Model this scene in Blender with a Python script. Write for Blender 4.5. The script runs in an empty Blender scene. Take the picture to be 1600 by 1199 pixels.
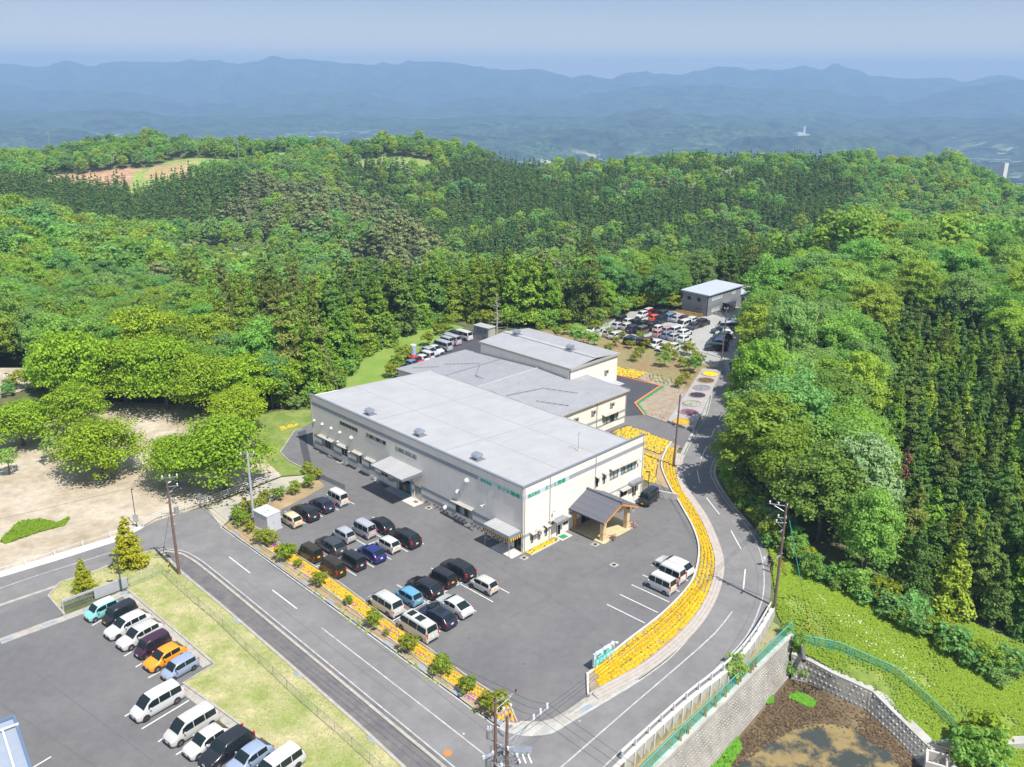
import bpy, bmesh, math, random
import numpy as np
from mathutils import Vector, Matrix
from mathutils.geometry import tessellate_polygon
scene = bpy.context.scene
COL = scene.collection
rng = random.Random(7)
# ---------------------------------------------------------------- camera, sky, sun, exposure
FOC, PITCH, ROLL, CAMZ = 1387.0, math.radians(19.3), math.radians(0.36), 53.9
cd = bpy.data.cameras.new('camera'); cam = bpy.data.objects.new('camera', cd); COL.objects.link(cam)
cd.sensor_width = 36.0; cd.lens = FOC / 1600 * 36; cd.clip_start = 1; cd.clip_end = 60000
cam.matrix_world = Matrix.Translation((0, 0, CAMZ)) @ Matrix.Rotation(math.radians(90) - PITCH, 4, 'X') @ Matrix.Rotation(ROLL, 4, 'Z')
scene.camera = cam
SUN_EL, SUN_AZ = math.radians(58), math.atan2(0.66, -0.75)
world = bpy.data.worlds.new('World'); scene.world = world; world.use_nodes = True
wn = world.node_tree; wn.nodes.clear()
sky = wn.nodes.new('ShaderNodeTexSky'); sky.sky_type = 'NISHITA'; sky.sun_disc = False
sky.sun_elevation = SUN_EL; sky.sun_rotation = SUN_AZ; sky.altitude = 400; sky.air_density = 1.0; sky.dust_density = 0.6; sky.ozone_density = 3.5
bg = wn.nodes.new('ShaderNodeBackground'); bg.inputs['Strength'].default_value = 0.10
wo = wn.nodes.new('ShaderNodeOutputWorld')
smx = wn.nodes.new('ShaderNodeMix'); smx.data_type = 'RGBA'; smx.inputs[0].default_value = 0.85
# pale haze whitens the sky towards the horizon all the way round
sgeo = wn.nodes.new('ShaderNodeTexCoord'); ssep = wn.nodes.new('ShaderNodeSeparateXYZ'); wn.links.new(sgeo.outputs['Generated'], ssep.inputs[0])
srm = wn.nodes.new('ShaderNodeMapRange'); srm.interpolation_type = 'SMOOTHSTEP'; srm.inputs[1].default_value = -0.01; srm.inputs[2].default_value = 0.085; wn.links.new(ssep.outputs[2], srm.inputs[0])
shz = wn.nodes.new('ShaderNodeMix'); shz.data_type = 'RGBA'; shz.inputs[6].default_value = (5.6, 5.2, 4.6, 1); shz.inputs[7].default_value = (2.3, 2.85, 3.95, 1)
wn.links.new(srm.outputs[0], shz.inputs[0]); wn.links.new(shz.outputs[2], smx.inputs[7])
wn.links.new(sky.outputs[0], smx.inputs[6]); wn.links.new(smx.outputs[2], bg.inputs[0]); wn.links.new(bg.outputs[0], wo.inputs[0])
sd = bpy.data.lights.new('sun', 'SUN'); sd.energy = 4.1; sd.angle = math.radians(0.55); sd.color = (1.0, 0.965, 0.9)
sun = bpy.data.objects.new('sun', sd); COL.objects.link(sun)
sdir = Vector((math.cos(SUN_EL) * math.sin(SUN_AZ), math.cos(SUN_EL) * math.cos(SUN_AZ), math.sin(SUN_EL)))
sun.rotation_euler = sdir.to_track_quat('Z', 'Y').to_euler(); sun.location = sdir * 200
scene.view_settings.view_transform = 'Standard'; scene.view_settings.look = 'None'
scene.view_settings.exposure = 0.74; scene.view_settings.gamma = 1.0; scene.view_settings.use_curve_mapping = False
scene.render.engine = 'CYCLES'
scene.cycles.use_denoising = True; scene.cycles.max_bounces = 6; scene.cycles.diffuse_bounces = 3
scene.cycles.glossy_bounces = 2; scene.cycles.transmission_bounces = 3; scene.cycles.transparent_max_bounces = 8
scene.cycles.volume_bounces = 0; scene.cycles.sample_clamp_indirect = 4
# ---------------------------------------------------------------- photograph pixel (1600x1199) -> point of the place
CR, SR, CP, SP = math.cos(ROLL), math.sin(ROLL), math.cos(PITCH), math.sin(PITCH)
def G(px, py, z=0.0):
    u, v = px - 800, py - 599.5
    u, v = CR * u + SR * v, -SR * u + CR * v
    d = (u, FOC * CP - v * SP, -v * CP - FOC * SP)
    t = (z - CAMZ) / d[2]
    return (d[0] * t, d[1] * t)
def proj(x, y, z):
    z = z - CAMZ
    fw = y * CP - z * SP; up = y * SP + z * CP
    u, v = FOC * x / fw, -FOC * up / fw
    return 800 + CR * u - SR * v, 599.5 + SR * u + CR * v
def depr(y): return np.tan(PITCH - np.arctan((599.5 - y) / FOC))
def PG(pts, z=0.0): return [G(a, b, z) for a, b in pts]
# ---------------------------------------------------------------- materials
MATS = {}
def mat(name, col, rough=0.7, metal=0.0, spec=0.5, var=0.0, scale=1.0, var2=None, bump=0.0, bscale=20.0, trans=0.0, coords='Object', randv=0.0, attr=None, alpha=None, fac_detail=6, em=None):
    """procedural material: base colour, optional second colour mixed by noise, fine bump, per-object variation"""
    if name in MATS: return MATS[name]
    m = bpy.data.materials.new(name); m.use_nodes = True; nt = m.node_tree; N = nt.nodes; Lk = nt.links
    b = N['Principled BSDF']; out = N['Material Output']
    b.inputs['Roughness'].default_value = rough; b.inputs['Metallic'].default_value = metal
    b.inputs['Specular IOR Level'].default_value = spec
    c4 = (*col, 1)
    b.inputs['Base Color'].default_value = c4
    tc = N.new('ShaderNodeTexCoord')
    cur = None
    if var2 is not None or var:
        nz = N.new('ShaderNodeTexNoise'); nz.inputs['Scale'].default_value = scale; nz.inputs['Detail'].default_value = fac_detail; nz.inputs['Roughness'].default_value = 0.62
        Lk.new(tc.outputs[coords], nz.inputs['Vector'])
        mx = N.new('ShaderNodeMix'); mx.data_type = 'RGBA'
        mr = N.new('ShaderNodeMapRange'); mr.inputs[1].default_value = 0.35; mr.inputs[2].default_value = 0.65
        Lk.new(nz.outputs[0], mr.inputs[0]); Lk.new(mr.outputs[0], mx.inputs[0])
        a = c4; c2 = (*var2, 1) if var2 is not None else tuple(x * (1 + var) for x in col) + (1,)
        if var2 is None: a = tuple(x * (1 - var) for x in col) + (1,)
        mx.inputs[6].default_value = a; mx.inputs[7].default_value = c2
        cur = mx.outputs[2]
    if attr:
        at = N.new('ShaderNodeAttribute'); at.attribute_name = attr
        if cur is None: cur = at.outputs['Color']
        else:
            m2 = N.new('ShaderNodeMix'); m2.data_type = 'RGBA'; m2.blend_type = 'MULTIPLY'; m2.inputs[0].default_value = 1
            Lk.new(cur, m2.inputs[6]); Lk.new(at.outputs['Color'], m2.inputs[7]); cur = m2.outputs[2]
    if randv:
        oi = N.new('ShaderNodeObjectInfo'); hs = N.new('ShaderNodeHueSaturation')
        r1 = N.new('ShaderNodeMapRange'); r1.inputs[3].default_value = 1 - randv; r1.inputs[4].default_value = 1 + randv
        Lk.new(oi.outputs['Random'], r1.inputs[0]); Lk.new(r1.outputs[0], hs.inputs['Value'])
        if cur is not None: Lk.new(cur, hs.inputs['Color'])
        else: hs.inputs['Color'].default_value = c4
        cur = hs.outputs[0]
    if cur is not None: Lk.new(cur, b.inputs['Base Color'])
    if bump:
        nb = N.new('ShaderNodeTexNoise'); nb.inputs['Scale'].default_value = bscale; nb.inputs['Detail'].default_value = 4
        Lk.new(tc.outputs[coords], nb.inputs['Vector'])
        bp = N.new('ShaderNodeBump'); bp.inputs['Strength'].default_value = bump; bp.inputs['Distance'].default_value = 0.05
        Lk.new(nb.outputs[0], bp.inputs['Height']); Lk.new(bp.outputs[0], b.inputs['Normal'])
    if trans:
        tr = N.new('ShaderNodeBsdfTranslucent'); ms = N.new('ShaderNodeMixShader'); ms.inputs[0].default_value = trans
        if cur is not None: Lk.new(cur, tr.inputs[0])
        else: tr.inputs[0].default_value = c4
        Lk.new(b.outputs[0], ms.inputs[1]); Lk.new(tr.outputs[0], ms.inputs[2]); Lk.new(ms.outputs[0], out.inputs[0])
    if em:
        b.inputs['Emission Color'].default_value = c4; b.inputs['Emission Strength'].default_value = em
    MATS[name] = m
    return m
def leaf_mat(name, c1, c2, randv=0.22, hue=0.03, trans=0.35, dead=None):
    """foliage: colour varies from leaf clump to leaf clump (attribute lr) and from tree to tree"""
    m = bpy.data.materials.new(name); m.use_nodes = True; nt = m.node_tree; N = nt.nodes; Lk = nt.links
    b = N['Principled BSDF']; out = N['Material Output']; b.inputs['Roughness'].default_value = 0.65; b.inputs['Specular IOR Level'].default_value = 0.25
    at = N.new('ShaderNodeAttribute'); at.attribute_name = 'lr'
    mx = N.new('ShaderNodeMix'); mx.data_type = 'RGBA'; mx.inputs[6].default_value = (*c1, 1); mx.inputs[7].default_value = (*c2, 1)
    Lk.new(at.outputs['Fac'], mx.inputs[0])
    oi = N.new('ShaderNodeObjectInfo'); hs = N.new('ShaderNodeHueSaturation')
    r1 = N.new('ShaderNodeMapRange'); r1.inputs[3].default_value = 1 - randv; r1.inputs[4].default_value = 1 + randv * 1.3
    Lk.new(oi.outputs['Random'], r1.inputs[0]); Lk.new(r1.outputs[0], hs.inputs['Value'])
    mm = N.new('ShaderNodeMath'); mm.operation = 'MULTIPLY'; mm.inputs[1].default_value = 7.31
    fr = N.new('ShaderNodeMath'); fr.operation = 'FRACT'
    Lk.new(oi.outputs['Random'], mm.inputs[0]); Lk.new(mm.outputs[0], fr.inputs[0])
    r2 = N.new('ShaderNodeMapRange'); r2.inputs[3].default_value = 0.5 - hue; r2.inputs[4].default_value = 0.5 + hue
    Lk.new(fr.outputs[0], r2.inputs[0]); Lk.new(r2.outputs[0], hs.inputs['Hue'])
    Lk.new(mx.outputs[2], hs.inputs['Color']); Lk.new(hs.outputs[0], b.inputs['Base Color'])
    tr = N.new('ShaderNodeBsdfTranslucent'); ms = N.new('ShaderNodeMixShader'); ms.inputs[0].default_value = trans
    Lk.new(hs.outputs[0], tr.inputs[0]); Lk.new(b.outputs[0], ms.inputs[1]); Lk.new(tr.outputs[0], ms.inputs[2]); Lk.new(ms.outputs[0], out.inputs[0])
    MATS[name] = m
    return m
# ---------------------------------------------------------------- mesh builder and object helpers
class MB:
    def __init__(s): s.v = []; s.f = []; s.m = []
    def add(s, vs, fs, m=0):
        o = len(s.v); s.v += [tuple(v) for v in vs]; s.f += [tuple(i + o for i in f) for f in fs]; s.m += [m] * len(fs)
        return s
    def box(s, x0, x1, y0, y1, z0, z1, m=0, rot=None, at=(0, 0, 0)):
        vs = [(x, y, z) for z in (z0, z1) for y in (y0, y1) for x in (x0, x1)]
        if rot is not None:
            c, n = math.cos(rot), math.sin(rot); vs = [(c * x - n * y, n * x + c * y, z) for x, y, z in vs]
        vs = [(x + at[0], y + at[1], z + at[2]) for x, y, z in vs]
        return s.add(vs, [(0, 2, 3, 1), (4, 5, 7, 6), (0, 1, 5, 4), (2, 6, 7, 3), (0, 4, 6, 2), (1, 3, 7, 5)], m)
    def quad(s, a, b, c, d, m=0): return s.add([a, b, c, d], [(0, 1, 2, 3)], m)
    def prism(s, poly, z0, z1, m=0):
        n = len(poly); tri = tessellate_polygon([[Vector((p[0], p[1], 0)) for p in poly]])
        ar = sum(poly[i][0] * poly[(i + 1) % n][1] - poly[(i + 1) % n][0] * poly[i][1] for i in range(n))
        vs = [(p[0], p[1], z0) for p in poly] + [(p[0], p[1], z1) for p in poly]
        fs = []
        for t in tri:
            a, b, c = t
            cr = (poly[b][0] - poly[a][0]) * (poly[c][1] - poly[a][1]) - (poly[b][1] - poly[a][1]) * (poly[c][0] - poly[a][0])
            if cr < 0: b, c = c, b
            fs.append((a + n, b + n, c + n)); fs.append((a, c, b))
        for i in range(n):
            j = (i + 1) % n
            fs.append((i, j, j + n, i + n) if ar > 0 else (j, i, i + n, j + n))
        return s.add(vs, fs, m)
    def tube(s, pts, r, n=6, m=0, cap=True, r1=None):
        pts = [Vector(p) for p in pts]; k = len(pts); rs = [r if r1 is None else r + (r1 - r) * i / (k - 1) for i in range(k)]
        vs = []; fs = []
        for i, p in enumerate(pts):
            d = (pts[min(i + 1, k - 1)] - pts[max(i - 1, 0)]).normalized()
            a = d.orthogonal().normalized() if abs(d.z) < 0.99 else Vector((1, 0, 0)); 
            if abs(d.z) < 0.99: a = Vector((0, 0, 1)).cross(d).normalized()
            b = d.cross(a)
            for q in range(n):
                t = 2 * math.pi * q / n; vs.append(tuple(p + (a * math.cos(t) + b * math.sin(t)) * rs[i]))
        for i in range(k - 1):
            for q in range(n):
                w = (q + 1) % n; fs.append((i * n + q, i * n + w, (i + 1) * n + w, (i + 1) * n + q))
        if cap: fs += [tuple(range(n - 1, -1, -1)), tuple((k - 1) * n + q for q in range(n))]
        return s.add(vs, fs, m)
    def dome(s, c, rx, ry, rz, n=6, rings=2, m=0):
        vs = [(c[0], c[1], c[2] + rz)]; fs = []
        for i in range(1, rings + 1):
            t = math.pi / 2 * i / rings
            for q in range(n):
                a = 2 * math.pi * q / n + i * .4
                vs.append((c[0] + rx * math.sin(t) * math.cos(a), c[1] + ry * math.sin(t) * math.sin(a), c[2] + rz * math.cos(t)))
        for q in range(n): fs.append((0, 1 + q, 1 + (q + 1) % n))
        for i in range(rings - 1):
            for q in range(n):
                w = (q + 1) % n; fs.append((1 + i * n + q, 1 + (i + 1) * n + q, 1 + (i + 1) * n + w, 1 + i * n + w))
        return s.add(vs, fs, m)
    def mesh(s, name, mats):
        me = bpy.data.meshes.new(name); me.from_pydata(s.v, [], s.f)
        for mt in (mats if isinstance(mats, (list, tuple)) else [mats]): me.materials.append(mt)
        if any(s.m): me.polygons.foreach_set('material_index', s.m)
        me.update()
        return me
    def build(s, name, mats, parent=None, smooth=False, **kw):
        me = s.mesh(name, mats)
        if smooth: me.polygons.foreach_set('use_smooth', [True] * len(me.polygons))
        o = bpy.data.objects.new(name, me); COL.objects.link(o)
        if parent is not None: o.parent = parent
        return tag(o, **kw)
def tag(o, label=None, cat=None, group=None, kind=None, loc=None, rz=None):
    if label: o['label'] = label
    if cat: o['category'] = cat
    if group: o['group'] = group
    if kind: o['kind'] = kind
    if loc is not None: o.location = loc
    if rz is not None: o.rotation_euler = (0, 0, rz)
    return o
def empty(name, loc, rz=0.0, **kw):
    o = bpy.data.objects.new(name, None); COL.objects.link(o); o.empty_display_size = 0.3
    o.location = loc; o.rotation_euler = (0, 0, rz)
    return tag(o, **kw)
def child(name, me, parent, loc=(0, 0, 0), rz=0.0, rot=None, scale=None, label=None):
    o = bpy.data.objects.new(name, me); COL.objects.link(o); o.parent = parent; o.location = loc
    o.rotation_euler = rot if rot is not None else (0, 0, rz)
    if scale is not None: o.scale = scale
    if label: o['label'] = label
    return o
def kids(o): return [c for c in o.children]
def copy_tree(o, loc, rz, **kw):
    r = o.copy(); COL.objects.link(r); r.location = loc; r.rotation_euler = (0, 0, rz)
    for ch in kids(o):
        c = ch.copy(); COL.objects.link(c); c.parent = r
        for g in kids(ch):
            d = g.copy(); COL.objects.link(d); d.parent = c
    return tag(r, **kw)
def sheet(name, poly, z, m, kind='structure', label=None, **kw):
    mb = MB(); tri = tessellate_polygon([[Vector((p[0], p[1], 0)) for p in poly]])
    vs = [(p[0], p[1], z if not callable(z) else z(p[0], p[1])) for p in poly]; fs = []
    for a, b, c in tri:
        cr = (poly[b][0] - poly[a][0]) * (poly[c][1] - poly[a][1]) - (poly[b][1] - poly[a][1]) * (poly[c][0] - poly[a][0])
        fs.append((a, b, c) if cr > 0 else (a, c, b))
    mb.add(vs, fs); return mb.build(name, m, kind=kind, label=label, **kw)
def smooth_line(pts, step=1.0):
    """Catmull-Rom through the points, resampled"""
    P = [np.array(p, float) for p in pts]; P = [2 * P[0] - P[1]] + P + [2 * P[-1] - P[-2]]; out = []
    for i in range(1, len(P) - 2):
        n = max(2, int(np.linalg.norm(P[i + 1] - P[i]) / step))
        for k in range(n):
            t = k / n; a, b, c, d = P[i - 1], P[i], P[i + 1], P[i + 2]
            out.append(0.5 * ((2 * b) + (-a + c) * t + (2 * a - 5 * b + 4 * c - d) * t * t + (-a + 3 * b - 3 * c + d) * t ** 3))
    out.append(P[-2]); return out
def offset_line(pts, d):
    out = []
    for i, p in enumerate(pts):
        t = np.array(pts[min(i + 1, len(pts) - 1)]) - np.array(pts[max(i - 1, 0)]); t = t[:2] / (np.linalg.norm(t[:2]) + 1e-9)
        out.append(np.array([p[0] - t[1] * d, p[1] + t[0] * d]))
    return out
def ribbon(mb, pts, w, z0, z1=None, m=0, side=0.0):
    """band of width w along a line (side shifts it sideways); a box section when z1 is given"""
    a = offset_line(pts, side - w / 2); b = offset_line(pts, side + w / 2)
    for i in range(len(pts) - 1):
        q = [a[i], a[i + 1], b[i + 1], b[i]]
        if z1 is None: mb.add([(p[0], p[1], z0) for p in q], [(0, 1, 2, 3)], m)
        else:
            vs = [(p[0], p[1], z0) for p in q] + [(p[0], p[1], z1) for p in q]
            fs = [(4, 5, 6, 7), (0, 1, 5, 4), (2, 3, 7, 6)]
            if i == 0: fs.append((3, 0, 4, 7))
            if i == len(pts) - 2: fs.append((1, 2, 6, 5))
            mb.add(vs, fs, m)
    return mb
def along(pts, step):
    """points and headings every step metres along a line"""
    out = []; acc = 0.0; nxt = 0.0
    for i in range(len(pts) - 1):
        a, b = np.array(pts[i][:2], float), np.array(pts[i + 1][:2], float); L = np.linalg.norm(b - a)
        while nxt <= acc + L + 1e-9:
            t = (nxt - acc) / (L + 1e-12); p = a + (b - a) * t; out.append((p[0], p[1], math.atan2(b[1] - a[1], b[0] - a[0]))); nxt += step
        acc += L
    return out
def inpoly(x, y, poly):
    x = np.asarray(x, float); y = np.asarray(y, float); r = np.zeros(x.shape, bool); n = len(poly)
    for i in range(n):
        x1, y1 = poly[i][:2]; x2, y2 = poly[(i + 1) % n][:2]
        if y1 == y2: continue
        c = ((y1 > y) != (y2 > y)) & (x < (x2 - x1) * (y - y1) / (y2 - y1) + x1)
        r ^= c
    return r
M_asph = mat('asphalt_lot', (0.130, 0.126, 0.127), 0.9, var2=(0.160, 0.155, 0.154), scale=0.12, bump=0.25, bscale=30)
M_asph_road = mat('asphalt_road', (0.17, 0.163, 0.161), 0.9, var2=(0.212, 0.202, 0.198), scale=0.2, bump=0.25, bscale=25)
M_asph_dark = mat('asphalt_new', (0.062, 0.062, 0.072), 0.85, var=0.12, scale=0.5, bump=0.2)
M_asph_walk = mat('asphalt_footway', (0.125, 0.115, 0.118), 0.9, var2=(0.165, 0.15, 0.145), scale=0.5, bump=0.2)
M_paint = mat('road_paint', (0.62, 0.62, 0.60), 0.6, var=0.06, scale=3)
M_paint_worn = mat('road_paint_worn', (0.42, 0.42, 0.41), 0.7, var=0.18, scale=1.5)
M_kerb = mat('kerb_concrete', (0.37, 0.345, 0.30), 0.85, var=0.12, scale=1.2)
M_kerb_blue = mat('kerb_block_grey', (0.26, 0.30, 0.34), 0.8, var=0.1, scale=2)
M_conc = mat('concrete', (0.42, 0.405, 0.37), 0.85, var=0.15, scale=0.6, bump=0.2)
M_conc_light = mat('concrete_light', (0.55, 0.52, 0.47), 0.85, var=0.08, scale=0.8)
M_conc_dark = mat('weathered_concrete', (0.20, 0.19, 0.17), 0.9, var2=(0.34, 0.32, 0.28), scale=0.5, bump=0.4)
M_grass = mat('mown_lawn', (0.22, 0.27, 0.06), 0.9, var2=(0.46, 0.40, 0.22), scale=0.28, bump=0.6, bscale=8, fac_detail=9)
M_grass2 = mat('meadow_grass', (0.12, 0.20, 0.025), 0.9, var2=(0.24, 0.27, 0.07), scale=0.35, bump=0.8, bscale=6, fac_detail=9)
M_bank = mat('bank_grass', (0.15, 0.26, 0.03), 0.9, var2=(0.22, 0.29, 0.06), scale=0.25, bump=0.6, bscale=8, fac_detail=9)
M_sand = mat('park_sand', (0.50, 0.43, 0.335), 0.95, var2=(0.34, 0.275, 0.19), scale=0.13, bump=0.5, bscale=4, fac_detail=9)
M_soil = mat('dry_soil', (0.42, 0.29, 0.17), 0.95, var2=(0.26, 0.20, 0.10), scale=0.35, bump=0.5, bscale=6, fac_detail=9)
M_orchard = mat('orchard_soil', (0.26, 0.165, 0.085), 0.95, var2=(0.23, 0.21, 0.085), scale=0.12, bump=0.5, bscale=5, fac_detail=9)
M_garden = mat('garden_soil', (0.36, 0.29, 0.21), 0.95, var2=(0.26, 0.20, 0.14), scale=0.9, bump=0.6, bscale=4)
M_gravel = mat('pale_gravel', (0.37, 0.36, 0.335), 0.95, var2=(0.31, 0.305, 0.29), scale=0.12, bump=0.7, bscale=12, fac_detail=9)
M_gravel_track = mat('gravel_track', (0.33, 0.32, 0.29), 0.95, var2=(0.48, 0.42, 0.32), scale=0.2, bump=0.6, bscale=9, fac_detail=9)
M_yellow = mat('yellow_petals', (0.70, 0.42, 0.003), 0.7, var2=(0.78, 0.52, 0.008), scale=1.6, trans=0.15)
M_fgreen = mat('flower_leaf', (0.10, 0.17, 0.02), 0.8, var=0.3, scale=3)
M_pinkfl = mat('pink_petals', (0.45, 0.12, 0.42), 0.7, var=0.2, scale=4, trans=0.15)
M_wall = mat('siding_cream', (0.80, 0.74, 0.655), 0.7, var=0.03, scale=0.5)
M_band = mat('siding_grey_band', (0.31, 0.32, 0.345), 0.7, var=0.05, scale=1)
M_roof = mat('roof_sheet_white', (0.39, 0.387, 0.385), 0.55, var=0.05, scale=0.3)
M_roof2 = mat('roof_sheet_grey', (0.37, 0.37, 0.385), 0.5, var=0.06, scale=0.35)
M_rib = mat('roof_seam', (0.33, 0.33, 0.345), 0.6)
M_cap = mat('parapet_cap_metal', (0.33, 0.35, 0.40), 0.4, 0.6)
M_metal = mat('galvanised_metal', (0.46, 0.48, 0.52), 0.4, 0.7, var=0.1, scale=2)
M_white = mat('white_paint', (0.62, 0.62, 0.62), 0.5)
M_offw = mat('offwhite_paint', (0.40, 0.375, 0.335), 0.6, var=0.05, scale=1)
M_shed = mat('enamel_light_grey', (0.52, 0.53, 0.55), 0.45, var=0.04, scale=1)
M_glass = mat('window_glass', (0.012, 0.02, 0.022), 0.07, 0.0, 0.4)
M_glass_t = mat('window_glass_curtained', (0.20, 0.33, 0.34), 0.12, 0.0, 0.8, var=0.2, scale=1.5)
M_glass_w = mat('window_glass_blinds', (0.42, 0.50, 0.53), 0.15, 0.0, 0.8, var=0.1, scale=1.5)
M_frame = mat('window_frame_bronze', (0.16, 0.13, 0.11), 0.5, 0.3)
M_frame_l = mat('window_frame_tan', (0.36, 0.31, 0.26), 0.5, 0.2)
M_dark = mat('dark_interior', (0.02, 0.02, 0.022), 0.8)
M_black = mat('black_plastic', (0.025, 0.025, 0.027), 0.6)
M_green = mat('sign_green', (0.0, 0.36, 0.17), 0.5)
M_teal = mat('sign_teal', (0.02, 0.48, 0.44), 0.5)
M_tealfence = mat('fence_teal', (0.03, 0.33, 0.28), 0.5)
M_signw = mat('sign_board_white', (0.55, 0.57, 0.63), 0.5)
M_orange = mat('orange_paint', (0.80, 0.25, 0.09), 0.6)
M_greenp = mat('green_paint', (0.02, 0.28, 0.12), 0.6)
M_hazy = mat('hazard_yellow', (0.85, 0.48, 0.01), 0.6)
M_wood = mat('porch_timber', (0.62, 0.28, 0.08), 0.6, var=0.15, scale=4)
M_woodl = mat('porch_post_pale', (0.66, 0.48, 0.29), 0.65, var=0.08, scale=3)
M_tile = mat('roof_tile_slate', (0.135, 0.14, 0.165), 0.4, var=0.15, scale=2)
M_tiled = mat('roof_tile_groove', (0.05, 0.052, 0.065), 0.6)
M_pole = mat('pole_brown_concrete', (0.17, 0.105, 0.085), 0.8, var=0.12, scale=2)
M_poleg = mat('pole_grey_concrete', (0.40, 0.42, 0.45), 0.8, var=0.08, scale=2)
M_wire = mat('cable_black', (0.03, 0.03, 0.035), 0.6)
M_ceramic = mat('insulator_white', (0.8, 0.8, 0.82), 0.2)
M_ceramb = mat('insulator_brown', (0.16, 0.05, 0.03), 0.3)
M_bark = mat('bark', (0.13, 0.095, 0.07), 0.9, var=0.3, scale=6, bump=0.5)
M_barkg = mat('bark_grey', (0.30, 0.27, 0.24), 0.9, var=0.2, scale=6, bump=0.5)
M_forestfloor = None
M_gbld = mat('ribbed_cladding_grey', (0.235, 0.245, 0.26), 0.6, var=0.05, scale=1)
M_rust = mat('brown_tile', (0.27, 0.14, 0.09), 0.7, var=0.2, scale=3)
M_stone_pond = mat('pond_stone', (0.45, 0.42, 0.36), 0.85, var2=(0.17, 0.16, 0.14), scale=1.4, bump=0.5, bscale=10)
M_brick = mat('terracotta_block', (0.40, 0.27, 0.22), 0.8, var=0.15, scale=2)
M_bluebin = mat('blue_plastic', (0.03, 0.22, 0.42), 0.5)
M_card = mat('cardboard', (0.45, 0.28, 0.14), 0.8)
M_skin = mat('skin', (0.55, 0.33, 0.24), 0.6)
M_cloth = mat('black_cloth', (0.02, 0.02, 0.025), 0.85)
M_hair = mat('black_hair', (0.012, 0.01, 0.01), 0.6)
# siding joints: fine horizontal and sparse vertical lines as shallow relief on the panels
def joints(m, sx, sz, d=0.86):
    nt = m.node_tree; N = nt.nodes; Lk = nt.links; b = N['Principled BSDF']
    tc = N.new('ShaderNodeTexCoord'); sp = N.new('ShaderNodeSeparateXYZ'); Lk.new(tc.outputs['Object'], sp.inputs[0])
    ad = N.new('ShaderNodeMath'); ad.operation = 'ADD'; Lk.new(sp.outputs[0], ad.inputs[0]); Lk.new(sp.outputs[1], ad.inputs[1])
    outs = []
    for src, s, w in ((sp.outputs[2], sz, 0.05), (ad.outputs[0], sx, 0.02)):
        dv = N.new('ShaderNodeMath'); dv.operation = 'DIVIDE'; dv.inputs[1].default_value = s; Lk.new(src, dv.inputs[0])
        fr = N.new('ShaderNodeMath'); fr.operation = 'FRACT'; Lk.new(dv.outputs[0], fr.inputs[0])
        lt = N.new('ShaderNodeMath'); lt.operation = 'LESS_THAN'; lt.inputs[1].default_value = w; Lk.new(fr.outputs[0], lt.inputs[0]); outs.append(lt)
    mxm = N.new('ShaderNodeMath'); mxm.operation = 'MAXIMUM'; Lk.new(outs[0].outputs[0], mxm.inputs[0]); Lk.new(outs[1].outputs[0], mxm.inputs[1])
    mr = N.new('ShaderNodeMapRange'); mr.inputs[3].default_value = 1; mr.inputs[4].default_value = d; Lk.new(mxm.outputs[0], mr.inputs[0])
    hs = N.new('ShaderNodeHueSaturation'); Lk.new(mr.outputs[0], hs.inputs['Value'])
    l = b.inputs['Base Color'].links
    if l: Lk.new(l[0].from_socket, hs.inputs['Color'])
    else: hs.inputs['Color'].default_value = b.inputs['Base Color'].default_value
    Lk.new(hs.outputs[0], b.inputs['Base Color'])
def weather(m, s1, amt, stretch=(1, 1, 1)):
    nt = m.node_tree; N = nt.nodes; Lk = nt.links; b = N['Principled BSDF']; src = b.inputs['Base Color'].links[0].from_socket
    tc = N.new('ShaderNodeTexCoord'); mp = N.new('ShaderNodeMapping'); mp.inputs['Scale'].default_value = stretch; Lk.new(tc.outputs['Object'], mp.inputs[0])
    n = N.new('ShaderNodeTexNoise'); n.inputs['Scale'].default_value = s1; n.inputs['Detail'].default_value = 10; n.inputs['Roughness'].default_value = .75; Lk.new(mp.outputs[0], n.inputs['Vector'])
    mr = N.new('ShaderNodeMapRange'); mr.inputs[1].default_value = .3; mr.inputs[2].default_value = .7; mr.inputs[3].default_value = 1 - amt; mr.inputs[4].default_value = 1 + amt; Lk.new(n.outputs[0], mr.inputs[0])
    h = N.new('ShaderNodeHueSaturation'); Lk.new(mr.outputs[0], h.inputs['Value']); Lk.new(src, h.inputs['Color']); Lk.new(h.outputs[0], b.inputs['Base Color'])
weather(M_asph, .9, .13); weather(M_asph_road, .7, .13); weather(M_asph_walk, 1.1, .2); weather(M_roof, .5, .06, (.25, 2, 1)); weather(M_sand, .6, .28); weather(M_gravel, 1.2, .2); weather(M_grass, 1.5, .25); weather(M_grass2, 1.2, .3); weather(M_roof2, .8, .08); weather(M_orchard, 1.0, .3); weather(M_kerb, 2.0, .2); weather(M_paint, 2.5, .12); weather(M_paint_worn, 2.0, .25)
joints(M_wall, 3.0, 0.455, 0.84)
joints(M_roof, 4.0, 50, 0.93)
joints(M_gbld, 0.9, 50, 0.82)
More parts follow.
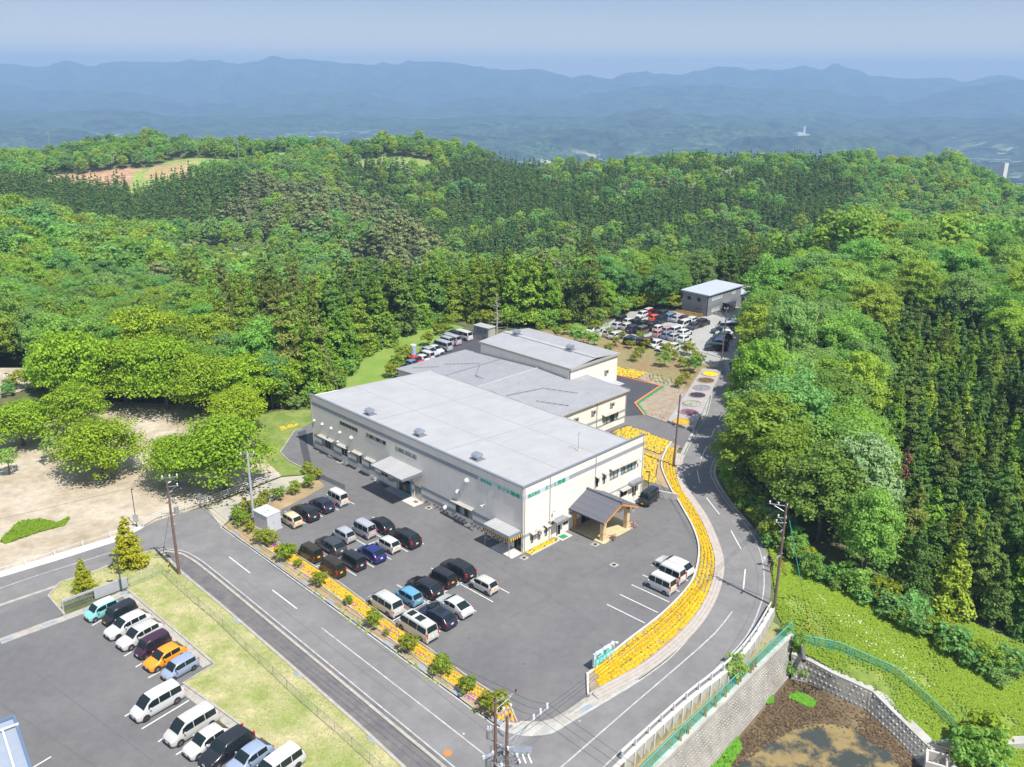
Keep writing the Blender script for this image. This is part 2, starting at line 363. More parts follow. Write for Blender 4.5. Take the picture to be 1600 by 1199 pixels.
# ---------------------------------------------------------------- terrain
def zt(Y, y, off=11.0): return CAMZ - Y * float(depr(y)) - off
COLS = {
 -150: [(20, 0), (150, 0), (200, -6), (250, -8), (330, 1.0), (400, -18), (470, -14), (600, zt(600, 246, 9)), (800, -90), (1100, -230)],
 0: [(20, 0), (150, 0), (200, -6), (250, -8), (325, zt(325, 308)), (400, -18), (470, -14), (590, zt(590, 243, 9)), (800, -90), (1100, -230)],
 200: [(20, 0), (165, 0), (220, -10), (280, -12), (330, zt(330, 352)), (400, -26), (470, -14), (600, zt(600, 219, 9)), (800, -90), (1100, -230)],
 400: [(20, 0), (170, 0), (230, -14), (300, -24), (360, -27), (430, -22), (500, -12), (610, zt(610, 230, 9)), (800, -90), (1100, -230)],
 480: [(20, 0), (178, 0), (235, -14), (310, -27), (380, -26), (440, zt(440, 300)), (500, -14), (615, zt(615, 218, 9)), (800, -90), (1100, -230)],
 600: [(20, 0), (190, 0), (240, -14), (320, -30), (400, zt(400, 345)), (450, -34), (520, -22), (620, zt(620, 215, 9)), (800, -90), (1100, -230)],
 700: [(20, 0), (200, 0), (250, -12), (330, -36), (390, -38), (450, -33), (520, -20), (620, zt(620, 225, 9)), (800, -90), (1100, -230)],
 850: [(20, 0), (205, 0), (250, -12), (340, -38), (430, -30), (520, -18), (610, zt(610, 243, 9)), (800, -90), (1100, -230)],
 1000: [(20, 0), (215, 0), (260, -10), (340, -36), (430, -30), (520, -15), (600, zt(600, 240, 9)), (800, -90), (1100, -230)],
 1200: [(20, 0), (245, 0), (290, -4), (350, -30), (430, -26), (500, -12), (580, zt(580, 233, 9)), (800, -90), (1100, -230)],
 1235: [(20, -1), (72, -1), (84, -0.3), (100, 0), (250, 0), (290, -4), (350, -30), (430, -26), (500, -12), (580, zt(580, 233, 9)), (800, -90), (1100, -230)],
 1340: [(20, -4), (60, -4), (84, -1.6), (110, -0.6), (260, 0), (310, -5), (360, -28), (430, -22), (500, -6), (570, zt(570, 229, 9)), (800, -90), (1100, -230)],
 1480: [(20, -5.5), (60, -5.5), (84, -3.2), (110, -2), (150, -1), (265, -1), (320, -8), (370, -28), (430, -24), (490, -10), (565, zt(565, 242, 9)), (800, -90), (1100, -230)],
 1600: [(20, -6), (60, -6), (84, -4.5), (110, -3.5), (200, -3), (270, -4), (320, -9), (370, -28), (440, -26), (555, zt(555, 276, 9)), (800, -100), (1100, -230)],
 1800: [(20, -7), (60, -7), (84, -5.5), (110, -4.5), (200, -5), (270, -6), (320, -12), (370, -30), (440, -28), (555, zt(555, 300, 9)), (800, -110), (1100, -230)],
}
_cx = sorted(COLS)
WALL_A = [G(940, 1285, -1.6), G(1032, 1190, -1.6), G(1237, 990, -1.6)]            # top line of the tall block wall by the road
WALL_B = [G(1237, 1021, -3.0), G(1262, 1030, -3.1), G(1300, 1051, -3.35), G(1363.5, 1082, -3.8), G(1418.5, 1136, -4.15), G(1457, 1174, -4.4), G(1530, 1262, -4.9)]
GUARD = smooth_line([G(900, 1262), G(971.7, 1187), G(1069.7, 1097), G(1139, 1042), G(1177, 998), G(1205.6, 951)], 1.0)
PA = [np.array(p) for p in WALL_A]
STRIP = [tuple(p) for p in offset_line(GUARD, -0.25)] + [tuple(PA[2] + np.array((0.1, 0.3))), tuple(PA[1]), tuple(PA[0])]
POND = [tuple(PA[0]), tuple(PA[1]), tuple(PA[2])] + [tuple(p) for p in offset_line(WALL_B, 0.4)] + [G(1530, 1500, -7)]
def vnoise(x, y, s, seed=0):
    x = np.asarray(x, float) / s; y = np.asarray(y, float) / s; xi = np.floor(x); yi = np.floor(y); fx = x - xi; fy = y - yi
    fx = fx * fx * (3 - 2 * fx); fy = fy * fy * (3 - 2 * fy)
    def h(a, b): 
        q = np.sin(a * 127.1 + b * 311.7 + seed * 74.7) * 43758.5453; return q - np.floor(q)
    return (h(xi, yi) * (1 - fx) + h(xi + 1, yi) * fx) * (1 - fy) + (h(xi, yi + 1) * (1 - fx) + h(xi + 1, yi + 1) * fx) * fy
def dist_line(x, y, L):
    d = np.full(np.shape(x), 1e9)
    for i in range(len(L) - 1):
        ax, ay = L[i][:2]; bx, by = L[i + 1][:2]; vx, vy = bx - ax, by - ay
        t = np.clip(((x - ax) * vx + (y - ay) * vy) / (vx * vx + vy * vy), 0, 1); d = np.minimum(d, np.hypot(x - ax - t * vx, y - ay - t * vy))
    return d
def base_z(x, y):
    x = np.asarray(x, float); y = np.asarray(y, float)
    px = 800 + FOC * x / (y * CP + CAMZ * SP)
    zs = np.array([np.interp(y, [p[0] for p in COLS[c]], [p[1] for p in COLS[c]]) for c in _cx])
    pxc = np.clip(px, _cx[0], _cx[-1]); idx = np.clip(np.searchsorted(_cx, pxc) - 1, 0, len(_cx) - 2)
    xa = np.array(_cx)[idx]; xb = np.array(_cx)[idx + 1]; t = (pxc - xa) / (xb - xa)
    near = (y < 200)
    t2 = np.where(near, t, t * t * (3 - 2 * t))
    za = np.take_along_axis(zs, idx[None], 0)[0]; zb = np.take_along_axis(zs, (idx + 1)[None], 0)[0]
    z = za * (1 - t2) + zb * t2
    w = np.clip((y - 215) / 60, 0, 1) * np.clip((900 - y) / 200, 0, 1)
    z = z + w * ((vnoise(x, y, 55, 1) - 0.5) * 9 + (vnoise(x, y, 22, 2) - 0.5) * 4)
    return z
def ground_z(x, y):
    z = base_z(np.atleast_1d(x), np.atleast_1d(y))
    z = np.where(inpoly(np.atleast_1d(x), np.atleast_1d(y), STRIP), -1.62, z)
    xx, yy = np.atleast_1d(x), np.atleast_1d(y)
    d = dist_line(xx, yy, WALL_B); f = np.clip(d / 7.0, 0, 1); f = f * f * (3 - 2 * f); wz = np.clip(-3.15 - .111 * (76.9 - yy), -5.0, -3.05)
    st = inpoly(xx, yy, STRIP)
    z = np.where((d < 7) & ~st & (yy < 84), np.minimum(z, wz * (1 - f) + z * f), z)
    z = np.where(inpoly(xx, yy, POND), -8.2, z)
    return z
def gz1(x, y): return float(ground_z(np.array([x]), np.array([y]))[0])
def on_ground(px, py):
    z = 0.0
    for _ in range(12):
        x, y = G(px, py, z); z = 0.5 * z + 0.5 * gz1(x, y)
    return x, y, gz1(x, y)
# colours of open ground on the hills
FIELDS = [([(85, 268), (150, 260), (235, 258), (240, 268), (160, 274), (90, 274)], (0.42, 0.25, 0.16)),
          ([(240, 256), (280, 244), (440, 236), (500, 238), (440, 248), (330, 262), (240, 272)], (0.22, 0.30, 0.07)),
          ([(250, 252), (310, 248), (300, 262), (240, 262)], (0.36, 0.27, 0.13)),
          ([(275, 388), (415, 383), (430, 402), (400, 428), (290, 410)], (0.20, 0.30, 0.08)),
          ([(555, 236), (680, 240), (660, 250), (560, 246)], (0.22, 0.28, 0.08)),
          ([(0, 425), (30, 420), (40, 440), (0, 470)], (0.28, 0.30, 0.05)),
          ([(860, 470), (905, 468), (900, 484), (862, 484)], (0.18, 0.27, 0.05))]
FIELDW = []
for pts, c in FIELDS:
    w = []
    for q in pts:
        # march along the sight line until it meets the hill
        hit = None
        for Y in np.arange(150, 760, 1.5):
            d = (Y * float(depr(q[1]))); x = (q[0] - 800) / FOC * (Y * CP + d * SP)
            if CAMZ - d < float(base_z(np.array([x]), np.array([Y]))[0]) + 2.0: hit = (x, Y); break
        if hit is None: hit = (x, 620.0)
        w.append(hit)
    cxm, cym = np.mean([q[0] for q in w]), np.mean([q[1] for q in w])
    w = [(cxm + (q[0] - cxm) * 1.12, cym + (q[1] - cym) * 1.6 - 14) for q in w]
    FIELDW.append((w, c))
us = np.concatenate([np.linspace(-1.0, 0.12, 170)[:-1], np.linspace(0.12, 0.62, 190)[:-1], np.linspace(0.62, 1.0, 34)])
ys = np.concatenate([np.arange(36, 106, 0.45), np.arange(106, 200, 2.0), np.arange(200, 720, 3.5), np.geomspace(720, 1100, 14)])
U, Y = np.meshgrid(us, ys); X = U * (Y * CP + CAMZ * SP) / CP
Z = ground_z(X.ravel(), Y.ravel()).reshape(X.shape) - 0.10
nr, nc = X.shape
V = np.stack([X, Y, Z], -1).reshape(-1, 3)
ii = np.arange(nr * nc).reshape(nr, nc)
F = np.stack([ii[:-1, :-1], ii[:-1, 1:], ii[1:, 1:], ii[1:, :-1]], -1).reshape(-1, 4)
colr = np.empty((len(V), 4)); n1 = vnoise(V[:, 0], V[:, 1], 7, 5)[:, None]; n2 = vnoise(V[:, 0], V[:, 1], 2.2, 6)[:, None]
colr[:, :3] = np.array((0.085, 0.115, 0.035)) * (1 - n1) + np.array((0.13, 0.115, 0.055)) * n1
for w, c in FIELDW:
    k = inpoly(V[:, 0], V[:, 1], w); colr[k, :3] = np.array(c) * (0.8 + 0.4 * n2[k])
GRASSY = [G(1196, 850)] + [G(1215, 945), G(1237, 985, -1.6)] + WALL_B + [G(1530, 1500, -7), G(2200, 1500, -7), G(2100, 1150, -5), G(1620, 1000, -4), G(1450, 940, -2.5), G(1300, 900), G(1236, 880)]
k = inpoly(V[:, 0], V[:, 1], GRASSY)
ga = np.array((0.11, 0.20, 0.02)); gb = np.array((0.23, 0.26, 0.06))
nn = (vnoise(V[:, 0], V[:, 1], 3.0, 9) * 0.6 + vnoise(V[:, 0], V[:, 1], 1.0, 10) * 0.4)[:, None]
colr[k, :3] = (ga * (1 - nn) + gb * nn)[k]
k = inpoly(V[:, 0], V[:, 1], STRIP); colr[k, :3] = np.array((0.30, 0.24, 0.15)) * (0.75 + 0.5 * n2[k])
colr[:, 3] = 1
me = bpy.data.meshes.new('terrain'); me.from_pydata(V.tolist(), [], F.tolist())
at = me.color_attributes.new('gcol', 'FLOAT_COLOR', 'POINT'); at.data.foreach_set('color', colr.ravel())
me.polygons.foreach_set('use_smooth', [True] * len(F))
M_ground = mat('hill_ground', (0.75, 0.75, 0.75), 0.95, var2=(1.25, 1.25, 1.2), scale=0.6, bump=0.7, bscale=5, attr='gcol', fac_detail=8)
me.materials.append(M_ground)
terr = bpy.data.objects.new('terrain', me); COL.objects.link(terr); terr['kind'] = 'structure'
# ---------------------------------------------------------------- far valley and mountain ranges
def ang(y): return -float(depr(y))
M1 = [(-300, 104), (0, 105), (27, 108), (74, 110), (98, 102), (145, 108.6), (189, 102), (256, 104.6), (314, 98), (371, 101), (400, 97), (425, 93), (450, 98), (472, 96), (500, 98), (540, 103), (600, 102), (655, 98.5), (695, 101), (776, 109.7), (844, 110.7), (891, 122), (915, 116.5), (955, 121), (969, 115.4), (1009, 114), (1029, 118), (1080, 112.4), (1100, 108), (1154, 102), (1202, 109.7), (1249, 103), (1279, 106), (1298, 99), (1316, 102), (1357, 117.4), (1397, 121.5), (1430, 121), (1478, 117.4), (1502, 123), (1560, 113), (1600, 120), (1900, 112)]
M2 = [(-300, 142), (0, 140), (60, 146), (100, 150), (152, 147), (202, 149), (240, 158), (287, 167), (330, 163), (371, 158.6), (430, 152), (472, 148.5), (513, 142), (560, 150), (658, 172), (700, 163), (740, 155), (786, 154.6), (837, 160), (880, 152), (925, 146), (965, 138), (1000, 134), (1053, 127.6), (1100, 131), (1161, 135), (1230, 138), (1296, 142), (1364, 147), (1404, 160), (1450, 150), (1500, 135), (1566, 123), (1600, 122), (1900, 120)]
M3 = [(-300, 182), (0, 180), (150, 176), (250, 186), (340, 188), (480, 184), (620, 186), (760, 182), (870, 186), (945, 184), (980, 172), (1012, 166), (1040, 172), (1063, 182), (1120, 188), (1230, 187), (1300, 195), (1364, 202), (1410, 190), (1455, 180.6), (1490, 184), (1516, 187), (1600, 182), (1900, 180)]
upx = np.linspace(-260, 1860, 460)
yd = np.concatenate([np.geomspace(1050, 3000, 46)[:-1], np.geomspace(3000, 7000, 110)[:-1], np.geomspace(7000, 11300, 110)])
PX, YD = np.meshgrid(upx, yd); UU = (PX - 800) / FOC
XD = UU * YD * (CP + 0.0)
def crest(tab, D): 
    y = np.interp(PX, [t[0] for t in tab], [t[1] for t in tab]); return CAMZ - D * depr(y)
def ridged(x, y, s, sd): return 1 - np.abs(vnoise(x, y, s, sd) * 2 - 1)
ZD = -300 + (vnoise(XD, YD, 1100, 3) - 0.4) * 110 + (ridged(XD, YD, 520, 4) - 0.5) * 95 + (ridged(XD, YD, 210, 5) - 0.5) * 45 + (vnoise(XD, YD, 80, 6) - 0.5) * 16
ZD = ZD + np.clip((1500 - YD) / 450, 0, 1) * (-230 + 14 - ZD)
rough = (ridged(XD, YD * .5, 420, 8) - 0.6) * 110 + (ridged(XD, YD, 170, 11) - 0.5) * 45 + (vnoise(XD, YD, 70, 12) - 0.5) * 14
crag = (ridged(XD, YD * .3, 260, 21) - .5) * 46 + (vnoise(XD, YD * .3, 90, 22) - .5) * 18
for tab, D, wf, wb in ((M3, 5600, 650, 450), (M2, 7800, 1000, 650), (M1, 10400, 1500, 500)):
    c = crest(tab, D); d = (YD - D); w = np.where(d < 0, wf, wb); g = np.exp(-(d / w) ** 2)
    k = 1 - g
    ZD = np.maximum(ZD, -300 + (c + 300) * g + crag * g * (D / 10000) + rough * np.clip(k * 2.2, 0, 1) * g * (1.0 if D < 9000 else 2.0))
V = np.stack([XD, YD, ZD], -1).reshape(-1, 3); nr, nc = XD.shape; ii = np.arange(nr * nc).reshape(nr, nc)
F = np.stack([ii[:-1, :-1], ii[:-1, 1:], ii[1:, 1:], ii[1:, :-1]], -1).reshape(-1, 4)
mb = MB(); me = bpy.data.meshes.new('distant_hills'); me.from_pydata(V.tolist(), [], F.tolist()); me.polygons.foreach_set('use_smooth', [True] * len(F))
def far_material():
    m = bpy.data.materials.new('far_woods_and_fields'); m.use_nodes = True; nt = m.node_tree; N = nt.nodes; Lk = nt.links; b = N['Principled BSDF']
    b.inputs['Roughness'].default_value = 1; b.inputs['Specular IOR Level'].default_value = 0.0
    ge = N.new('ShaderNodeNewGeometry'); tc = N.new('ShaderNodeTexCoord')
    sp = N.new('ShaderNodeSeparateXYZ'); Lk.new(ge.outputs['Position'], sp.inputs[0])
    def noise(s, d=6, stretch=None):
        n = N.new('ShaderNodeTexNoise'); n.inputs['Scale'].default_value = s; n.inputs['Detail'].default_value = d; n.inputs['Roughness'].default_value = .65
        if stretch:
            mp = N.new('ShaderNodeMapping'); mp.inputs['Scale'].default_value = stretch; Lk.new(tc.outputs['Object'], mp.inputs[0]); Lk.new(mp.outputs[0], n.inputs['Vector'])
        else: Lk.new(tc.outputs['Object'], n.inputs['Vector'])
        return n.outputs[0]
    def mix(f, a, c):
        x = N.new('ShaderNodeMix'); x.data_type = 'RGBA'; Lk.new(f, x.inputs[0])
        for s, v in ((6, a), (7, c)):
            if isinstance(v, tuple): x.inputs[s].default_value = (*v, 1)
            else: Lk.new(v, x.inputs[s])
        return x.outputs[2]
    def rampf(src, lo, hi):
        r = N.new('ShaderNodeMapRange'); r.inputs[1].default_value = lo; r.inputs[2].default_value = hi; Lk.new(src, r.inputs[0]); return r.outputs[0]
    woods = mix(rampf(noise(0.012, 8), .4, .62), (0.004, 0.010, 0.006), (0.06, 0.095, 0.045))
    woods = mix(rampf(noise(0.0035, 5), .42, .6), woods, mix(rampf(noise(0.03, 4), .4, .6), (0.01, 0.03, 0.012), (0.085, 0.14, 0.06)))
    fields = mix(rampf(noise(0.01, 3), .4, .6), (0.22, 0.30, 0.10), (0.50, 0.46, 0.34))
    town = mix(rampf(noise(0.03, 3), .58, .66), fields, (0.75, 0.75, 0.75))
    # fields only on the valley floor, at gentle slopes
    low = rampf(sp.outputs[2], -245, -285)
    fm = rampf(noise(0.008, 8, (1, 1.6, 1)), .56, .60)
    mm = N.new('ShaderNodeMath'); mm.operation = 'MULTIPLY'; Lk.new(low, mm.inputs[0]); Lk.new(fm, mm.inputs[1])
    Lk.new(mix(mm.outputs[0], woods, town), b.inputs['Base Color'])
    bp = N.new('ShaderNodeBump'); bp.inputs['Strength'].default_value = 1.0; bp.inputs['Distance'].default_value = 14.0
    Lk.new(noise(0.012, 8), bp.inputs['Height']); Lk.new(bp.outputs[0], b.inputs['Normal'])
    return m
me.materials.append(far_material())
far = bpy.data.objects.new('distant_hills', me); COL.objects.link(far); far['kind'] = 'structure'
# ---------------------------------------------------------------- haze: one box of even, pale air round camera and scene
mh = bpy.data.materials.new('haze_air'); mh.use_nodes = True; nt = mh.node_tree; nt.nodes.remove(nt.nodes['Principled BSDF'])
pv = nt.nodes.new('ShaderNodeVolumePrincipled'); pv.inputs['Color'].default_value = (0.41, 0.64, 0.97, 1); pv.inputs['Density'].default_value = HAZE_D = 1.9e-4
pv.inputs['Anisotropy'].default_value = 0.0
nt.links.new(pv.outputs[0], nt.nodes['Material Output'].inputs['Volume'])
hz = MB().box(-9500, 9500, -300, 11600, -420, 215).build('haze', mh, kind='stuff', label='pale blue haze filling the air over valley and hills')
# the valley floor continues under and beyond everything
MB().box(-9400, 9400, -200, 11500, -419, -418).build('valley_floor', mat('valley_floor', (0.05, 0.08, 0.03), 1.0), kind='structure')
# ---------------------------------------------------------------- flat ground of the site (each sheet a few mm above the one below)
park = PG([(-220, 1010), (0, 908), (87, 876), (185, 845), (224, 824), (320, 790), (440, 744), (470, 735), (455, 725), (437, 708), (410, 690), (392, 655), (300, 632), (190, 628), (60, 646), (-150, 680)])
sheet('park_ground', park, 0.004, M_sand)
sheet('bare_clearing', PG([(-20, 575), (62, 575), (66, 600), (0, 622), (-40, 620)]), 0.004, M_sand)
sheet('lawn', PG([(392, 655), (410, 690), (437, 708), (476, 734), (486, 742), (440, 744), (470, 735), (460, 674), (500, 640), (480, 640), (430, 645)]) if 0 else PG([(385, 652), (400, 690), (412, 716), (440, 744), (476, 742), (476, 733), (438, 707.6), (460, 674), (505, 655), (490, 640), (440, 642)]), 0.008, M_grass2)
sheet('bank_lawn', PG([(510, 625), (520, 612), (560, 562), (604, 530), (668, 505), (700, 505), (725, 512), (690, 530), (660, 548), (640, 575), (610, 592), (590, 606), (560, 625)]), 0.008, M_bank)
# lots
LOT = PG([(460, 674), (500, 655), (520, 660), (800, 800), (1010, 760), (1033.4, 733.4), (1046.8, 764), (1060, 785.5), (1068, 800), (1082.3, 826.3), (1091, 858), (1085.5, 895.9), (1069.7, 924.3), (1031.8, 962.3), (974.8, 1006.5), (918, 1054), (918, 1092), (870, 1139), (812, 1134), (807.8, 1129.7), (796.5, 1100.4), (727.6, 1055.5), (649.8, 998.6), (621.5, 978.7), (531.4, 911), (425.6, 841), (405, 820), (420, 800), (470, 775), (507.7, 759), (476, 733.6), (451, 721), (438, 707.6)])
sheet('car_park', LOT, 0.012, M_asph)
sheet('trench_patch', PG([(465, 676), (478, 672), (481, 700), (489, 731), (510, 745), (539, 758), (539, 766), (500, 748), (478, 735), (471, 705)]), 0.016, M_asph_dark)
sheet('back_yard', PG([(610, 600), (622, 574), (640, 560), (660, 546), (690, 529), (712, 516), (742, 516), (800, 534), (900, 560), (700, 640), (600, 640)]), 0.012, M_asph_dark)
sheet('side_yard', PG([(940, 580), (964, 586.5), (1032, 603), (992, 630), (1007, 649), (977, 653), (940, 668), (900, 640)]), 0.012, M_asph_dark)
sheet('service_lane', PG([(900, 690), (945, 668), (977, 651), (990, 650), (1007, 648.5), (1042, 661), (1084, 674), (1080, 690), (1068, 702), (1060, 700), (1047, 690), (1008, 675), (980, 664.5), (950, 677), (925, 700)]), 0.016, M_asph)
sheet('gravel_car_park', PG([(905, 520), (955, 502), (985, 487), (1055, 487), (1090, 497), (1120, 490), (1170, 466), (1215, 440), (1245, 446), (1210, 480), (1180, 520), (1150, 560), (1132, 574), (1110, 572), (1075, 560), (1030, 548), (980, 535)]), 0.008, M_gravel)
sheet('orchard_ground', PG([(800, 520), (850, 516), (905, 520), (980, 535), (1030, 548), (1075, 560), (1110, 572), (1128, 574), (1098, 580), (1075, 608), (1045, 606), (1033, 601), (1011, 583), (964, 573), (940, 575), (860, 545)]), 0.004, M_orchard)
sheet('vegetable_plot', PG([(1012, 583), (1045, 592), (1072, 600), (1060, 612), (1033, 603), (995, 592)]), 0.010, M_garden)
sheet('sand_plot', PG([(1038, 603.8), (1075, 608), (1043, 660), (1008, 648.5), (996, 631.5)]), 0.015, M_garden)
# main road on the left, branch road at the upper left, curving road on the right
sheet('gravel_track', PG([(322, 793), (440, 746), (486, 742), (508, 760), (470, 776), (420, 801), (400, 790), (372, 800), (346, 824)]), 0.008, M_gravel_track)
R_ROAD = smooth_line([G(1132, 545), G(1146, 600), G(1143, 650), G(1134, 698), G(1120, 730), G(1121, 748), G(1138, 776), G(1152, 794), G(1183.5, 832.6), G(1197, 861), G(1204, 892.7), G(1204, 927.5), G(1198, 952.8), G(1179, 996), G(1140, 1041), G(1083, 1091), G(1014, 1151), G(962, 1199), G(900, 1262)], 1.5)
R_LEFT = smooth_line([G(1118, 580), G(1106.8, 641), G(1090, 672), G(1073.4, 704), G(1063.4, 726.7), G(1062, 744), G(1064, 760), G(1073, 778.8), G(1088.8, 798.8), G(1114, 832.6), G(1126.6, 877), G(1123.4, 911.7), G(1101, 962), G(1057, 1019), G(1000, 1063.4), G(930, 1106), G(882, 1134.6)], 1.5)
BR = smooth_line([G(882, 1134.6), G(862, 1146), G(829, 1150), G(799.5, 1146), G(769.5, 1131.8), G(680, 1067), G(601, 1010), G(470, 914), G(344.5, 823.8)], 2)
BL = smooth_line([G(249.5, 859), G(281, 861), G(305, 871.6), G(340, 897.7), G(477.4, 1010), G(560, 1078), G(706.7, 1199), G(800, 1280)], 2)
UPPER = PG([(-200, 973), (0, 902), (87, 875), (185, 844), (223.6, 823.5), (245, 814), (281, 803), (322, 792)])
def xy(pts): return [tuple(p[:2]) for p in pts]
road_poly = UPPER + [G(346, 824)] + xy(BR)[::-1] + xy(R_LEFT)[::-1] + xy(R_ROAD) + [G(800, 1330)] + xy(BL)[::-1] + [G(200, 872), G(94, 912), G(75, 932), G(0, 960), G(-200, 1025)]
sheet('road', road_poly, 0.020, M_asph_road)
sheet('footway', PG([(251, 861), (281, 864), (303.6, 873.8), (340, 901), (477, 1014), (560, 1083), (706, 1204), (800, 1285), (720, 1280), (631.8, 1199), (560, 1131.8), (421, 1010), (340, 940.5), (290, 900)]), 0.028, M_asph_walk)
# lower left car park
LEFTLOT = PG([(-60, 1050), (0, 1005), (101, 962), (197, 925), (199, 921.5), (335, 1038), (287, 1068), (400, 1150), (500, 1225), (500, 1330), (-300, 1330), (-300, 1180)])
sheet('left_car_park', LEFTLOT, 0.012, M_asph)
sheet('lot_entrance', PG([(-200, 1025), (0, 944), (75, 932), (101, 960), (0, 1003), (-60, 1026), (-200, 1090)]), 0.016, M_asph)
ISLAND = PG([(94, 911), (150, 893), (204, 869), (249, 859), (290, 900), (340, 941), (421, 1011), (560, 1133), (632, 1200), (720, 1280), (520, 1260), (470, 1199), (400, 1150), (287, 1068), (335, 1038), (201, 922), (200, 904), (98, 942), (100, 961), (76, 932)])
sheet('lawn_island', ISLAND, 0.012, M_grass)
sheet('grass_verge', PG([(1128, 722), (1124, 745), (1142, 772), (1165, 800), (1200, 850), (1210, 880), (1230, 900), (1200, 830), (1170, 780), (1150, 735)]), -0.02, M_bank)
# ---------------------------------------------------------------- painted markings (structure sheets)
mk = MB(); mw = MB()
def paint(a, b, w=0.15, mb=None):
    (mb or mk).add([], []); ribbon(mb or mk, [np.array(G(*a)), np.array(G(*b))], w, 0.034)
EH = np.array((-math.cos(0.757), math.sin(0.757)))
def bay_line(px, py, back, w=0.13):
    p = np.array(G(px, py)); ribbon(mk, [p, p + EH * back], w, 0.034)
for q in ((1008, 974.3), (1028, 957.8), (1045.7, 941.4), (1062, 925), (1075, 908)): bay_line(*q, 5.0)
for q in ((770.4, 941.2), (744.1, 956.1), (716.5, 971.1), (688.1, 987.6), (795.9, 927.4)): bay_line(*q, 10.0)
for q in ((556.7, 900), (584.4, 887), (611.4, 874.7), (637.3, 862.7), (662.5, 850.8)): bay_line(*q, 10.0)
for q in ((554, 788.4), (529.2, 798), (504, 808), (477.4, 818.4)): bay_line(*q, 4.6)
for a, b in [((493, 886.4), (614, 835)), ((614, 970.5), (738, 901.5))]: paint(a, b, 0.13)
for a, b in [((221.6, 1139.6), (295.3, 1095)), ((195, 1120), (203, 1115)), ((50, 1201), (80, 1183)), ((247, 1160), (258, 1152)), ((275, 1180), (285, 1174)), ((144, 978), (160, 969)), ((231.5, 1060), (250, 1050)), ((212, 1043), (222, 1037)), ((194, 1026), (206, 1019)), ((303, 1205), (313, 1198))]: paint(a, b, 0.15)
for a, b in [((358, 870.6), (390.7, 895.9)), ((425.6, 922.4), (463.9, 951.7)), ((1144, 858), (1157, 858)) if 0 else ((1142.2, 829.5), (1158, 858.6)), ((1164.5, 890), (1161.4, 921.2)),
             ((1103.8, 778), (1124, 804)), ((1089, 735), (1093.5, 755)), ((1104.5, 698), (1095, 717)), ((1117.5, 670), (1111, 684)), ((1126, 650), (1123.5, 657))]: paint(a, b, 0.14)
for pts in ([(502.6, 981.7), (600, 1057), (766.5, 1187), (800, 1216)], [(1144, 956), (1117, 990), (1060, 1041), (985, 1105), (891, 1187), (850, 1222)]):
    ribbon(mw, smooth_line([G(*p) for p in pts], 3), 0.14, 0.034)
ribbon(mw, [np.array(G(182, 861)), np.array(G(49, 902.6)), np.array(G(0, 920)), np.array(G(-150, 973))], 0.14, 0.034)
ribbon(mw, offset_line(R_ROAD, -0.75), 0.14, 0.034)
ribbon(mw, [p for p in R_LEFT], 0.14, 0.034, side=0.0) ; ribbon(mw, BR, 0.14, 0.034); ribbon(mw, BL, 0.14, 0.034, side=0.1)
ribbon(mw, [np.array(G(87, 880)), np.array(G(223, 828)), np.array(G(300, 802))], 0.12, 0.034) if 0 else None
mk.build('lot_markings', M_paint, kind='structure'); mw.build('road_markings', M_paint_worn, kind='structure')
# ---------------------------------------------------------------- kerbs and gutters
kb = MB()
fw_ = MB(); ribbon(fw_, offset_line(BL, -0.7), 1.5, 0.018); fw_.build('footway_gutter', M_asph_walk, kind='structure')
ribbon(kb, offset_line(BL, -0.55), 0.30, 0.0, 0.14); ribbon(kb, [np.array(p) for p in PG([(249, 860), (290, 900), (340, 941), (421, 1011), (560, 1133), (632, 1200), (720, 1280)])], 0.30, 0.0, 0.09)
ribbon(kb, [np.array(p) for p in PG([(101, 961), (76, 932), (94, 911), (150, 893), (204, 869), (249, 859)])], 0.22, 0.0, 0.13)
ribbon(kb, [np.array(p) for p in PG([(199, 921.5), (335.4, 1038.5), (286.5, 1068), (400, 1150.3), (470, 1199), (520, 1250)])], 0.22, 0.0, 0.13)
ribbon(kb, [np.array(p) for p in PG([(471.6, 670.5), (460, 674), (438, 707.6), (451, 721), (476, 733.6), (487, 738)])], 0.16, 0.0, 0.14)
ribbon(kb, [np.array(p) for p in PG([(425, 842), (531.4, 912), (621.5, 979.7), (649.8, 999.6), (727.6, 1056.5), (796.5, 1101.4), (808, 1130)])], 0.15, 0.0, 0.15)
ribbon(kb, [np.array(p) for p in PG([(1008, 649), (1043, 661)])], 0.15, 0.0, 0.14)
kb.build('kerb', M_kerb, kind='structure')
gt = MB()
ribbon(gt, R_LEFT, 0.5, 0.026, side=0.35) if 0 else None
ribbon(gt, offset_line(R_LEFT, -0.45), 0.5, 0.028); ribbon(gt, offset_line(BR[6:], -0.5), 0.55, 0.028); ribbon(gt, offset_line(R_ROAD[:50], -0.25), 0.4, 0.028)
ribbon(gt, [np.array(p) for p in PG([(0, 1003), (101, 966), (136, 953), (196, 926)])], 1.1, 0.024)
ribbon(gt, [np.array(p) for p in PG([(-100, 985), (0, 946), (94, 914)])], 0.45, 0.026)
ribbon(gt, [np.array(p) for p in PG([(206, 926), (333, 1036)])], 0.9, 0.022, side=-0.6); ribbon(gt, [np.array(p) for p in PG([(292, 1068), (400, 1150), (470, 1199)])], 0.9, 0.022, side=-0.6)
ribbon(gt, [np.array(p) for p in PG([(812, 1130), (845, 1131), (866, 1126), (890, 1112), (918, 1092)])], 0.5, 0.028)
gt.build('gutter', M_kerb, kind='structure')
sheet('road_apron', PG([(796, 1120), (806, 1129), (845, 1131), (868, 1128), (918, 1090), (935, 1080), (990, 1055), (1000, 1064), (930, 1107), (882, 1135), (862, 1147), (829, 1151), (800, 1147), (780, 1137)]), 0.0235, M_conc)
gb = MB()
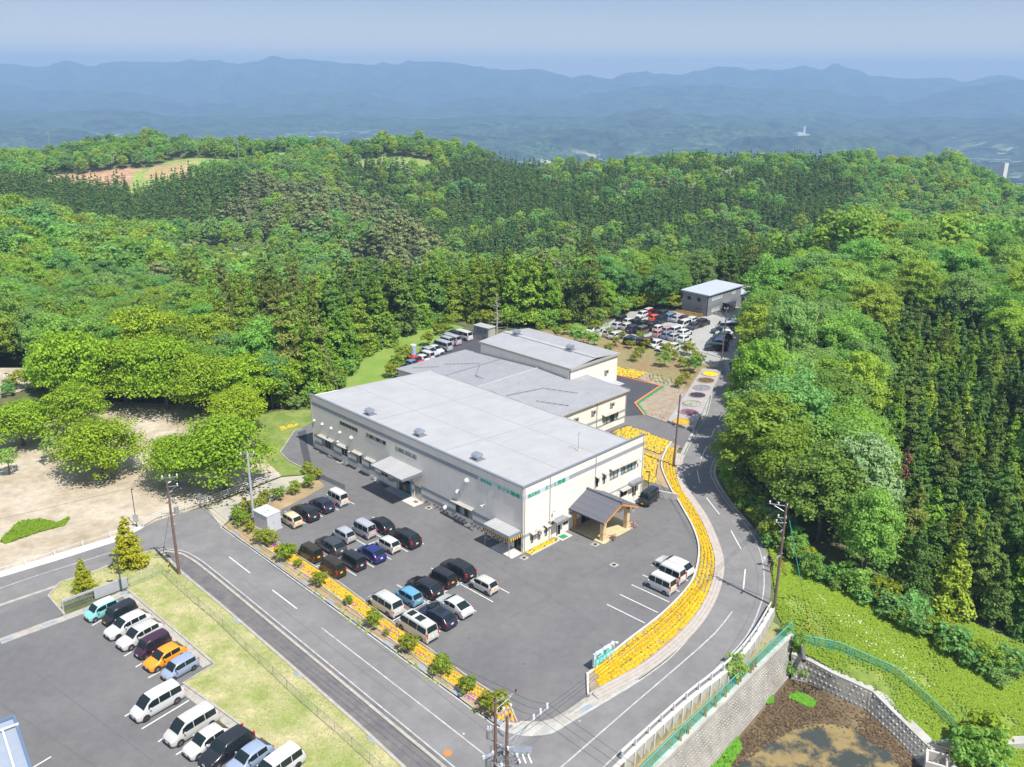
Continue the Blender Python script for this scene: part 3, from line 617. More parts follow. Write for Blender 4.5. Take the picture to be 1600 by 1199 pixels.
for line, st, every in ((offset_line(BR[8:], -0.52), 5.2, 0), (offset_line(R_LEFT, -0.45), 7.0, 1), ([np.array(p) for p in PG([(-60, 1026), (101, 966), (196, 926)])], 4.0, 0), ([np.array(p) for p in PG([(290, 900), (632, 1200)])], 12.0, 0)):
    for x, y, a in along(line, st): gb.box(-0.6, 0.6, -0.24, 0.24, 0.0, 0.045 if every < 2 else 0.1, rot=a, at=(x, y, 0))
gb.build('drain_grate', M_kerb_blue, kind='structure')

# seams, patches and stains of the old asphalt
sm_ = MB()
for pts in ([(480, 712), (700, 840), (905, 960)], [(720, 1010), (870, 925), (1040, 828)], [(40, 1040), (240, 1190)], [(0, 1100), (150, 1199)], [(1010, 1142), (1100, 1062), (1150, 1000), (1182, 930), (1176, 870), (1130, 800)], [(420, 880), (560, 985), (700, 1095), (800, 1175)], [(380, 905), (500, 998), (640, 1105)]):
    ribbon(sm_, smooth_line([G(*p) for p in pts], 1.5), 0.05, 0.0235)
sm_.build('asphalt_seam', mat('bitumen_seam', (.112, .109, .11), .85), kind='structure')
st_ = MB(); qs = random.Random(77)
for k in range(80):
    px, py = (qs.uniform(480, 1050), qs.uniform(780, 1060)) if k < 85 else (qs.uniform(0, 260), qs.uniform(1010, 1190))
    x, y = G(px, py)
    if not bool(inpoly(x, y, LOT if k < 85 else LEFTLOT)): continue
    r = qs.uniform(.08, .3); n = 9; c0 = len(st_.v)
    st_.add([(x + r * qs.uniform(.5, 1.3) * math.cos(6.283 * i / n), y + r * qs.uniform(.5, 1.3) * math.sin(6.283 * i / n), .0165 + .0004 * k % .004) for i in range(n)], [tuple(range(n))])
st_.build('oil_stain', mat('oil_stain', (.118, .114, .115), .8), kind='structure')
# ---------------------------------------------------------------- foliage prototypes (meshes of many leaf-sized faces)
def leaf_mesh(name, cen, nrm, size, mats, aspect=0.75, seed=0, jit=0.45):
    r = np.random.default_rng(seed); n = len(cen)
    nrm = nrm + r.normal(0, jit, nrm.shape); nrm /= np.linalg.norm(nrm, axis=1, keepdims=True) + 1e-9
    a = np.cross(nrm, r.normal(0, 1, nrm.shape)); a /= np.linalg.norm(a, axis=1, keepdims=True) + 1e-9; b = np.cross(nrm, a)
    s = (size * r.uniform(0.6, 1.35, n))[:, None]
    bend = nrm * s * 0.25
    v = np.stack([cen - a * s * 0.5, cen - b * s * 0.5 * aspect + bend * 0.5, cen + a * s * 0.5 , cen + b * s * 0.5 * aspect + bend * 0.5], 1).reshape(-1, 3)
    f = np.arange(4 * n).reshape(-1, 4)
    me = bpy.data.meshes.new(name); me.vertices.add(4 * n); me.vertices.foreach_set('co', v.ravel()); me.loops.add(4 * n); me.loops.foreach_set('vertex_index', f.ravel())
    me.polygons.add(n); me.polygons.foreach_set('loop_start', np.arange(0, 4 * n, 4)); me.polygons.foreach_set('loop_total', np.full(n, 4))
    at = me.attributes.new('lr', 'FLOAT', 'FACE'); at.data.foreach_set('value', np.clip(r.normal(0.5, 0.28, n), 0, 1))
    for m in mats if isinstance(mats, (list, tuple)) else [mats]: me.materials.append(m)
    me.update(calc_edges=True)
    return me
def crown_broad(name, R, H, nl, per, size, m, seed, flat=0.62, base=0.25, lobe=0.30, irr=0.28):
    """rounded uneven crown: lobes of leaves on the upper shell of an ellipsoid, hollows between them; origin at the trunk's foot"""
    r = np.random.default_rng(seed); cs = []; ns = []
    zc = H * (base + (1 - base) * 0.5); rz = H * (1 - base) * 0.5
    k = 0
    for i in range(nl):
        u = 1 - 1.55 * (i + 0.5) / nl; ph = i * 2.39996 + r.uniform(-.3, .3); q = math.sqrt(max(0, 1 - u * u))
        f = 1 + r.uniform(-irr, irr * 0.6)
        c = np.array([R * 0.72 * q * math.cos(ph) * f, R * 0.72 * q * math.sin(ph) * f, zc + rz * 0.74 * u * f])
        lr = R * lobe * r.uniform(0.7, 1.25)
        d = r.normal(0, 1, (per, 3)); d /= np.linalg.norm(d, axis=1, keepdims=True); d[:, 2] = np.where(d[:, 2] < -0.35, -d[:, 2] * 0.6, d[:, 2])
        rad = lr * r.uniform(0.55, 1.05, per)[:, None] * (1 + 0.25 * np.sin(d[:, :1] * 7 + seed))
        cs.append(c + d * rad * np.array([1, 1, flat + 0.1])); nn = d * 0.8 + np.array([0, 0, 0.55]); ns.append(nn)
    return leaf_mesh(name, np.concatenate(cs), np.concatenate(ns), size, m, seed=seed)
def crown_cone(name, R, H, n, size, m, seed, base=0.12, power=0.85, whorl=14, droop=0.25, arms=8):
    """conifer: whorls of separate drooping boughs, each a pad of sprays lit from above, narrowing to a leader"""
    r = np.random.default_rng(seed); cs = []; ns = []
    tot = sum(((1 - (w + .5) / whorl) ** power + 0.1) for w in range(whorl)) * arms
    for w in range(whorl):
        t = (w + r.uniform(0.1, 0.9)) / whorl; z = H * (base + (1 - base) * t); rad = R * (1 - t) ** power + 0.15
        per = max(4, int(n * ((1 - (w + .5) / whorl) ** power + 0.1) / tot))
        for b in range(arms):
            a = r.uniform(0, 2 * math.pi); L = rad * r.uniform(0.6, 1.25); s = r.uniform(0.25, 1.0, per) ** 0.8
            off = r.normal(0, 1, per) * 0.17 * L; x = L * s; zz = z + 0.10 * L - droop * L * s * s * 1.3 + r.normal(0, 0.05 * L + 0.05, per)
            cs.append(np.stack([math.cos(a) * x - math.sin(a) * off, math.sin(a) * x + math.cos(a) * off, zz], -1))
            nn = np.stack([np.full(per, math.cos(a) * 0.5), np.full(per, math.sin(a) * 0.5), np.full(per, 0.85)], -1); ns.append(nn)
    tip = np.stack([r.normal(0, .07, 16), r.normal(0, .07, 16), H * (0.95 + r.uniform(0, .07, 16))], -1); cs.append(tip); ns.append(np.tile([0.3, 0.3, .8], (16, 1)))
    return leaf_mesh(name, np.concatenate(cs), np.concatenate(ns), size, m, aspect=0.6, seed=seed)
def crown_layers(name, R, H, nl, per, size, m, seed, base=0.3):
    """pine or spreading tree: flat pads of foliage at different heights"""
    r = np.random.default_rng(seed); cs = []; ns = []
    for i in range(nl):
        t = i / (nl - 1); z = H * (base + (1 - base) * (0.15 + 0.85 * t)); q = math.sqrt(max(0.02, 1 - (t * 1.02 - 0.1) ** 2)) * R * 0.75
        a = i * 2.4 + r.uniform(-.5, .5); rr = q * r.uniform(0.25, 1.0); pr = R * r.uniform(0.26, 0.46)
        c = np.array([rr * math.cos(a), rr * math.sin(a), z])
        d = r.normal(0, 0.5, (per, 3)); l = np.linalg.norm(d, axis=1, keepdims=True); d = np.where(l > 1.1, d / l * 1.1, d)
        cs.append(c + d * np.array([pr, pr, pr * 0.28])); ns.append(d * 0.5 + np.array([0, 0, 0.9]))
    return leaf_mesh(name, np.concatenate(cs), np.concatenate(ns), size, m, seed=seed)
def trunk_mesh(name, h, r, m, seed, nb=6, spread=2.0, top=0.7):
    q = random.Random(seed); mb = MB(); pts = [(0, 0, -0.4)]
    for i in range(1, 5): pts.append((q.uniform(-.12, .12) * i * .5, q.uniform(-.12, .12) * i * .5, h * top * i / 4))
    mb.tube(pts, r, 7, r1=r * 0.45)
    for b in range(nb):
        t = q.uniform(0.35, 0.95); z = h * top * t; a = b * 2.4 + q.random(); L = spread * q.uniform(0.6, 1.0)
        mb.tube([(0, 0, z), (math.cos(a) * L * .5, math.sin(a) * L * .5, z + L * .38), (math.cos(a) * L, math.sin(a) * L, z + L * .62)], r * 0.42, 5, r1=r * 0.12)
    return mb.mesh(name, m)
LM_b = [leaf_mat('leaves_broad_mid', (0.18, 0.33, 0.055), (0.35, 0.57, 0.11), randv=.2, hue=.02, trans=.5), leaf_mat('leaves_broad_cool', (0.155, 0.30, 0.075), (0.315, 0.52, 0.15), randv=.2, hue=.02, trans=.5), leaf_mat('leaves_broad_yellow', (0.22, 0.34, 0.04), (0.41, 0.58, 0.07), randv=.18, hue=.02, trans=.5)]
LM_c = [leaf_mat('needles_dark', (0.07, 0.145, 0.03), (0.20, 0.33, 0.06), hue=0.02), leaf_mat('needles_bright', (0.12, 0.22, 0.022), (0.34, 0.49, 0.045), hue=0.025)]
LM_cb = leaf_mat('needles_bronze', (0.11, 0.15, 0.028), (0.29, 0.35, 0.07), hue=0.02)
LM_p = leaf_mat('needles_pine', (0.15, 0.20, 0.065), (0.36, 0.42, 0.16), hue=0.03)
LM_park = leaf_mat('leaves_park', (0.18, 0.30, 0.014), (0.42, 0.57, 0.032), randv=0.12, hue=.012)
LM_gold = leaf_mat('needles_gold', (0.25, 0.30, 0.010), (0.52, 0.54, 0.03), randv=0.05)
LM_shrub = leaf_mat('leaves_shrub', (0.15, 0.21, 0.012), (0.36, 0.44, 0.03), randv=0.12)
LM_pale = leaf_mat('leaves_pale_flowering', (0.20, 0.30, 0.09), (0.42, 0.50, 0.24), randv=0.1)
LM_willow = leaf_mat('leaves_light_olive', (0.14, 0.18, 0.03), (0.34, 0.37, 0.08), randv=0.1)
LM_red = leaf_mat('leaves_dead_brown', (0.18, 0.08, 0.05), (0.36, 0.2, 0.12), randv=0.1)
NB = [crown_broad('crown', 4.6, 11.5, 64, 250, 0.31, LM_b[i % 3], 10 + i, base=0.05, lobe=0.25, irr=0.34) for i in range(6)]
NC = [crown_cone('crown', 2.9, 10.0, 6800, 0.44, LM_c[i % 2], 30 + i, base=0.04, power=0.8, whorl=11 + i, arms=7 + i % 2) for i in range(4)] + [crown_cone('crown', 3.4, 12.5, 6500, 0.38, LM_cb, 36, base=0.05, power=0.85, whorl=13)]
NP = [crown_layers('crown', 4.2, 12, 20, 260, 0.4, LM_p, 50 + i) for i in range(2)]
FB = [crown_broad('crown', 4.6, 11.5, 30, 34, .85, LM_b[i % 3], 110 + i, base=0.12, lobe=0.30) for i in range(6)] + [crown_broad('crown', 4.6, 10, 24, 26, 1.0, LM_pale, 117, base=0.12, lobe=0.30)]
FC = [crown_cone('crown', 2.7, 10.5, 620, 0.85, LM_c[i % 2], 130 + i, base=0.06, power=0.85, whorl=8, arms=6) for i in range(4)] + [crown_cone('crown', 2.9, 11.5, 620, 0.85, LM_cb, 137, base=0.06, power=0.85, whorl=9, arms=6)]
FP = [crown_layers('crown', 4.0, 11, 13, 46, 1.0, LM_p, 150 + i) for i in range(3)]
TB = trunk_mesh('trunk', 12, 0.22, M_bark, 1, spread=3.0); TC = trunk_mesh('trunk', 10, 0.2, M_bark, 2, nb=0, top=0.85); TP = trunk_mesh('trunk', 11, 0.2, mat('bark_red', (0.24, 0.13, 0.08), 0.9, var=0.2, scale=4), 3, spread=2.2)
def tree(name, crown, trunk, x, y, z, s, rz, sz=None, **kw):
    t = empty(name, (x, y, z), rz, **kw)
    w1, w2, w3 = ((x * 7.13) % 1, (y * 5.77) % 1, (x * 3.1 + y) % 1)
    sc = (s, s, sz) if sz else (s * (.86 + .3 * w1), s * (.86 + .3 * w2), s * (.84 + .34 * w3))
    child('trunk', trunk, t, scale=sc); child('crown', crown, t, scale=sc)
    return t
# ---------------------------------------------------------------- the woods
CLEAR = PG([(-300, 1500), (-400, 655), (-60, 600), (0, 562), (55, 562), (76, 590), (68, 628), (180, 622), (300, 622), (392, 640), (440, 638), (480, 636), (520, 612), (562, 562), (606, 530), (670, 504), (742, 502), (790, 511), (850, 505), (905, 507), (950, 492), (985, 482), (1055, 482)]) + [G(1062, 470), G(1075, 452), (47, 222), (60, 238), (68, 236), (72, 220)] + PG([(1215, 478), (1185, 520), (1178, 560), (1176, 610), (1170, 660), (1158, 700), (1146, 735), (1156, 775), (1186, 808), (1216, 838), (1236, 862), (1290, 880), (1400, 915), (1500, 955), (1580, 985), (1700, 1060), (1900, 1500)])
def zone(px, py, n):
    """kind of wood at a picture position: b broadleaf, c conifer dark, C conifer bright, p pine"""
    def ins(*q): return bool(inpoly(px, py, q))
    if ins((1385, 600), (1360, 520), (1380, 470), (1480, 480), (1640, 560), (1640, 960), (1570, 930), (1480, 880), (1410, 840), (1365, 740)): return 'C' if n > .72 else 'c'
    if ins((1100, 385), (1420, 380), (1420, 405), (1250, 415), (1100, 420)): return 'c'
    if ins((440, 470), (560, 420), (720, 432), (1060, 440), (1070, 500), (900, 520), (740, 530), (640, 545), (560, 615), (450, 600), (380, 520)): return 'C' if n > .2 else 'c'
    if ins((-50, 275), (90, 268), (240, 270), (340, 262), (390, 275), (330, 350), (150, 345), (100, 320), (-50, 300)): return 'c'
    if ins((330, 285), (440, 262), (520, 285), (640, 330), (710, 395), (640, 425), (520, 380), (400, 355), (330, 330)): return 'p' if n > .3 else 'b'
    if ins((180, 375), (300, 390), (330, 430), (260, 450), (180, 420)): return 'p' if n > .5 else 'b'
    if ins((540, 240), (900, 250), (1120, 300), (1180, 400), (900, 425), (740, 410), (640, 330), (520, 280)): return 'c' if n > .33 else 'b' if n > .12 else 'p'
    if ins((1000, 250), (1300, 240), (1350, 330), (1250, 380), (1120, 300)): return 'c' if n > .45 else 'b'
    if ins((270, 430), (420, 420), (480, 520), (380, 540), (280, 480)): return 'C' if n > .5 else 'b'
    if ins((-20, 440), (120, 470), (200, 520), (100, 540), (-20, 500)): return 'C' if n > .8 else 'b'
    return 'b' if n > .1 else 'C'
cand = {'b': [], 'c': [], 'p': []}
tr = random.Random(11)
def try_place(x, y):
    px, py = proj(x, y, 0)
    if px < -130 or px > 1740: return None
    return px, py
step = 2.6; y = 84.0; grid = []
while y < 700:
    st = step if y < 280 else 3.2
    w = y * 0.74 + 25; x = -w
    while x < w:
        grid.append((x + tr.uniform(-.45, .45) * st, y + tr.uniform(-.45, .45) * st, tr.random(), tr.random())); x += st
    y += st
gx = np.array([g[0] for g in grid]); gy = np.array([g[1] for g in grid])
gzz = ground_z(gx, gy); excl = inpoly(gx, gy, CLEAR) | inpoly(gx, gy, POND) | inpoly(gx, gy, GRASSY) | inpoly(gx, gy, STRIP) | inpoly(gx, gy, road_poly)
for k_, (w, c) in enumerate(FIELDW):
    if k_ != 3: excl |= inpoly(gx, gy, w)
scrub = inpoly(gx, gy, FIELDW[3][0])
nz = vnoise(gx, gy, 26, 31) * 0.5 + vnoise(gx, gy, 9, 32) * 0.5
zrow = np.array([proj(a, b, c + 7) for a, b, c in zip(gx, gy, gzz)])
occ = {}
for i in np.argsort(gy):
    if excl[i]: continue
    px, py = zrow[i]
    if px < -270 or px > 1870 or py > 1300: continue
    n = float(np.clip((nz[i] - 0.22) / 0.56, 0, 1)) * 0.75 + grid[i][2] * 0.25
    k = zone(px, py, n)
    if gx[i] > 20 and gy[i] < 265 and k in 'cC' and px < 1340 and py > 425: k = 'b'
    x, y, z, q = gx[i], gy[i], gzz[i], grid[i][3]
    if scrub[i]: k = 'b'
    kk = 'c' if k in 'cC' else k
    rmin = 3.1 if kk == 'c' else (6.0 if kk == 'b' else 5.2)
    if kk == 'b' and (y < 270 and px > 1100): rmin = 7.0
    if k in 'cC' and y < 270 and px > 1300: rmin = 2.75
    if scrub[i]: rmin = 3.2; q = -q
    if kk == 'c' and y < 245 and 440 < px < 1000: rmin = 3.9
    # spacing: dart throwing on a hash grid
    c0, c1 = int(x // 7), int(y // 7); ok = True
    for a in (-1, 0, 1):
        for b in (-1, 0, 1):
            for (ex, ey, er) in occ.get((c0 + a, c1 + b), ()):
                if (ex - x) ** 2 + (ey - y) ** 2 < ((er + rmin) / 2) ** 2 * 0.82: ok = False; break
            if not ok: break
        if not ok: break
    if not ok: continue
    occ.setdefault((c0, c1), []).append((x, y, rmin))
    cand[kk].append((x, y, z, q, k, px, py))
def edge_px(px, py): return -20 < px < 1620 and 190 < py < 1190
def which(px, py, y, kk, idx, s):
    tone = (('fresh green', 'cool green', 'yellow-green')[idx % 3] if idx < 6 else 'pale') if kk == 'b' else ('bronze' if idx == 4 else ('dark green', 'bright green')[idx % 2]) if kk == 'c' else 'olive'
    sz = 'small' if s < .86 else 'large' if s > 1.12 else 'middling'
    if px > 1120 and y < 275: w = 'the wood right of the curving road'; lo, hi, a, b = 120, 185, 1280, 1440
    elif px < 640 and y < 240: w = 'the wood left of the white-roofed factory'; lo, hi, a, b = 175, 208, 180, 400
    elif y < 240: w = 'the tree belt behind the factory'; lo, hi, a, b = 208, 222, 780, 920
    elif px < 500: w = 'the wooded hill beyond the park'; lo, hi, a, b = 300, 420, 150, 320
    elif px < 1050: w = 'the hillside beyond the factory'; lo, hi, a, b = 320, 450, 660, 850
    else: w = 'the hillside beyond the grey building'; lo, hi, a, b = 320, 450, 1230, 1420
    return '%s %s %s, %s %s part of %s' % (sz, tone, {'b': 'leafy tree', 'c': 'cypress', 'p': 'pine'}[kk], 'near' if y < lo else 'far' if y > hi else 'middle', 'left' if px < a else 'right' if px > b else 'centre', w)
def area_of(px, py, y, kk):
    n = {'b': 'leafy tree', 'c': 'cypress', 'p': 'pine'}[kk]
    col = {'b': 'rounded green leafy tree', 'c': 'pointed dark green cypress', 'p': 'olive flat-topped pine'}[kk]
    if px > 1120 and y < 275: w = 'in the wood right of the curving road'
    elif px < 640 and y < 240: w = 'in the wood left of the white-roofed factory'
    elif y < 240: w = 'in the tree belt behind the factory'
    elif px < 500: w = 'on the wooded hill at the left beyond the park'
    elif px < 1050: w = 'on the wooded hillside beyond the factory'
    else: w = 'on the wooded hillside beyond the grey building'
    return col + ' ' + w
protoN = {'b': NB, 'c': NC, 'p': NP}; protoF = {'b': FB, 'c': FC, 'p': FP}; trunks = {'b': TB, 'c': TC, 'p': TP}
names = {'b': 'broadleaf_tree', 'c': 'cypress_tree', 'p': 'pine_tree'}
rest = {'b': [], 'c': [], 'p': []}; src = {'b': {}, 'c': {}, 'p': {}}
for kk in 'bcp':
    L = cand[kk]; vis = [c for c in L if edge_px(c[5], c[6])]
    vis.sort(key=lambda c: c[1]); pick = set(id(c) for c in vis[:292])
    for c in L:
        x, y, z, q, k, px, py = c
        scr = q < 0; q = abs(q); v = int(q * 997)
        if kk == 'b': idx = [0, 1, 2, 3, 4, 5, 0, 3, 1, 2][v % 10]; s = 0.78 + 0.42 * ((v // 10) % 10) / 10
        elif kk == 'c':
            idx = (1, 3)[v % 2] if k == 'C' else (0, 2)[v % 2]
            if v % 17 == 0: idx = 4 if v % 2 else idx
            if px > 270 and px < 500 and y < 250 and v % 3 == 0: idx = 4
            s = 0.72 + 0.34 * ((v // 10) % 10) / 10
        else: idx = v % len(NP); s = 0.8 + 0.3 * ((v // 10) % 10) / 10
        if y > 420 and kk != 'c': s *= 0.86
        if kk == 'b' and y < 270 and px > 1100:
            s *= 1.22
        if kk == 'c' and y < 270 and px > 1300: s *= 0.88
        if kk == 'c' and y < 260 and px < 1100: s *= 1.42
        if kk == 'b' and y > 480 and v % 29 == 0: idx = 6
        rz = (v % 63) * 0.1
        if scr: s = .28 + .2 * ((v // 10) % 10) / 10; idx = (2, 5, 2, 6)[v % 4]
        if id(c) in pick:
            nearm = y < 255
            P = protoN[kk] if nearm else protoF[kk]; idx2 = idx % len(P)
            t = tree(names[kk], P[idx2], trunks[kk], x, y, z, s, rz, label=which(px, py, y, kk, idx, s), cat='tree', group=area_of(px, py, y, kk).replace('tree ', 'trees ', 1).replace('cypress ', 'cypresses ', 1).replace('pine ', 'pines ', 1))
        else: rest[kk].append((x, y, z, s, rz, idx, y < 255))
def forest(name, items, meshes, label):
    """the trees beyond the first few hundred: one object, scattered by geometry nodes on its own points"""
    me = bpy.data.meshes.new(name); me.vertices.add(len(items)); me.vertices.foreach_set('co', np.array([i[:3] for i in items], float).ravel())
    for an, ty, vals in (('sc', 'FLOAT', [i[3] * (.88 + .26 * ((i[0] * 7.13) % 1)) for i in items]), ('sh', 'FLOAT', [i[3] * (.82 + .36 * ((i[1] * 5.77) % 1)) for i in items]), ('rz', 'FLOAT', [i[4] for i in items]), ('pi', 'INT', [i[5] for i in items])):
        a = me.attributes.new(an, ty, 'POINT'); a.data.foreach_set('value', np.array(vals, dtype=np.float32 if ty == 'FLOAT' else np.int32))
    o = bpy.data.objects.new(name, me); COL.objects.link(o); tag(o, label=label, kind='stuff')
    ng = bpy.data.node_groups.new(name + '_scatter', 'GeometryNodeTree'); ng.interface.new_socket('Geometry', in_out='INPUT', socket_type='NodeSocketGeometry'); ng.interface.new_socket('Geometry', in_out='OUTPUT', socket_type='NodeSocketGeometry')
    N = ng.nodes; L = ng.links; gi = N.new('NodeGroupInput'); go = N.new('NodeGroupOutput'); iop = N.new('GeometryNodeInstanceOnPoints'); jn = N.new('GeometryNodeJoinGeometry')
    iop.inputs['Pick Instance'].default_value = True
    for mm in reversed(meshes):
        so = bpy.data.objects.new('leaf_source', mm); oi = N.new('GeometryNodeObjectInfo'); oi.inputs['Object'].default_value = so; oi.inputs['As Instance'].default_value = True
        L.new(oi.outputs['Geometry'], jn.inputs[0])
    L.new(gi.outputs[0], iop.inputs['Points']); L.new(jn.outputs[0], iop.inputs['Instance'])
    def nattr(n, ty):
        a = N.new('GeometryNodeInputNamedAttribute'); a.data_type = ty; a.inputs['Name'].default_value = n; return a.outputs[0]
    L.new(nattr('pi', 'INT'), iop.inputs['Instance Index'])
    cx = N.new('ShaderNodeCombineXYZ'); L.new(nattr('rz', 'FLOAT'), cx.inputs[2]); L.new(cx.outputs[0], iop.inputs['Rotation'])
    cs = N.new('ShaderNodeCombineXYZ')
    for i in range(3): L.new(nattr('sh' if i == 2 else 'sc', 'FLOAT'), cs.inputs[i])
    L.new(cs.outputs[0], iop.inputs['Scale']); L.new(iop.outputs[0], go.inputs[0])
    md = o.modifiers.new('scatter', 'NODES'); md.node_group = ng
    return o
lab = {'b': 'mass of distant leafy woodland covering the hills', 'c': 'mass of distant cypress plantation on the hills', 'p': 'mass of distant pine wood on the middle spur'}
nm = {'b': 'broadleaf_forest', 'c': 'cypress_forest', 'p': 'pine_forest'}
for kk in 'bcp':
    n_near = len(protoN[kk]); items = []
    for (x, y, z, s, rz, idx, nearm) in rest[kk]:
        items.append((x, y, z, s, rz, idx % n_near if nearm else n_near + idx % len(protoF[kk])))
    if items: forest(nm[kk], items, protoN[kk] + protoF[kk], lab[kk])
print('TREES', {k: (len(cand[k]), len(rest[k])) for k in cand})
# ---------------------------------------------------------------- buildings
TH = 0.781; BX, BY = 1.43, 92.9
# factory frame: local x runs along the right-hand front, local y along the long left-hand front
def D2W(lx, ly): return (BX + lx * math.sin(TH) - ly * math.cos(TH), BY + lx * math.cos(TH) + ly * math.sin(TH))
BRZ = math.pi / 2 - TH
def wall_holes(mb, axis, length, height, holes, t=0.22, m=0, z0=0.0, zs=None):
    """wall in its own plane (a along the wall, z up), outer face on the zero side; holes are (a0,a1,z0,z1)"""
    A = sorted(set([0.0, length] + [h[0] for h in holes] + [h[1] for h in holes])); Zs = sorted(set([z0, height] + [h[2] for h in holes] + [h[3] for h in holes]))
    def P(a, z, d): return (d, a, z) if axis == 'y' else (a, d, z)
    def hole(a, z): return any(h[0] < a < h[1] and h[2] < z < h[3] for h in holes)
    for i in range(len(A) - 1):
        for j in range(len(Zs) - 1):
            a0, a1, b0, b1 = A[i], A[i + 1], Zs[j], Zs[j + 1]
            if hole((a0 + a1) / 2, (b0 + b1) / 2): continue
            q = [P(a0, b0, 0), P(a1, b0, 0), P(a1, b1, 0), P(a0, b1, 0)]
            mb.add(q, [(0, 1, 2, 3) if axis == 'x' else (3, 2, 1, 0)], m)
            q = [P(a0, b0, t), P(a1, b0, t), P(a1, b1, t), P(a0, b1, t)]
            mb.add(q, [(3, 2, 1, 0) if axis == 'x' else (0, 1, 2, 3)], m)
    for a0, a1, b0, b1 in holes:
        mb.add([P(a0, b0, 0), P(a1, b0, 0), P(a1, b0, t), P(a0, b0, t)], [(0, 1, 2, 3)], m); mb.add([P(a0, b1, 0), P(a1, b1, 0), P(a1, b1, t), P(a0, b1, t)], [(0, 1, 2, 3)], m)
        mb.add([P(a0, b0, 0), P(a0, b1, 0), P(a0, b1, t), P(a0, b0, t)], [(0, 1, 2, 3)], m); mb.add([P(a1, b0, 0), P(a1, b1, 0), P(a1, b1, t), P(a1, b0, t)], [(0, 1, 2, 3)], m)
def fbox(mb, axis, a0, a1, d0, d1, z0, z1, m=0):
    """box on a facade: a along the wall, d outwards positive"""
    if axis == 'y': mb.box(-d1, -d0, a0, a1, z0, z1, m)
    else: mb.box(a0, a1, -d1, -d0, z0, z1, m)
def window(par, axis, a0, a1, z0, z1, panes=2, fm=None, gm=None, base=(0, 0, 0), depth=0.07, label=None):
    """window set in the wall opening: frame, panes"""
    fm = fm or M_frame; gm = gm or M_glass_t; w = 0.06; X, Y0, Z0 = base
    mb = MB()
    fbox(mb, axis, a0, a1, -0.12, 0.035, z0, z0 + w); fbox(mb, axis, a0, a1, -0.12, 0.035, z1 - w, z1)
    fbox(mb, axis, a0, a0 + w, -0.12, 0.033, z0 + w, z1 - w); fbox(mb, axis, a1 - w, a1, -0.12, 0.033, z0 + w, z1 - w)
    for k in range(1, panes):
        c = a0 + (a1 - a0) * k / panes; fbox(mb, axis, c - 0.035, c + 0.035, -0.11, 0.02, z0 + w, z1 - w)
    f = mb.build('window', fm, par); f.location = base
    if label: f['label'] = label
    for k in range(panes):
        p0 = a0 + (a1 - a0) * k / panes + 0.03; p1 = a0 + (a1 - a0) * (k + 1) / panes - 0.03
        g = gm[k % len(gm)] if isinstance(gm, (list, tuple)) else gm
        pm = MB(); fbox(pm, axis, p0, p1, -0.10, -depth, z0 + 0.03, z1 - 0.03); pm.build('pane', g, f)
    return f
def awning(par, axis, a0, a1, z, d=0.55, base=(0, 0, 0), m=None):
    mb = MB()
    if axis == 'y': vs = [(0, a0, z), (0, a1, z), (-d, a1, z - 0.14), (-d, a0, z - 0.14)]
    else: vs = [(a0, 0, z), (a1, 0, z), (a1, -d, z - 0.14), (a0, -d, z - 0.14)]
    mb.add(vs + [(v[0], v[1], v[2] - 0.06) for v in vs], [(0, 1, 2, 3), (7, 6, 5, 4), (0, 4, 5, 1), (1, 5, 6, 2), (2, 6, 7, 3), (3, 7, 4, 0)])
    o = mb.build('window_awning', m or M_offw, par); o.location = base; return o
def vent_hood(par, axis, a, z, r=0.27, base=(0, 0, 0)):
    mb = MB(); pts = []
    n = 10
    def P(a_, d, zz): return (-d, a_, zz) if axis == 'y' else (a_, -d, zz)
    vs = []; fs = []
    for i in range(5):
        t = i / 4 * math.pi / 2
        for q in range(n):
            s = 2 * math.pi * q / n; vs.append(P(a + r * math.cos(t * .98) * math.cos(s), 0.08 + r * 1.1 * math.sin(t), z + r * math.cos(t * .98) * math.sin(s)))
    for i in range(4):
        for q in range(n): fs.append((i * n + q, i * n + (q + 1) % n, (i + 1) * n + (q + 1) % n, (i + 1) * n + q))
    mb.add(vs, fs); mb.add([P(a + r * math.cos(2 * math.pi * q / n), dd, z + r * math.sin(2 * math.pi * q / n)) for dd in (0, 0.08) for q in range(n)], [(q, (q + 1) % n, n + (q + 1) % n, n + q) for q in range(n)])
    o = mb.build('vent_hood', M_white, par, smooth=True); o.location = base
    return o
def text_mesh(body, size):
    cu = bpy.data.curves.new('lettering', 'FONT'); cu.body = body; cu.size = size; cu.extrude = 0.02; cu.offset = size * 0.006; cu.resolution_u = 2
    o = bpy.data.objects.new('lettering', cu); COL.objects.link(o); dg = bpy.context.evaluated_depsgraph_get()
    me = bpy.data.meshes.new_from_object(o.evaluated_get(dg)); bpy.data.objects.remove(o); me.name = 'lettering'
    return me
def letter(par, body, size, loc, rz, m, tilt=math.pi / 2, wscale=1.0, label=None):
    me = text_mesh(body, size); me.materials.clear(); me.materials.append(m)
    o = bpy.data.objects.new('lettering', me); COL.objects.link(o); o.parent = par; o.location = loc; o.rotation_euler = (tilt, 0, rz); o.scale = (wscale, 1, 1)
    if label: o['label'] = label
    return o
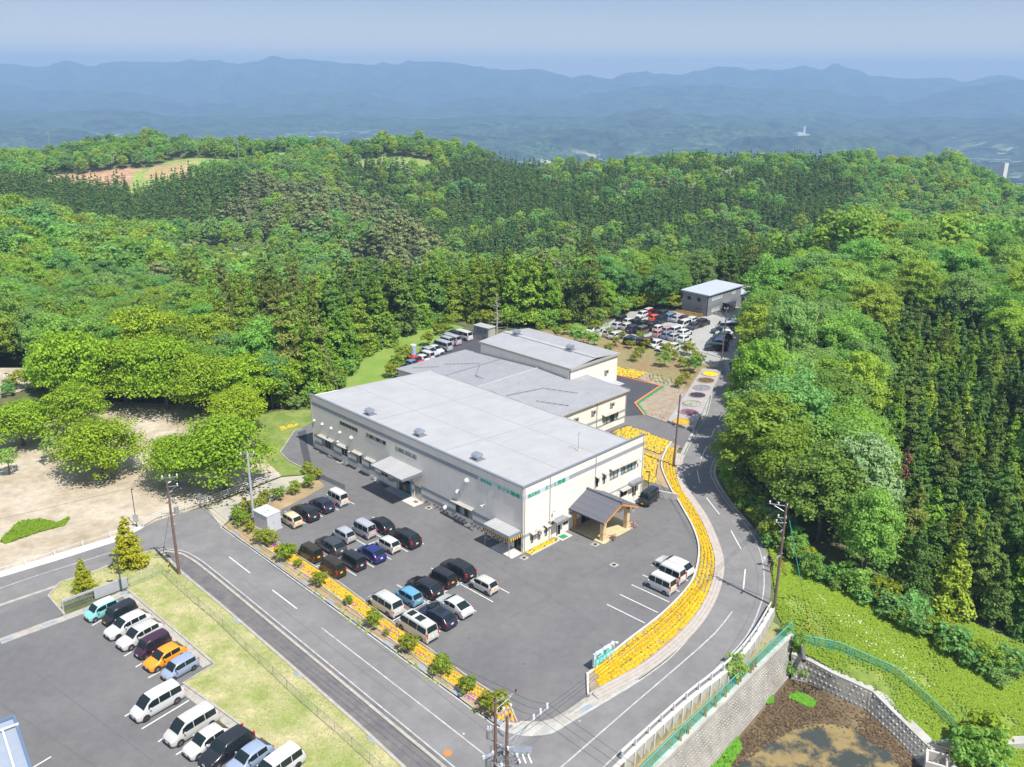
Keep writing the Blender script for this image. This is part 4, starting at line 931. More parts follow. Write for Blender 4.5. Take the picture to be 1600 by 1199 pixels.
# ---- main factory hall
W1, L1, H1 = 23.2, 44.4, 8.62
fac = empty('factory_hall', (BX, BY, 0), BRZ, label='large cream factory hall with white roof, grey bands and green company lettering', cat='factory building')
holesL = [(38.9, 41.9, 1.0, 2.45), (35.45, 36.9, 1.15, 2.5), (31.9, 33.25, 1.05, 2.55), (28.8, 30.25, 1.0, 2.45), (25.9, 27.5, 1.05, 1.95), (32.5, 36.9, 5.85, 6.5), (26.05, 30.55, 5.82, 6.5), (19.5, 24.0, 5.82, 6.5),
          (8.75, 11.95, 1.04, 2.45), (18.75, 20.25, 0.12, 2.05), (20.95, 23.8, 0.02, 2.5), (24.05, 24.75, 1.05, 1.9), (0.35, 1.6, 0.1, 2.15)]
wl = MB(); wall_holes(wl, 'y', L1, H1 - 0.1, holesL); wl.build('wall', M_wall, fac)
holesR = [(16.05, 17.75, 4.15, 5.5), (18.3, 21.45, 4.17, 5.45), (13.15, 13.65, 4.17, 5.4), (14.6, 15.07, 4.14, 5.4), (1.3, 1.72, 0.8, 1.95), (2.55, 2.97, 0.78, 1.97), (3.75, 4.17, 0.8, 2.0), (5.85, 6.6, 0.02, 2.1),
          (7.1, 8.0, 1.0, 1.9), (16.3, 17.4, 0.9, 1.7), (18.45, 19.85, 0.85, 1.7), (21.05, 21.85, 0.02, 2.1)]
wr = MB(); wall_holes(wr, 'x', W1, H1 - 0.1, holesR); wr.build('wall', M_wall, fac)
wb = MB(); wb.box(W1 - 0.2, W1, 0.22, L1, 0, 6.75); wb.box(0.22, W1, L1 - 0.2, L1, 0, 6.8); wb.build('wall', M_wall, fac)
# gable piece at the far end above the falling roof
gm_ = MB(); gm_.add([(0.22, L1, 6.8), (W1, L1, 6.8), (0.22, L1, 8.3), (0.22, L1 - 0.2, 6.8), (W1, L1 - 0.2, 6.8), (0.22, L1 - 0.2, 8.3)], [(0, 1, 2), (5, 4, 3), (0, 2, 5, 3), (1, 4, 5, 2)]); gm_.build('wall', M_wall, fac)
rf = MB()
n = 6
for i in range(n):
    y0 = 0.23 + (L1 - 0.23) * i / n; y1 = 0.23 + (L1 - 0.23) * (i + 1) / n
    rf.add([(0.23, y0, 8.28), (W1 + 0.25, y0, 6.86), (W1 + 0.25, y1, 6.86), (0.23, y1, 8.28)], [(0, 1, 2, 3)])
roof1 = rf.build('roof', M_roof, fac)
sm = MB()
for y in (15.0, 29.8): sm.add([(0.3, y, 8.29), (W1 + 0.2, y, 6.875), (W1 + 0.2, y + .12, 6.875), (0.3, y + .12, 8.29), (0.3, y, 8.31), (W1 + 0.2, y, 6.895), (W1 + 0.2, y + .12, 6.895), (0.3, y + .12, 8.31)], [(4, 5, 6, 7), (0, 1, 5, 4), (3, 7, 6, 2)])
for x in (8.0, 15.8): z = 8.28 - (x - 0.23) / (W1 + 0.02) * 1.42; sm.box(x, x + .1, 0.3, L1 - 0.1, z - 0.01, z + 0.02)
sm.build('roof_joint', mat('roof_joint_grey', (0.36, 0.36, 0.37), 0.6), roof1)
cap = MB(); cap.box(-0.08, 0.26, -0.08, L1 + 0.05, H1 - 0.1, H1 + 0.02); cap.box(0.26, W1 + 0.05, -0.08, 0.26, H1 - 0.1, H1 + 0.018); cap.build('parapet_cap', M_cap, fac)
gt2 = MB(); gt2.box(W1 + 0.2, W1 + 0.36, 0.23, L1, 6.72, 6.84); gt2.build('gutter', M_cap, roof1)
# rear-slope snow guards: row of small cleats
sg = MB()
for k in range(110): y = 0.6 + k * 0.395; sg.box(W1 - 0.05, W1 + 0.1, y, y + 0.2, 6.88, 6.97)
sg.build('snow_guard', M_rib, roof1, kind='stuff')
# grey bands
for z0, z1, aL, aR in ((6.97, 7.52, (7.75, L1), (7.98, W1)), (1.88, 2.40, None, None), (0.75, 1.28, None, None)):
    mb = MB()
    if aL:
        fbox(mb, 'y', aL[0], aL[1], -0.01, 0.012, z0, z1); mb.build('grey_band', M_band, fac); mb = MB(); fbox(mb, 'x', aR[0], aR[1], -0.01, 0.012, z0, z1); mb.build('grey_band', M_band, fac)
    else:
        hs = sorted([(h[0], h[1]) for h in holesL if h[2] < z1 and h[3] > z0]); a = 0.0
        for h0, h1 in hs + [(L1, L1)]:
            if h0 - a > 0.05: fbox(mb, 'y', a, h0, -0.01, 0.012, z0, z1)
            a = max(a, h1)
        mb.build('grey_band', M_band, fac)
        if z0 > 1.5:
            mb = MB(); hs = sorted([(h[0], h[1]) for h in holesR if h[2] < z1 and h[3] > z0]); a = 0.0
            for h0, h1 in hs + [(W1, W1)]:
                if h0 - a > 0.05: fbox(mb, 'x', a, h0, -0.01, 0.012, 1.96, 2.36)
                a = max(a, h1)
            mb.build('grey_band', M_band, fac)
# name boards and lettering
mb = MB(); fbox(mb, 'y', 0.0, 7.75, -0.01, 0.03, 6.97, 7.58); sb1 = mb.build('sign_board', M_signw, fac); mb = MB(); fbox(mb, 'x', 0.0, 7.98, -0.01, 0.03, 6.97, 7.58); sb2 = mb.build('sign_board', M_signw, fac)
letter(sb1, '株式会社', 0.52, (-0.055, 7.25, 7.06), -math.pi / 2, M_green, wscale=1.0); letter(sb1, 'タツミ精機', 0.62, (-0.055, 4.35, 7.04), -math.pi / 2, M_green, wscale=1.22)
letter(sb2, '株式会社', 0.52, (0.7, -0.055, 7.06), 0, M_green, wscale=1.0); letter(sb2, 'タツミ精機', 0.62, (3.55, -0.055, 7.04), 0, M_green, wscale=1.2)
# windows, doors, awnings on the long front
G4 = [M_glass, M_glass_t, M_glass, M_glass_t]
for a0, a1, z0, z1, n, gm, aw in ((38.9, 41.9, 1.0, 2.45, 4, [M_glass_t, M_glass, M_glass, M_glass_t], 1), (35.45, 36.9, 1.15, 2.5, 2, M_glass, 1), (31.9, 33.25, 1.05, 2.55, 2, [M_glass, M_glass_t], 1), (28.8, 30.25, 1.0, 2.45, 2, M_glass_t, 1), (25.9, 27.5, 1.05, 1.95, 2, M_glass, 0), (24.05, 24.75, 1.05, 1.9, 1, M_glass_w, 0),
                              (32.5, 36.9, 5.85, 6.5, 6, M_glass, 0), (26.05, 30.55, 5.82, 6.5, 6, [M_glass, M_glass_t], 0), (19.5, 24.0, 5.82, 6.5, 6, [M_glass_t, M_glass_w], 0), (8.75, 11.95, 1.04, 2.45, 4, [M_glass_t, M_glass, M_glass_t, M_glass], 1)):
    window(fac, 'y', a0, a1, z0, z1, n, M_frame_l, gm)
    if aw: awning(fac, 'y', a0 - 0.3, a1 + 0.5, z1 + 0.36)
for a, z, r in ((43.6, 4.55, .2), (41.5, 4.58, .24), (39.2, 4.59, .24), (37.0, 4.57, .24), (34.2, 4.59, .3), (37.7, 2.95, .2), (34.95, 2.2, .13), (9.75, 6.2, .33), (11.45, 4.04, .33), (13.9, 0.95, .33)): vent_hood(fac, 'y', a, z, r)
def wall_lamp(par, axis, a, z):
    mb = MB(); fbox(mb, axis, a - .04, a + .04, 0, 0.45, z, z + .05); fbox(mb, axis, a - .16, a + .16, 0.42, 0.62, z - 0.12, z + 0.08); return mb.build('wall_lamp', M_white, par)
wall_lamp(fac, 'y', 6.65, 4.0); wall_lamp(fac, 'x', 5.0, 4.0); wall_lamp(fac, 'y', 20.6, 2.75); wall_lamp(fac, 'x', 21.9, 5.3)
dm = MB(); fbox(dm, 'y', 18.8, 20.2, -0.12, -0.06, 0.12, 2.03); dd = dm.build('double_door', mat('door_stainless', (0.45, 0.42, 0.38), 0.35, 0.6, var=0.1), fac)
for a0, a1 in ((18.95, 19.4), (19.6, 20.05)): mb = MB(); fbox(mb, 'y', a0, a1, -0.06, -0.045, 1.0, 1.75); mb.build('door_window', M_glass_t, dd)
mb = MB(); fbox(mb, 'y', 19.44, 19.48, -0.06, 0.02, 1.0, 1.1); mb.build('handle', M_metal, dd)
# open goods entrance with its room
rm = MB(); rm.quad((0.2, 20.95, 0.03), (4.5, 20.95, 0.03), (4.5, 23.8, 0.03), (0.2, 23.8, 0.03)); rm.build('entrance_floor', M_greenp, fac)
rm = MB(); rm.box(4.5, 4.6, 20.5, 24.2, 0, 2.8); rm.box(0.23, 4.5, 20.75, 20.9, 0, 2.8); rm.box(0.23, 4.5, 23.85, 24.0, 0, 2.8); rm.box(0.23, 4.5, 20.9, 23.85, 2.6, 2.7); rm.build('entrance_room', mat('room_wall', (0.3, 0.3, 0.28), 0.8), fac)
tm = MB(); fbox(tm, 'y', 20.75, 20.95, 0, 0.06, 0, 2.62); fbox(tm, 'y', 23.8, 23.95, 0, 0.06, 0, 2.62); fbox(tm, 'y', 20.75, 23.95, 0, 0.06, 2.5, 2.66); tm.build('door_frame', M_offw, fac)
# corner door under the striped canopy
mb = MB(); fbox(mb, 'y', 0.4, 1.55, -0.15, -0.1, 0.1, 2.1); d0 = mb.build('door', M_glass, fac); mb = MB(); fbox(mb, 'y', 0.93, 1.0, -0.1, -0.05, 0.1, 2.1); mb.build('door_frame', M_frame, d0)
# base checker of brown and cream tiles, each tile a slab
for k in range(46):
    a = 1.9 + k * 0.36
    if 8.6 < a < 12.0 and False: continue
    if a > 17.9: break
    for row in (0, 1):
        if (k // 1 + row) % 2 == 0 and (k * 7 + row * 3) % 5 != 0:
            mb = MB(); fbox(mb, 'y', a, a + 0.34, -0.01, 0.03, 0.16 + row * 0.25, 0.38 + row * 0.25); mb.build('brown_tile', M_rust, fac)
pl = MB(); fbox(pl, 'y', 0.0, L1, -0.01, 0.05, 0.0, 0.13); fbox(pl, 'x', 0.0, 5.8, -0.01, 0.05, 0.0, 0.13); pl.build('plinth', M_conc, fac)
# canopies
def canopy(name, par, a0, a1, z_in, z_out, d, fascia, m, mf, axis='y', ribs=0.45):
    mb = MB()
    def P(a, o, z): return (-o, a, z) if axis == 'y' else (a, -o, z)
    vs = [P(a0, 0.02, z_in), P(a1, 0.02, z_in), P(a1, d, z_out), P(a0, d, z_out)]
    mb.add(vs + [(v[0], v[1], v[2] - 0.1) for v in vs], [(0, 1, 2, 3), (7, 6, 5, 4), (0, 4, 5, 1), (1, 5, 6, 2), (2, 6, 7, 3), (3, 7, 4, 0)])
    c = mb.build(name, m, par)
    rb = MB(); a = a0 + ribs
    while a < a1 - 0.05:
        v = [P(a - .02, 0.05, z_in), P(a + .02, 0.05, z_in), P(a + .02, d - .02, z_out), P(a - .02, d - .02, z_out)]
        rb.add([(q[0], q[1], q[2] + .005) for q in v] + [(q[0], q[1], q[2] + .05) for q in v], [(4, 5, 6, 7), (0, 1, 5, 4), (1, 2, 6, 5), (2, 3, 7, 6), (3, 0, 4, 7)]); a += ribs
    rb.build('roof_rib', m, c)
    fb = MB()
    if axis == 'y': fb.box(-d - .05, -d, a0 - .05, a1 + .05, z_out - fascia, z_out + .04); fb.box(-d, 0, a0 - .06, a0 - .005, z_out - fascia, z_in * .5 + z_out * .5 + .04); fb.box(-d, 0, a1 + .005, a1 + .06, z_out - fascia, z_in * .5 + z_out * .5 + .04)
    else: fb.box(a0 - .05, a1 + .05, -d - .05, -d, z_out - fascia, z_out + .04); fb.box(a0 - .06, a0 - .005, -d, 0, z_out - fascia, z_out + .04); fb.box(a1 + .005, a1 + .06, -d, 0, z_out - fascia, z_out + .04)
    fb.build('fascia', mf, c)
    return c
canopy('canopy', fac, 18.45, 25.2, 4.6, 4.3, 3.3, 0.2, M_roof, M_cap)
cc = canopy('canopy', fac, 0.3, 4.65, 2.95, 2.9, 2.05, 0.42, M_roof, M_metal)
# hazard stripes below the fascia: alternating yellow and black blocks
k = 0; a = 0.26
while a < 4.68:
    mb = MB(); mb.box(-2.09, -2.05, a, min(a + 0.17, 4.7), 2.16, 2.47); mb.build('hazard_stripe', M_hazy if k % 2 == 0 else M_black, cc); a += 0.17; k += 1
a = -2.05
while a < -0.05:
    mb = MB(); mb.box(a, min(a + 0.17, 0), 0.20, 0.24, 2.16, 2.47); mb.build('hazard_stripe', M_hazy if k % 2 == 0 else M_black, cc); a += 0.17; k += 1
mb = MB(); mb.tube([(-1.95, 4.5, 0), (-1.95, 4.5, 2.5)], 0.04, 6); mb.tube([(-1.95, 0.4, 0), (-1.95, 0.4, 2.5)], 0.04, 6); mb.build('canopy_post', M_offw, cc)
canopy('canopy', fac, 4.85, 6.85, 2.62, 2.6, 1.0, 0.35, M_metal, M_metal, axis='x', ribs=0.3); mb = MB(); mb.tube([(4.95, -0.95, 0), (4.95, -0.95, 2.3)], 0.035, 6); mb.build('canopy_post', M_offw, fac)
canopy('canopy', fac, 20.15, 22.2, 2.62, 2.6, 0.95, 0.35, M_metal, M_metal, axis='x', ribs=0.3); mb = MB(); mb.tube([(20.25, -0.9, 0), (20.25, -0.9, 2.3)], 0.035, 6); mb.build('canopy_post', M_offw, fac)
# right-hand front windows and doors
for a0, a1, z0, z1, n, gm in ((16.05, 17.75, 4.15, 5.5, 2, M_glass_w), (18.3, 21.45, 4.17, 5.45, 4, [M_glass_t, M_glass_w]), (13.15, 13.65, 4.17, 5.4, 1, M_glass), (14.6, 15.07, 4.14, 5.4, 1, M_glass_t), (1.3, 1.72, 0.8, 1.95, 1, M_glass_t), (2.55, 2.97, 0.78, 1.97, 1, M_glass_t), (3.75, 4.17, 0.8, 2.0, 1, M_glass_t), (7.1, 8.0, 1.0, 1.9, 2, M_glass), (16.3, 17.4, 0.9, 1.7, 2, M_glass_t), (18.45, 19.85, 0.85, 1.7, 2, M_glass)):
    window(fac, 'x', a0, a1, z0, z1, n, M_frame, gm); awning(fac, 'x', a0 - 0.2, a1 + 0.25, z1 + 0.42, 0.6)
for a0, a1 in ((5.85, 6.6), (21.05, 21.85)):
    mb = MB(); fbox(mb, 'x', a0 + .03, a1 - .03, -0.15, -0.1, 0.02, 2.08); d0 = mb.build('door', M_glass, fac); mb = MB(); fbox(mb, 'x', a0, a0 + .07, -0.12, 0.02, 0.02, 2.1); fbox(mb, 'x', a1 - .07, a1, -0.12, 0.02, 0.02, 2.1); mb.build('door_frame', M_frame, d0)
mb = MB()
for a in (0.14, 4.5, 13.0, 22.9): fbox(mb, 'x', a, a + 0.08, 0.01, 0.09, 0, 8.4)
for a in (0.14, 44.1): fbox(mb, 'y', a, a + 0.08, 0.01, 0.09, 0, 8.4)
mb.build('downpipe', M_offw, fac)
def aircon(name, wx, wy, z, rz, label, cat='air conditioner', group=None):
    e = empty(name, (wx, wy, z), rz, label=label, cat=cat, group=group); mb = MB(); mb.box(-.4, .4, -.16, .16, 0.08, .68); mb.build('casing', M_offw, e)
    mb = MB(); mb.tube([(-.1, -.165, .38), (-.1, -.185, .38)], 0.24, 12); mb.build('fan_grille', M_black, e); mb = MB(); mb.box(-.38, -.3, -.16, .16, 0, .08); mb.box(.3, .38, -.16, .16, 0, .08); mb.build('foot', M_metal, e); return e
# roof ventilators
def roof_vent(lx, ly, z, s, label, group, axis_len=1.5):
    x, y = D2W(lx, ly); e = empty('roof_ventilator', (x, y, z), BRZ, label=label, cat='roof vent', group=group)
    mb = MB(); mb.box(-.95 * s, .95 * s, -.95 * s, .95 * s, -0.15, 0.06); mb.build('base_plate', M_cap, e)
    mb = MB(); mb.box(-.45 * s, .45 * s, -.5 * s, .5 * s, 0.0, .75 * s); mb.build('shaft', M_metal, e)
    mb = MB(); n = 10; vs = []; 
    prof = [(-.75 * s, .55 * s), (-.78 * s, .78 * s), (-.6 * s, 1.0 * s), (-.3 * s, 1.13 * s), (.3 * s, 1.13 * s), (.6 * s, 1.0 * s), (.78 * s, .78 * s), (.75 * s, .55 * s)]
    k = len(prof); yl = .62 * s * axis_len / 1.5
    for yy in (-yl, yl): vs += [(a, yy, b) for a, b in prof]
    mb.add(vs, [(i, i + 1, k + i + 1, k + i) for i in range(k - 1)] + [tuple(range(k - 1, -1, -1)), tuple(range(k, 2 * k)), (0, k, 2 * k - 1, k - 1)]); mb.build('hood', M_metal, e)
    mb = MB(); mb.box(-.5 * s, .5 * s, -.55 * s, .55 * s, .2 * s, .26 * s); mb.box(-.5 * s, .5 * s, -.55 * s, .55 * s, .38 * s, .44 * s); mb.build('louvre', M_cap, e)
    return e
for ly, lx, w in ((32.3, 2.0, 'farthest left of the three'), (21.4, 2.1, 'middle one of the three'), (10.4, 2.35, 'nearest to the lettered corner')): roof_vent(lx, ly, 8.28 - (lx - .23) / 23.2 * 1.42, 0.78, 'grey metal ventilator on the white roof, ' + w, 'ventilators on the white factory roof')
x, y = D2W(14.9, 4.5); e = empty('roof_antenna', (x, y, 7.35), BRZ, label='thin antenna mast standing on the white roof', cat='antenna'); mb = MB(); mb.box(-.3, .3, -.3, .3, 0, .12); mb.build('base', M_conc, e); mb = MB(); mb.tube([(0, 0, .1), (0, 0, 2.6)], 0.035, 6); mb.build('mast', M_metal, e)
mb = MB(); mb.tube([(-.5, 0, 2.2), (.5, 0, 2.5)], 0.02, 5); mb.tube([(-.3, -.2, .9), (.3, .2, 1.1)], 0.02, 5); mb.build('crossbar', M_metal, e)
# ---- second hall with seamed grey roof
H2 = 5.5
h2 = empty('rear_hall', (*D2W(0, 0), 0), BRZ, label='lower factory hall with seamed grey roof right behind the white roof', cat='factory building')
x0, x1, xr, y0, y1, yr = 22.4, 42.1, 38.25, 17.6, 51.9, 33.6
y3 = 26.4
hol = [(26.9 - x0, 29.6 - x0, .9, 2.2), (36.4 - x0, 40.0 - x0, 1.0, 2.5)]
def RR(px, py): pass
mb = MB(); wall_holes(mb, 'x', x1 - x0, H2, hol, 0.2); w = mb.build('wall', M_wall, h2); w.location = (x0, y0, 0)
mb = MB(); mb.box(x1 - .2, x1, y0 + .2, y3, 0, H2); mb.box(x0, x0 + .2, L1 + 0.01, y1, 0, H2); mb.box(x0 + .2, xr, y1 - .2, y1, 0, H2); mb.build('wall', M_wall, h2)
for h in hol: window(h2, 'x', h[0], h[1], h[2], h[3], 4 if h[0] > 5 else 3, M_frame, [M_glass_t, M_glass_t, M_glass, M_glass_t], base=(x0, y0, 0)); awning(h2, 'x', h[0] - .4, h[1] + .2, h[3] + .45, .75 if h[0] > 5 else 1.4, base=(x0, y0, 0))
for z0, z1 in ((1.95, 2.4), (0.85, 1.2)):
    mb = MB(); fbox(mb, 'x', 31.5 - x0, 36.4 - x0, -.01, .012, z0, z1); fbox(mb, 'x', 40.0 - x0, x1 - x0, -.01, .012, z0, z1); o = mb.build('grey_band', M_band, h2); o.location = (x0, y0, 0)
mb = MB()
for a in (0.1 + 4.4, 12.2, 19.5): fbox(mb, 'x', a, a + .1, 0.01, .1, 0, 5.4)
o = mb.build('downpipe', M_kerb, h2); o.location = (x0, y0, 0)
ZR = 6.4
def z2(y): return H2 + 0.1 + (ZR - H2 - 0.1) * (1 - abs(y - yr) / (yr - y0 if y < yr else y1 - yr))
mb = MB()
for xa, xb, ya, yb in ((x0 - .3, x1 + .3, y0 - .35, y3 + .01), (x0 - .3, xr, y3 + .01, yr), (x0 - .3, xr, yr, y1 + .3)):
    v = [(xa, ya, z2(ya)), (xb, ya, z2(ya)), (xb, yb, z2(yb)), (xa, yb, z2(yb))]; mb.add(v + [(a, b, c - .14) for a, b, c in v], [(0, 1, 2, 3), (7, 6, 5, 4), (0, 4, 5, 1), (1, 5, 6, 2), (2, 6, 7, 3), (3, 7, 4, 0)])
r2 = mb.build('roof', M_roof2, h2)
rb = MB(); x = x0
while x < x1 + .2:
    segs = ((y0 - .33, y3), (y3, yr), (yr, y1 + .28)) if x < xr - .05 else ((y0 - .33, y3),)
    for ya, yb in segs:
        v = [(x - .022, ya, z2(ya)), (x + .022, ya, z2(ya)), (x + .022, yb, z2(yb)), (x - .022, yb, z2(yb))]
        rb.add([(a, b, c + .003) for a, b, c in v] + [(a, b, c + .05) for a, b, c in v], [(4, 5, 6, 7), (0, 1, 5, 4), (1, 2, 6, 5), (2, 3, 7, 6), (3, 0, 4, 7)])
    x += 0.47
rb.build('roof_seam', M_rib, r2, kind='stuff')
mb = MB(); mb.box(x0 - .3, xr, yr - .22, yr + .22, ZR - .02, ZR + .12); mb.build('ridge_cap', M_roof, r2)
mb = MB(); mb.box(x0 - .3, xr, 42.3, 42.45, z2(42.4) + .02, z2(42.4) + .1); mb.build('roof_joint', M_cap, r2)
pp = MB()
def onr(x, y): return (x, y, z2(y) + .16)
pp.tube([onr(29, 47.5), onr(33.5, 43), onr(28.0, 38.3), onr(27.6, 36)], .05, 5); pp.tube([onr(24, 50), onr(27.5, 47)], .045, 5); pp.tube([onr(25.0, 28.0), onr(31.8, 26.5), onr(34.5, 21.5)], .05, 5); pp.tube([onr(27, 23.5), onr(29.5, 19.0)], .05, 5); pp.build('roof_pipe', mat('pipe_grey_brown', (0.2, 0.17, 0.16), 0.7), r2)
mb = MB(); mb.box(x0 - .34, x1 + .34, y0 - .45, y0 - .36, H2 - .08, H2 + .12); mb.box(x1 + .31, x1 + .37, y0 - .36, y3, H2 - .08, H2 + .26); mb.build('gutter', M_offw, r2)
# ---- third hall, taller, further right
h3 = empty('side_hall', (*D2W(0, 0), 0), BRZ, label='tallest grey roofed hall at the right end behind the seamed roof', cat='factory building')
X0, X1, Y0, Y1, H3 = 38.3, 50.7, 26.42, 48.0, 8.0
hol = [(6.6, 11.4, 0.9, 2.4)]
mb = MB(); wall_holes(mb, 'x', X1 - X0, H3, hol, 0.2); w = mb.build('wall', M_wall, h3); w.location = (X0, Y0, 0)
mb = MB(); mb.box(X0, X0 + .2, Y0 + .2, Y1, 0, H3); mb.box(X1 - .2, X1, Y0 + .2, Y1, 0, H3); mb.box(X0 + .2, X1 - .2, Y1 - .2, Y1, 0, H3); mb.build('wall', M_wall, h3)
window(h3, 'x', 6.6, 11.4, .9, 2.4, 6, M_frame, [M_glass_t, M_glass], base=(X0, Y0, 0)); awning(h3, 'x', 3.0, 11.6, 3.3, 2.4, base=(X0, Y0, 0), m=M_roof)
mb = MB()
def z3(x): return H3 + .05 + .55 * (1 - abs(x - (X0 + X1) / 2) / ((X1 - X0) / 2))
xm = (X0 + X1) / 2
for xa, xb in ((X0 - .25, xm), (xm, X1 + .25)):
    v = [(xa, Y0 - .25, z3(xa)), (xb, Y0 - .25, z3(xb)), (xb, Y1 + .25, z3(xb)), (xa, Y1 + .25, z3(xa))]; mb.add(v + [(a, b, c - .12) for a, b, c in v], [(0, 1, 2, 3), (7, 6, 5, 4), (0, 4, 5, 1), (1, 5, 6, 2), (2, 6, 7, 3), (3, 7, 4, 0)])
r3 = mb.build('roof', M_roof2, h3)
rb = MB(); y = Y0
while y < Y1 + .2:
    for xa, xb in ((X0 - .24, xm - .2), (xm + .2, X1 + .24)):
        v = [(xa, y - .022, z3(xa)), (xb, y - .022, z3(xb)), (xb, y + .022, z3(xb)), (xa, y + .022, z3(xa))]
        rb.add([(a, b, c + .003) for a, b, c in v] + [(a, b, c + .05) for a, b, c in v], [(4, 5, 6, 7), (0, 1, 5, 4), (1, 2, 6, 5), (2, 3, 7, 6), (3, 0, 4, 7)])
    y += 0.47
rb.build('roof_seam', M_rib, r3, kind='stuff')
mb = MB(); mb.box(xm - .45, xm + .45, Y0 - .2, Y1 + .2, z3(xm) - .03, z3(xm) + .1); mb.build('ridge_cap', M_roof, r3)
mb = MB(); mb.box(X0 - .36, X0 - .26, Y0 - .3, Y1 + .3, H3 - .3, H3 + .1); mb.box(X0 - .3, X1 + .3, Y0 - .36, Y0 - .26, H3 - .3, H3 + .12); mb.build('gutter', M_offw, r3)
roof_vent(xm, 45.0, z3(xm) + .1, 0.8, 'ventilator on the ridge of the tallest grey roof, left one', 'ventilators on the tallest grey roof'); roof_vent(xm, 32.0, z3(xm) + .1, 0.8, 'ventilator on the ridge of the tallest grey roof, right one', 'ventilators on the tallest grey roof')
for lx, ly, z, lb in ((29.6, 17.4, 3.6, 'white air conditioner on the rear hall wall, nearest the white roof'), (33.7, 17.4, 3.7, 'white air conditioner on the rear hall wall above the canopy'), (38.3, 17.4, 3.8, 'white air conditioner on the rear hall wall above the curtained window'), (47.6, 26.2, 5.0, 'white air conditioner high on the tallest hall wall')):
    aircon('air_conditioner', *D2W(lx, ly), z, BRZ, lb, group='air conditioners on the rear walls')
for lx, ly, z, lb in ((2.15, -.3, 1.7, 'small air conditioner between the narrow windows, left of the pair'), (4.7, -.3, 2.1, 'small air conditioner beside the green mat door')): aircon('air_conditioner', *D2W(lx, ly), z, BRZ, lb, group='air conditioners on the lettered front')
# ---- porch with tiled gable roof
po = empty('entrance_porch', (*D2W(11.45, 0), 0), BRZ, label='timber entrance porch with dark tiled gable roof over a beige pad', cat='porch')
ey, hw, zr, ze = -5.6, 3.35, 4.5, 3.0
mb = MB()
for s in (-1, 1):
    v = [(0, -.05, zr), (s * hw, -.05, ze), (s * hw, ey, ze), (0, ey, zr)]; mb.add(v + [(a, b, c - .16) for a, b, c in v], [(0, 1, 2, 3), (7, 6, 5, 4), (1, 5, 6, 2), (2, 6, 7, 3), (0, 4, 5, 1)] if s < 0 else [(3, 2, 1, 0), (4, 5, 6, 7), (2, 6, 5, 1), (3, 7, 6, 2), (1, 5, 4, 0)])
pr = mb.build('roof', M_tiled, po)
nr = 23
tm = MB(); L = math.hypot(hw, zr - ze)
tm.tube([(0, 0, 0), (L * .34, 0, 0.0)], .085, 8); tm.tube([(L * .33, 0, -.012), (L * .67, 0, -.012)], .085, 8); tm.tube([(L * .66, 0, -.024), (L * 1.01, 0, -.024)], .085, 8)
tme = tm.mesh('tile_row', M_tile)
for i in range(nr):
    yy = -.15 + (ey + .25) * i / (nr - 1)
    for s in (-1, 1):
        child('tile_row', tme, pr, loc=(0.02 * s, yy, zr + .06), rot=(0, math.atan2(zr - ze, hw) if s > 0 else math.pi - math.atan2(zr - ze, hw), 0))
mb = MB(); mb.tube([(0, -.05, zr + .22), (0, ey - .05, zr + .22)], .13, 8); mb.box(-.1, .1, ey, -.05, zr, zr + .2); mb.box(-.2, .2, ey - .12, ey, zr - .05, zr + .42); mb.build('ridge_tile', M_tile, pr)
mb = MB()
for s in (-1, 1):
    v = [(0, ey - .04, zr - .02), (s * hw, ey - .04, ze - .02), (s * hw, ey + .06, ze - .02), (0, ey + .06, zr - .02)]; mb.add(v + [(a, b, c - .26) for a, b, c in v], [(0, 1, 2, 3), (7, 6, 5, 4), (0, 4, 5, 1), (1, 5, 6, 2), (2, 6, 7, 3)])
mb.build('barge_board', M_wood, po)
for sx in (-2.35, 2.3):
    mb = MB(); mb.box(sx - .28, sx + .28, -4.98, -4.46, 0, 2.85); p = mb.build('post', M_woodl, po)
    mb = MB(); mb.box(sx - .3, sx + .3, -5.0, -4.44, 0.95, 1.05); mb.box(sx - .3, sx + .3, -5.0, -4.44, 2.75, 2.85); mb.build('band', M_wood, p)
    mb = MB(); mb.box(sx - .1, sx + .1, -.35, -.12, 0, 2.85); mb.build('post', M_wood, po)
mb = MB(); mb.box(-2.9, 2.9, -4.85, -4.6, 2.86, 3.1); mb.box(-2.5, -2.25, -4.6, -.12, 2.86, 3.08); mb.box(2.2, 2.45, -4.6, -.12, 2.86, 3.08); mb.box(-.12, .12, -4.82, -4.62, 3.1, 4.25); mb.box(-2.7, 2.7, -4.8, -4.65, 3.3, 3.42); mb.build('beam', M_woodl, po)
mb = MB(); mb.add([(-2.6, -4.9, 3.1), (2.6, -4.9, 3.1), (0, -4.9, 4.25)], [(0, 1, 2)]); mb.add([(-2.6, -4.88, 3.1), (2.6, -4.88, 3.1), (0, -4.88, 4.25)], [(2, 1, 0)]); mb.build('gable_panel', M_woodl, po)
mb = MB(); mb.box(-2.25, -1.1, -.1, -.04, .0, 1.0); mb.box(1.1, 2.2, -.1, -.04, 0, 1.0); mb.build('wall_panel', M_brick, po)
mb = MB(); mb.box(-1.05, 1.05, -.12, -.04, 0, 2.3); d0 = mb.build('entrance_door', M_frame_l, po)
for s in (-1, 1): mb = MB(); mb.box(s * .52 - .45, s * .52 + .45, -.15, -.12, .1, 2.2); mb.build('pane', M_glass, d0)
for s in (-1, 1): mb = MB(); mb.tube([(s * 2.3 + .35 * s, -5.35, 2.45), (s * 2.3 + .35 * s, -5.35, 2.9)], .1, 8); mb.build('lantern', M_white, po)
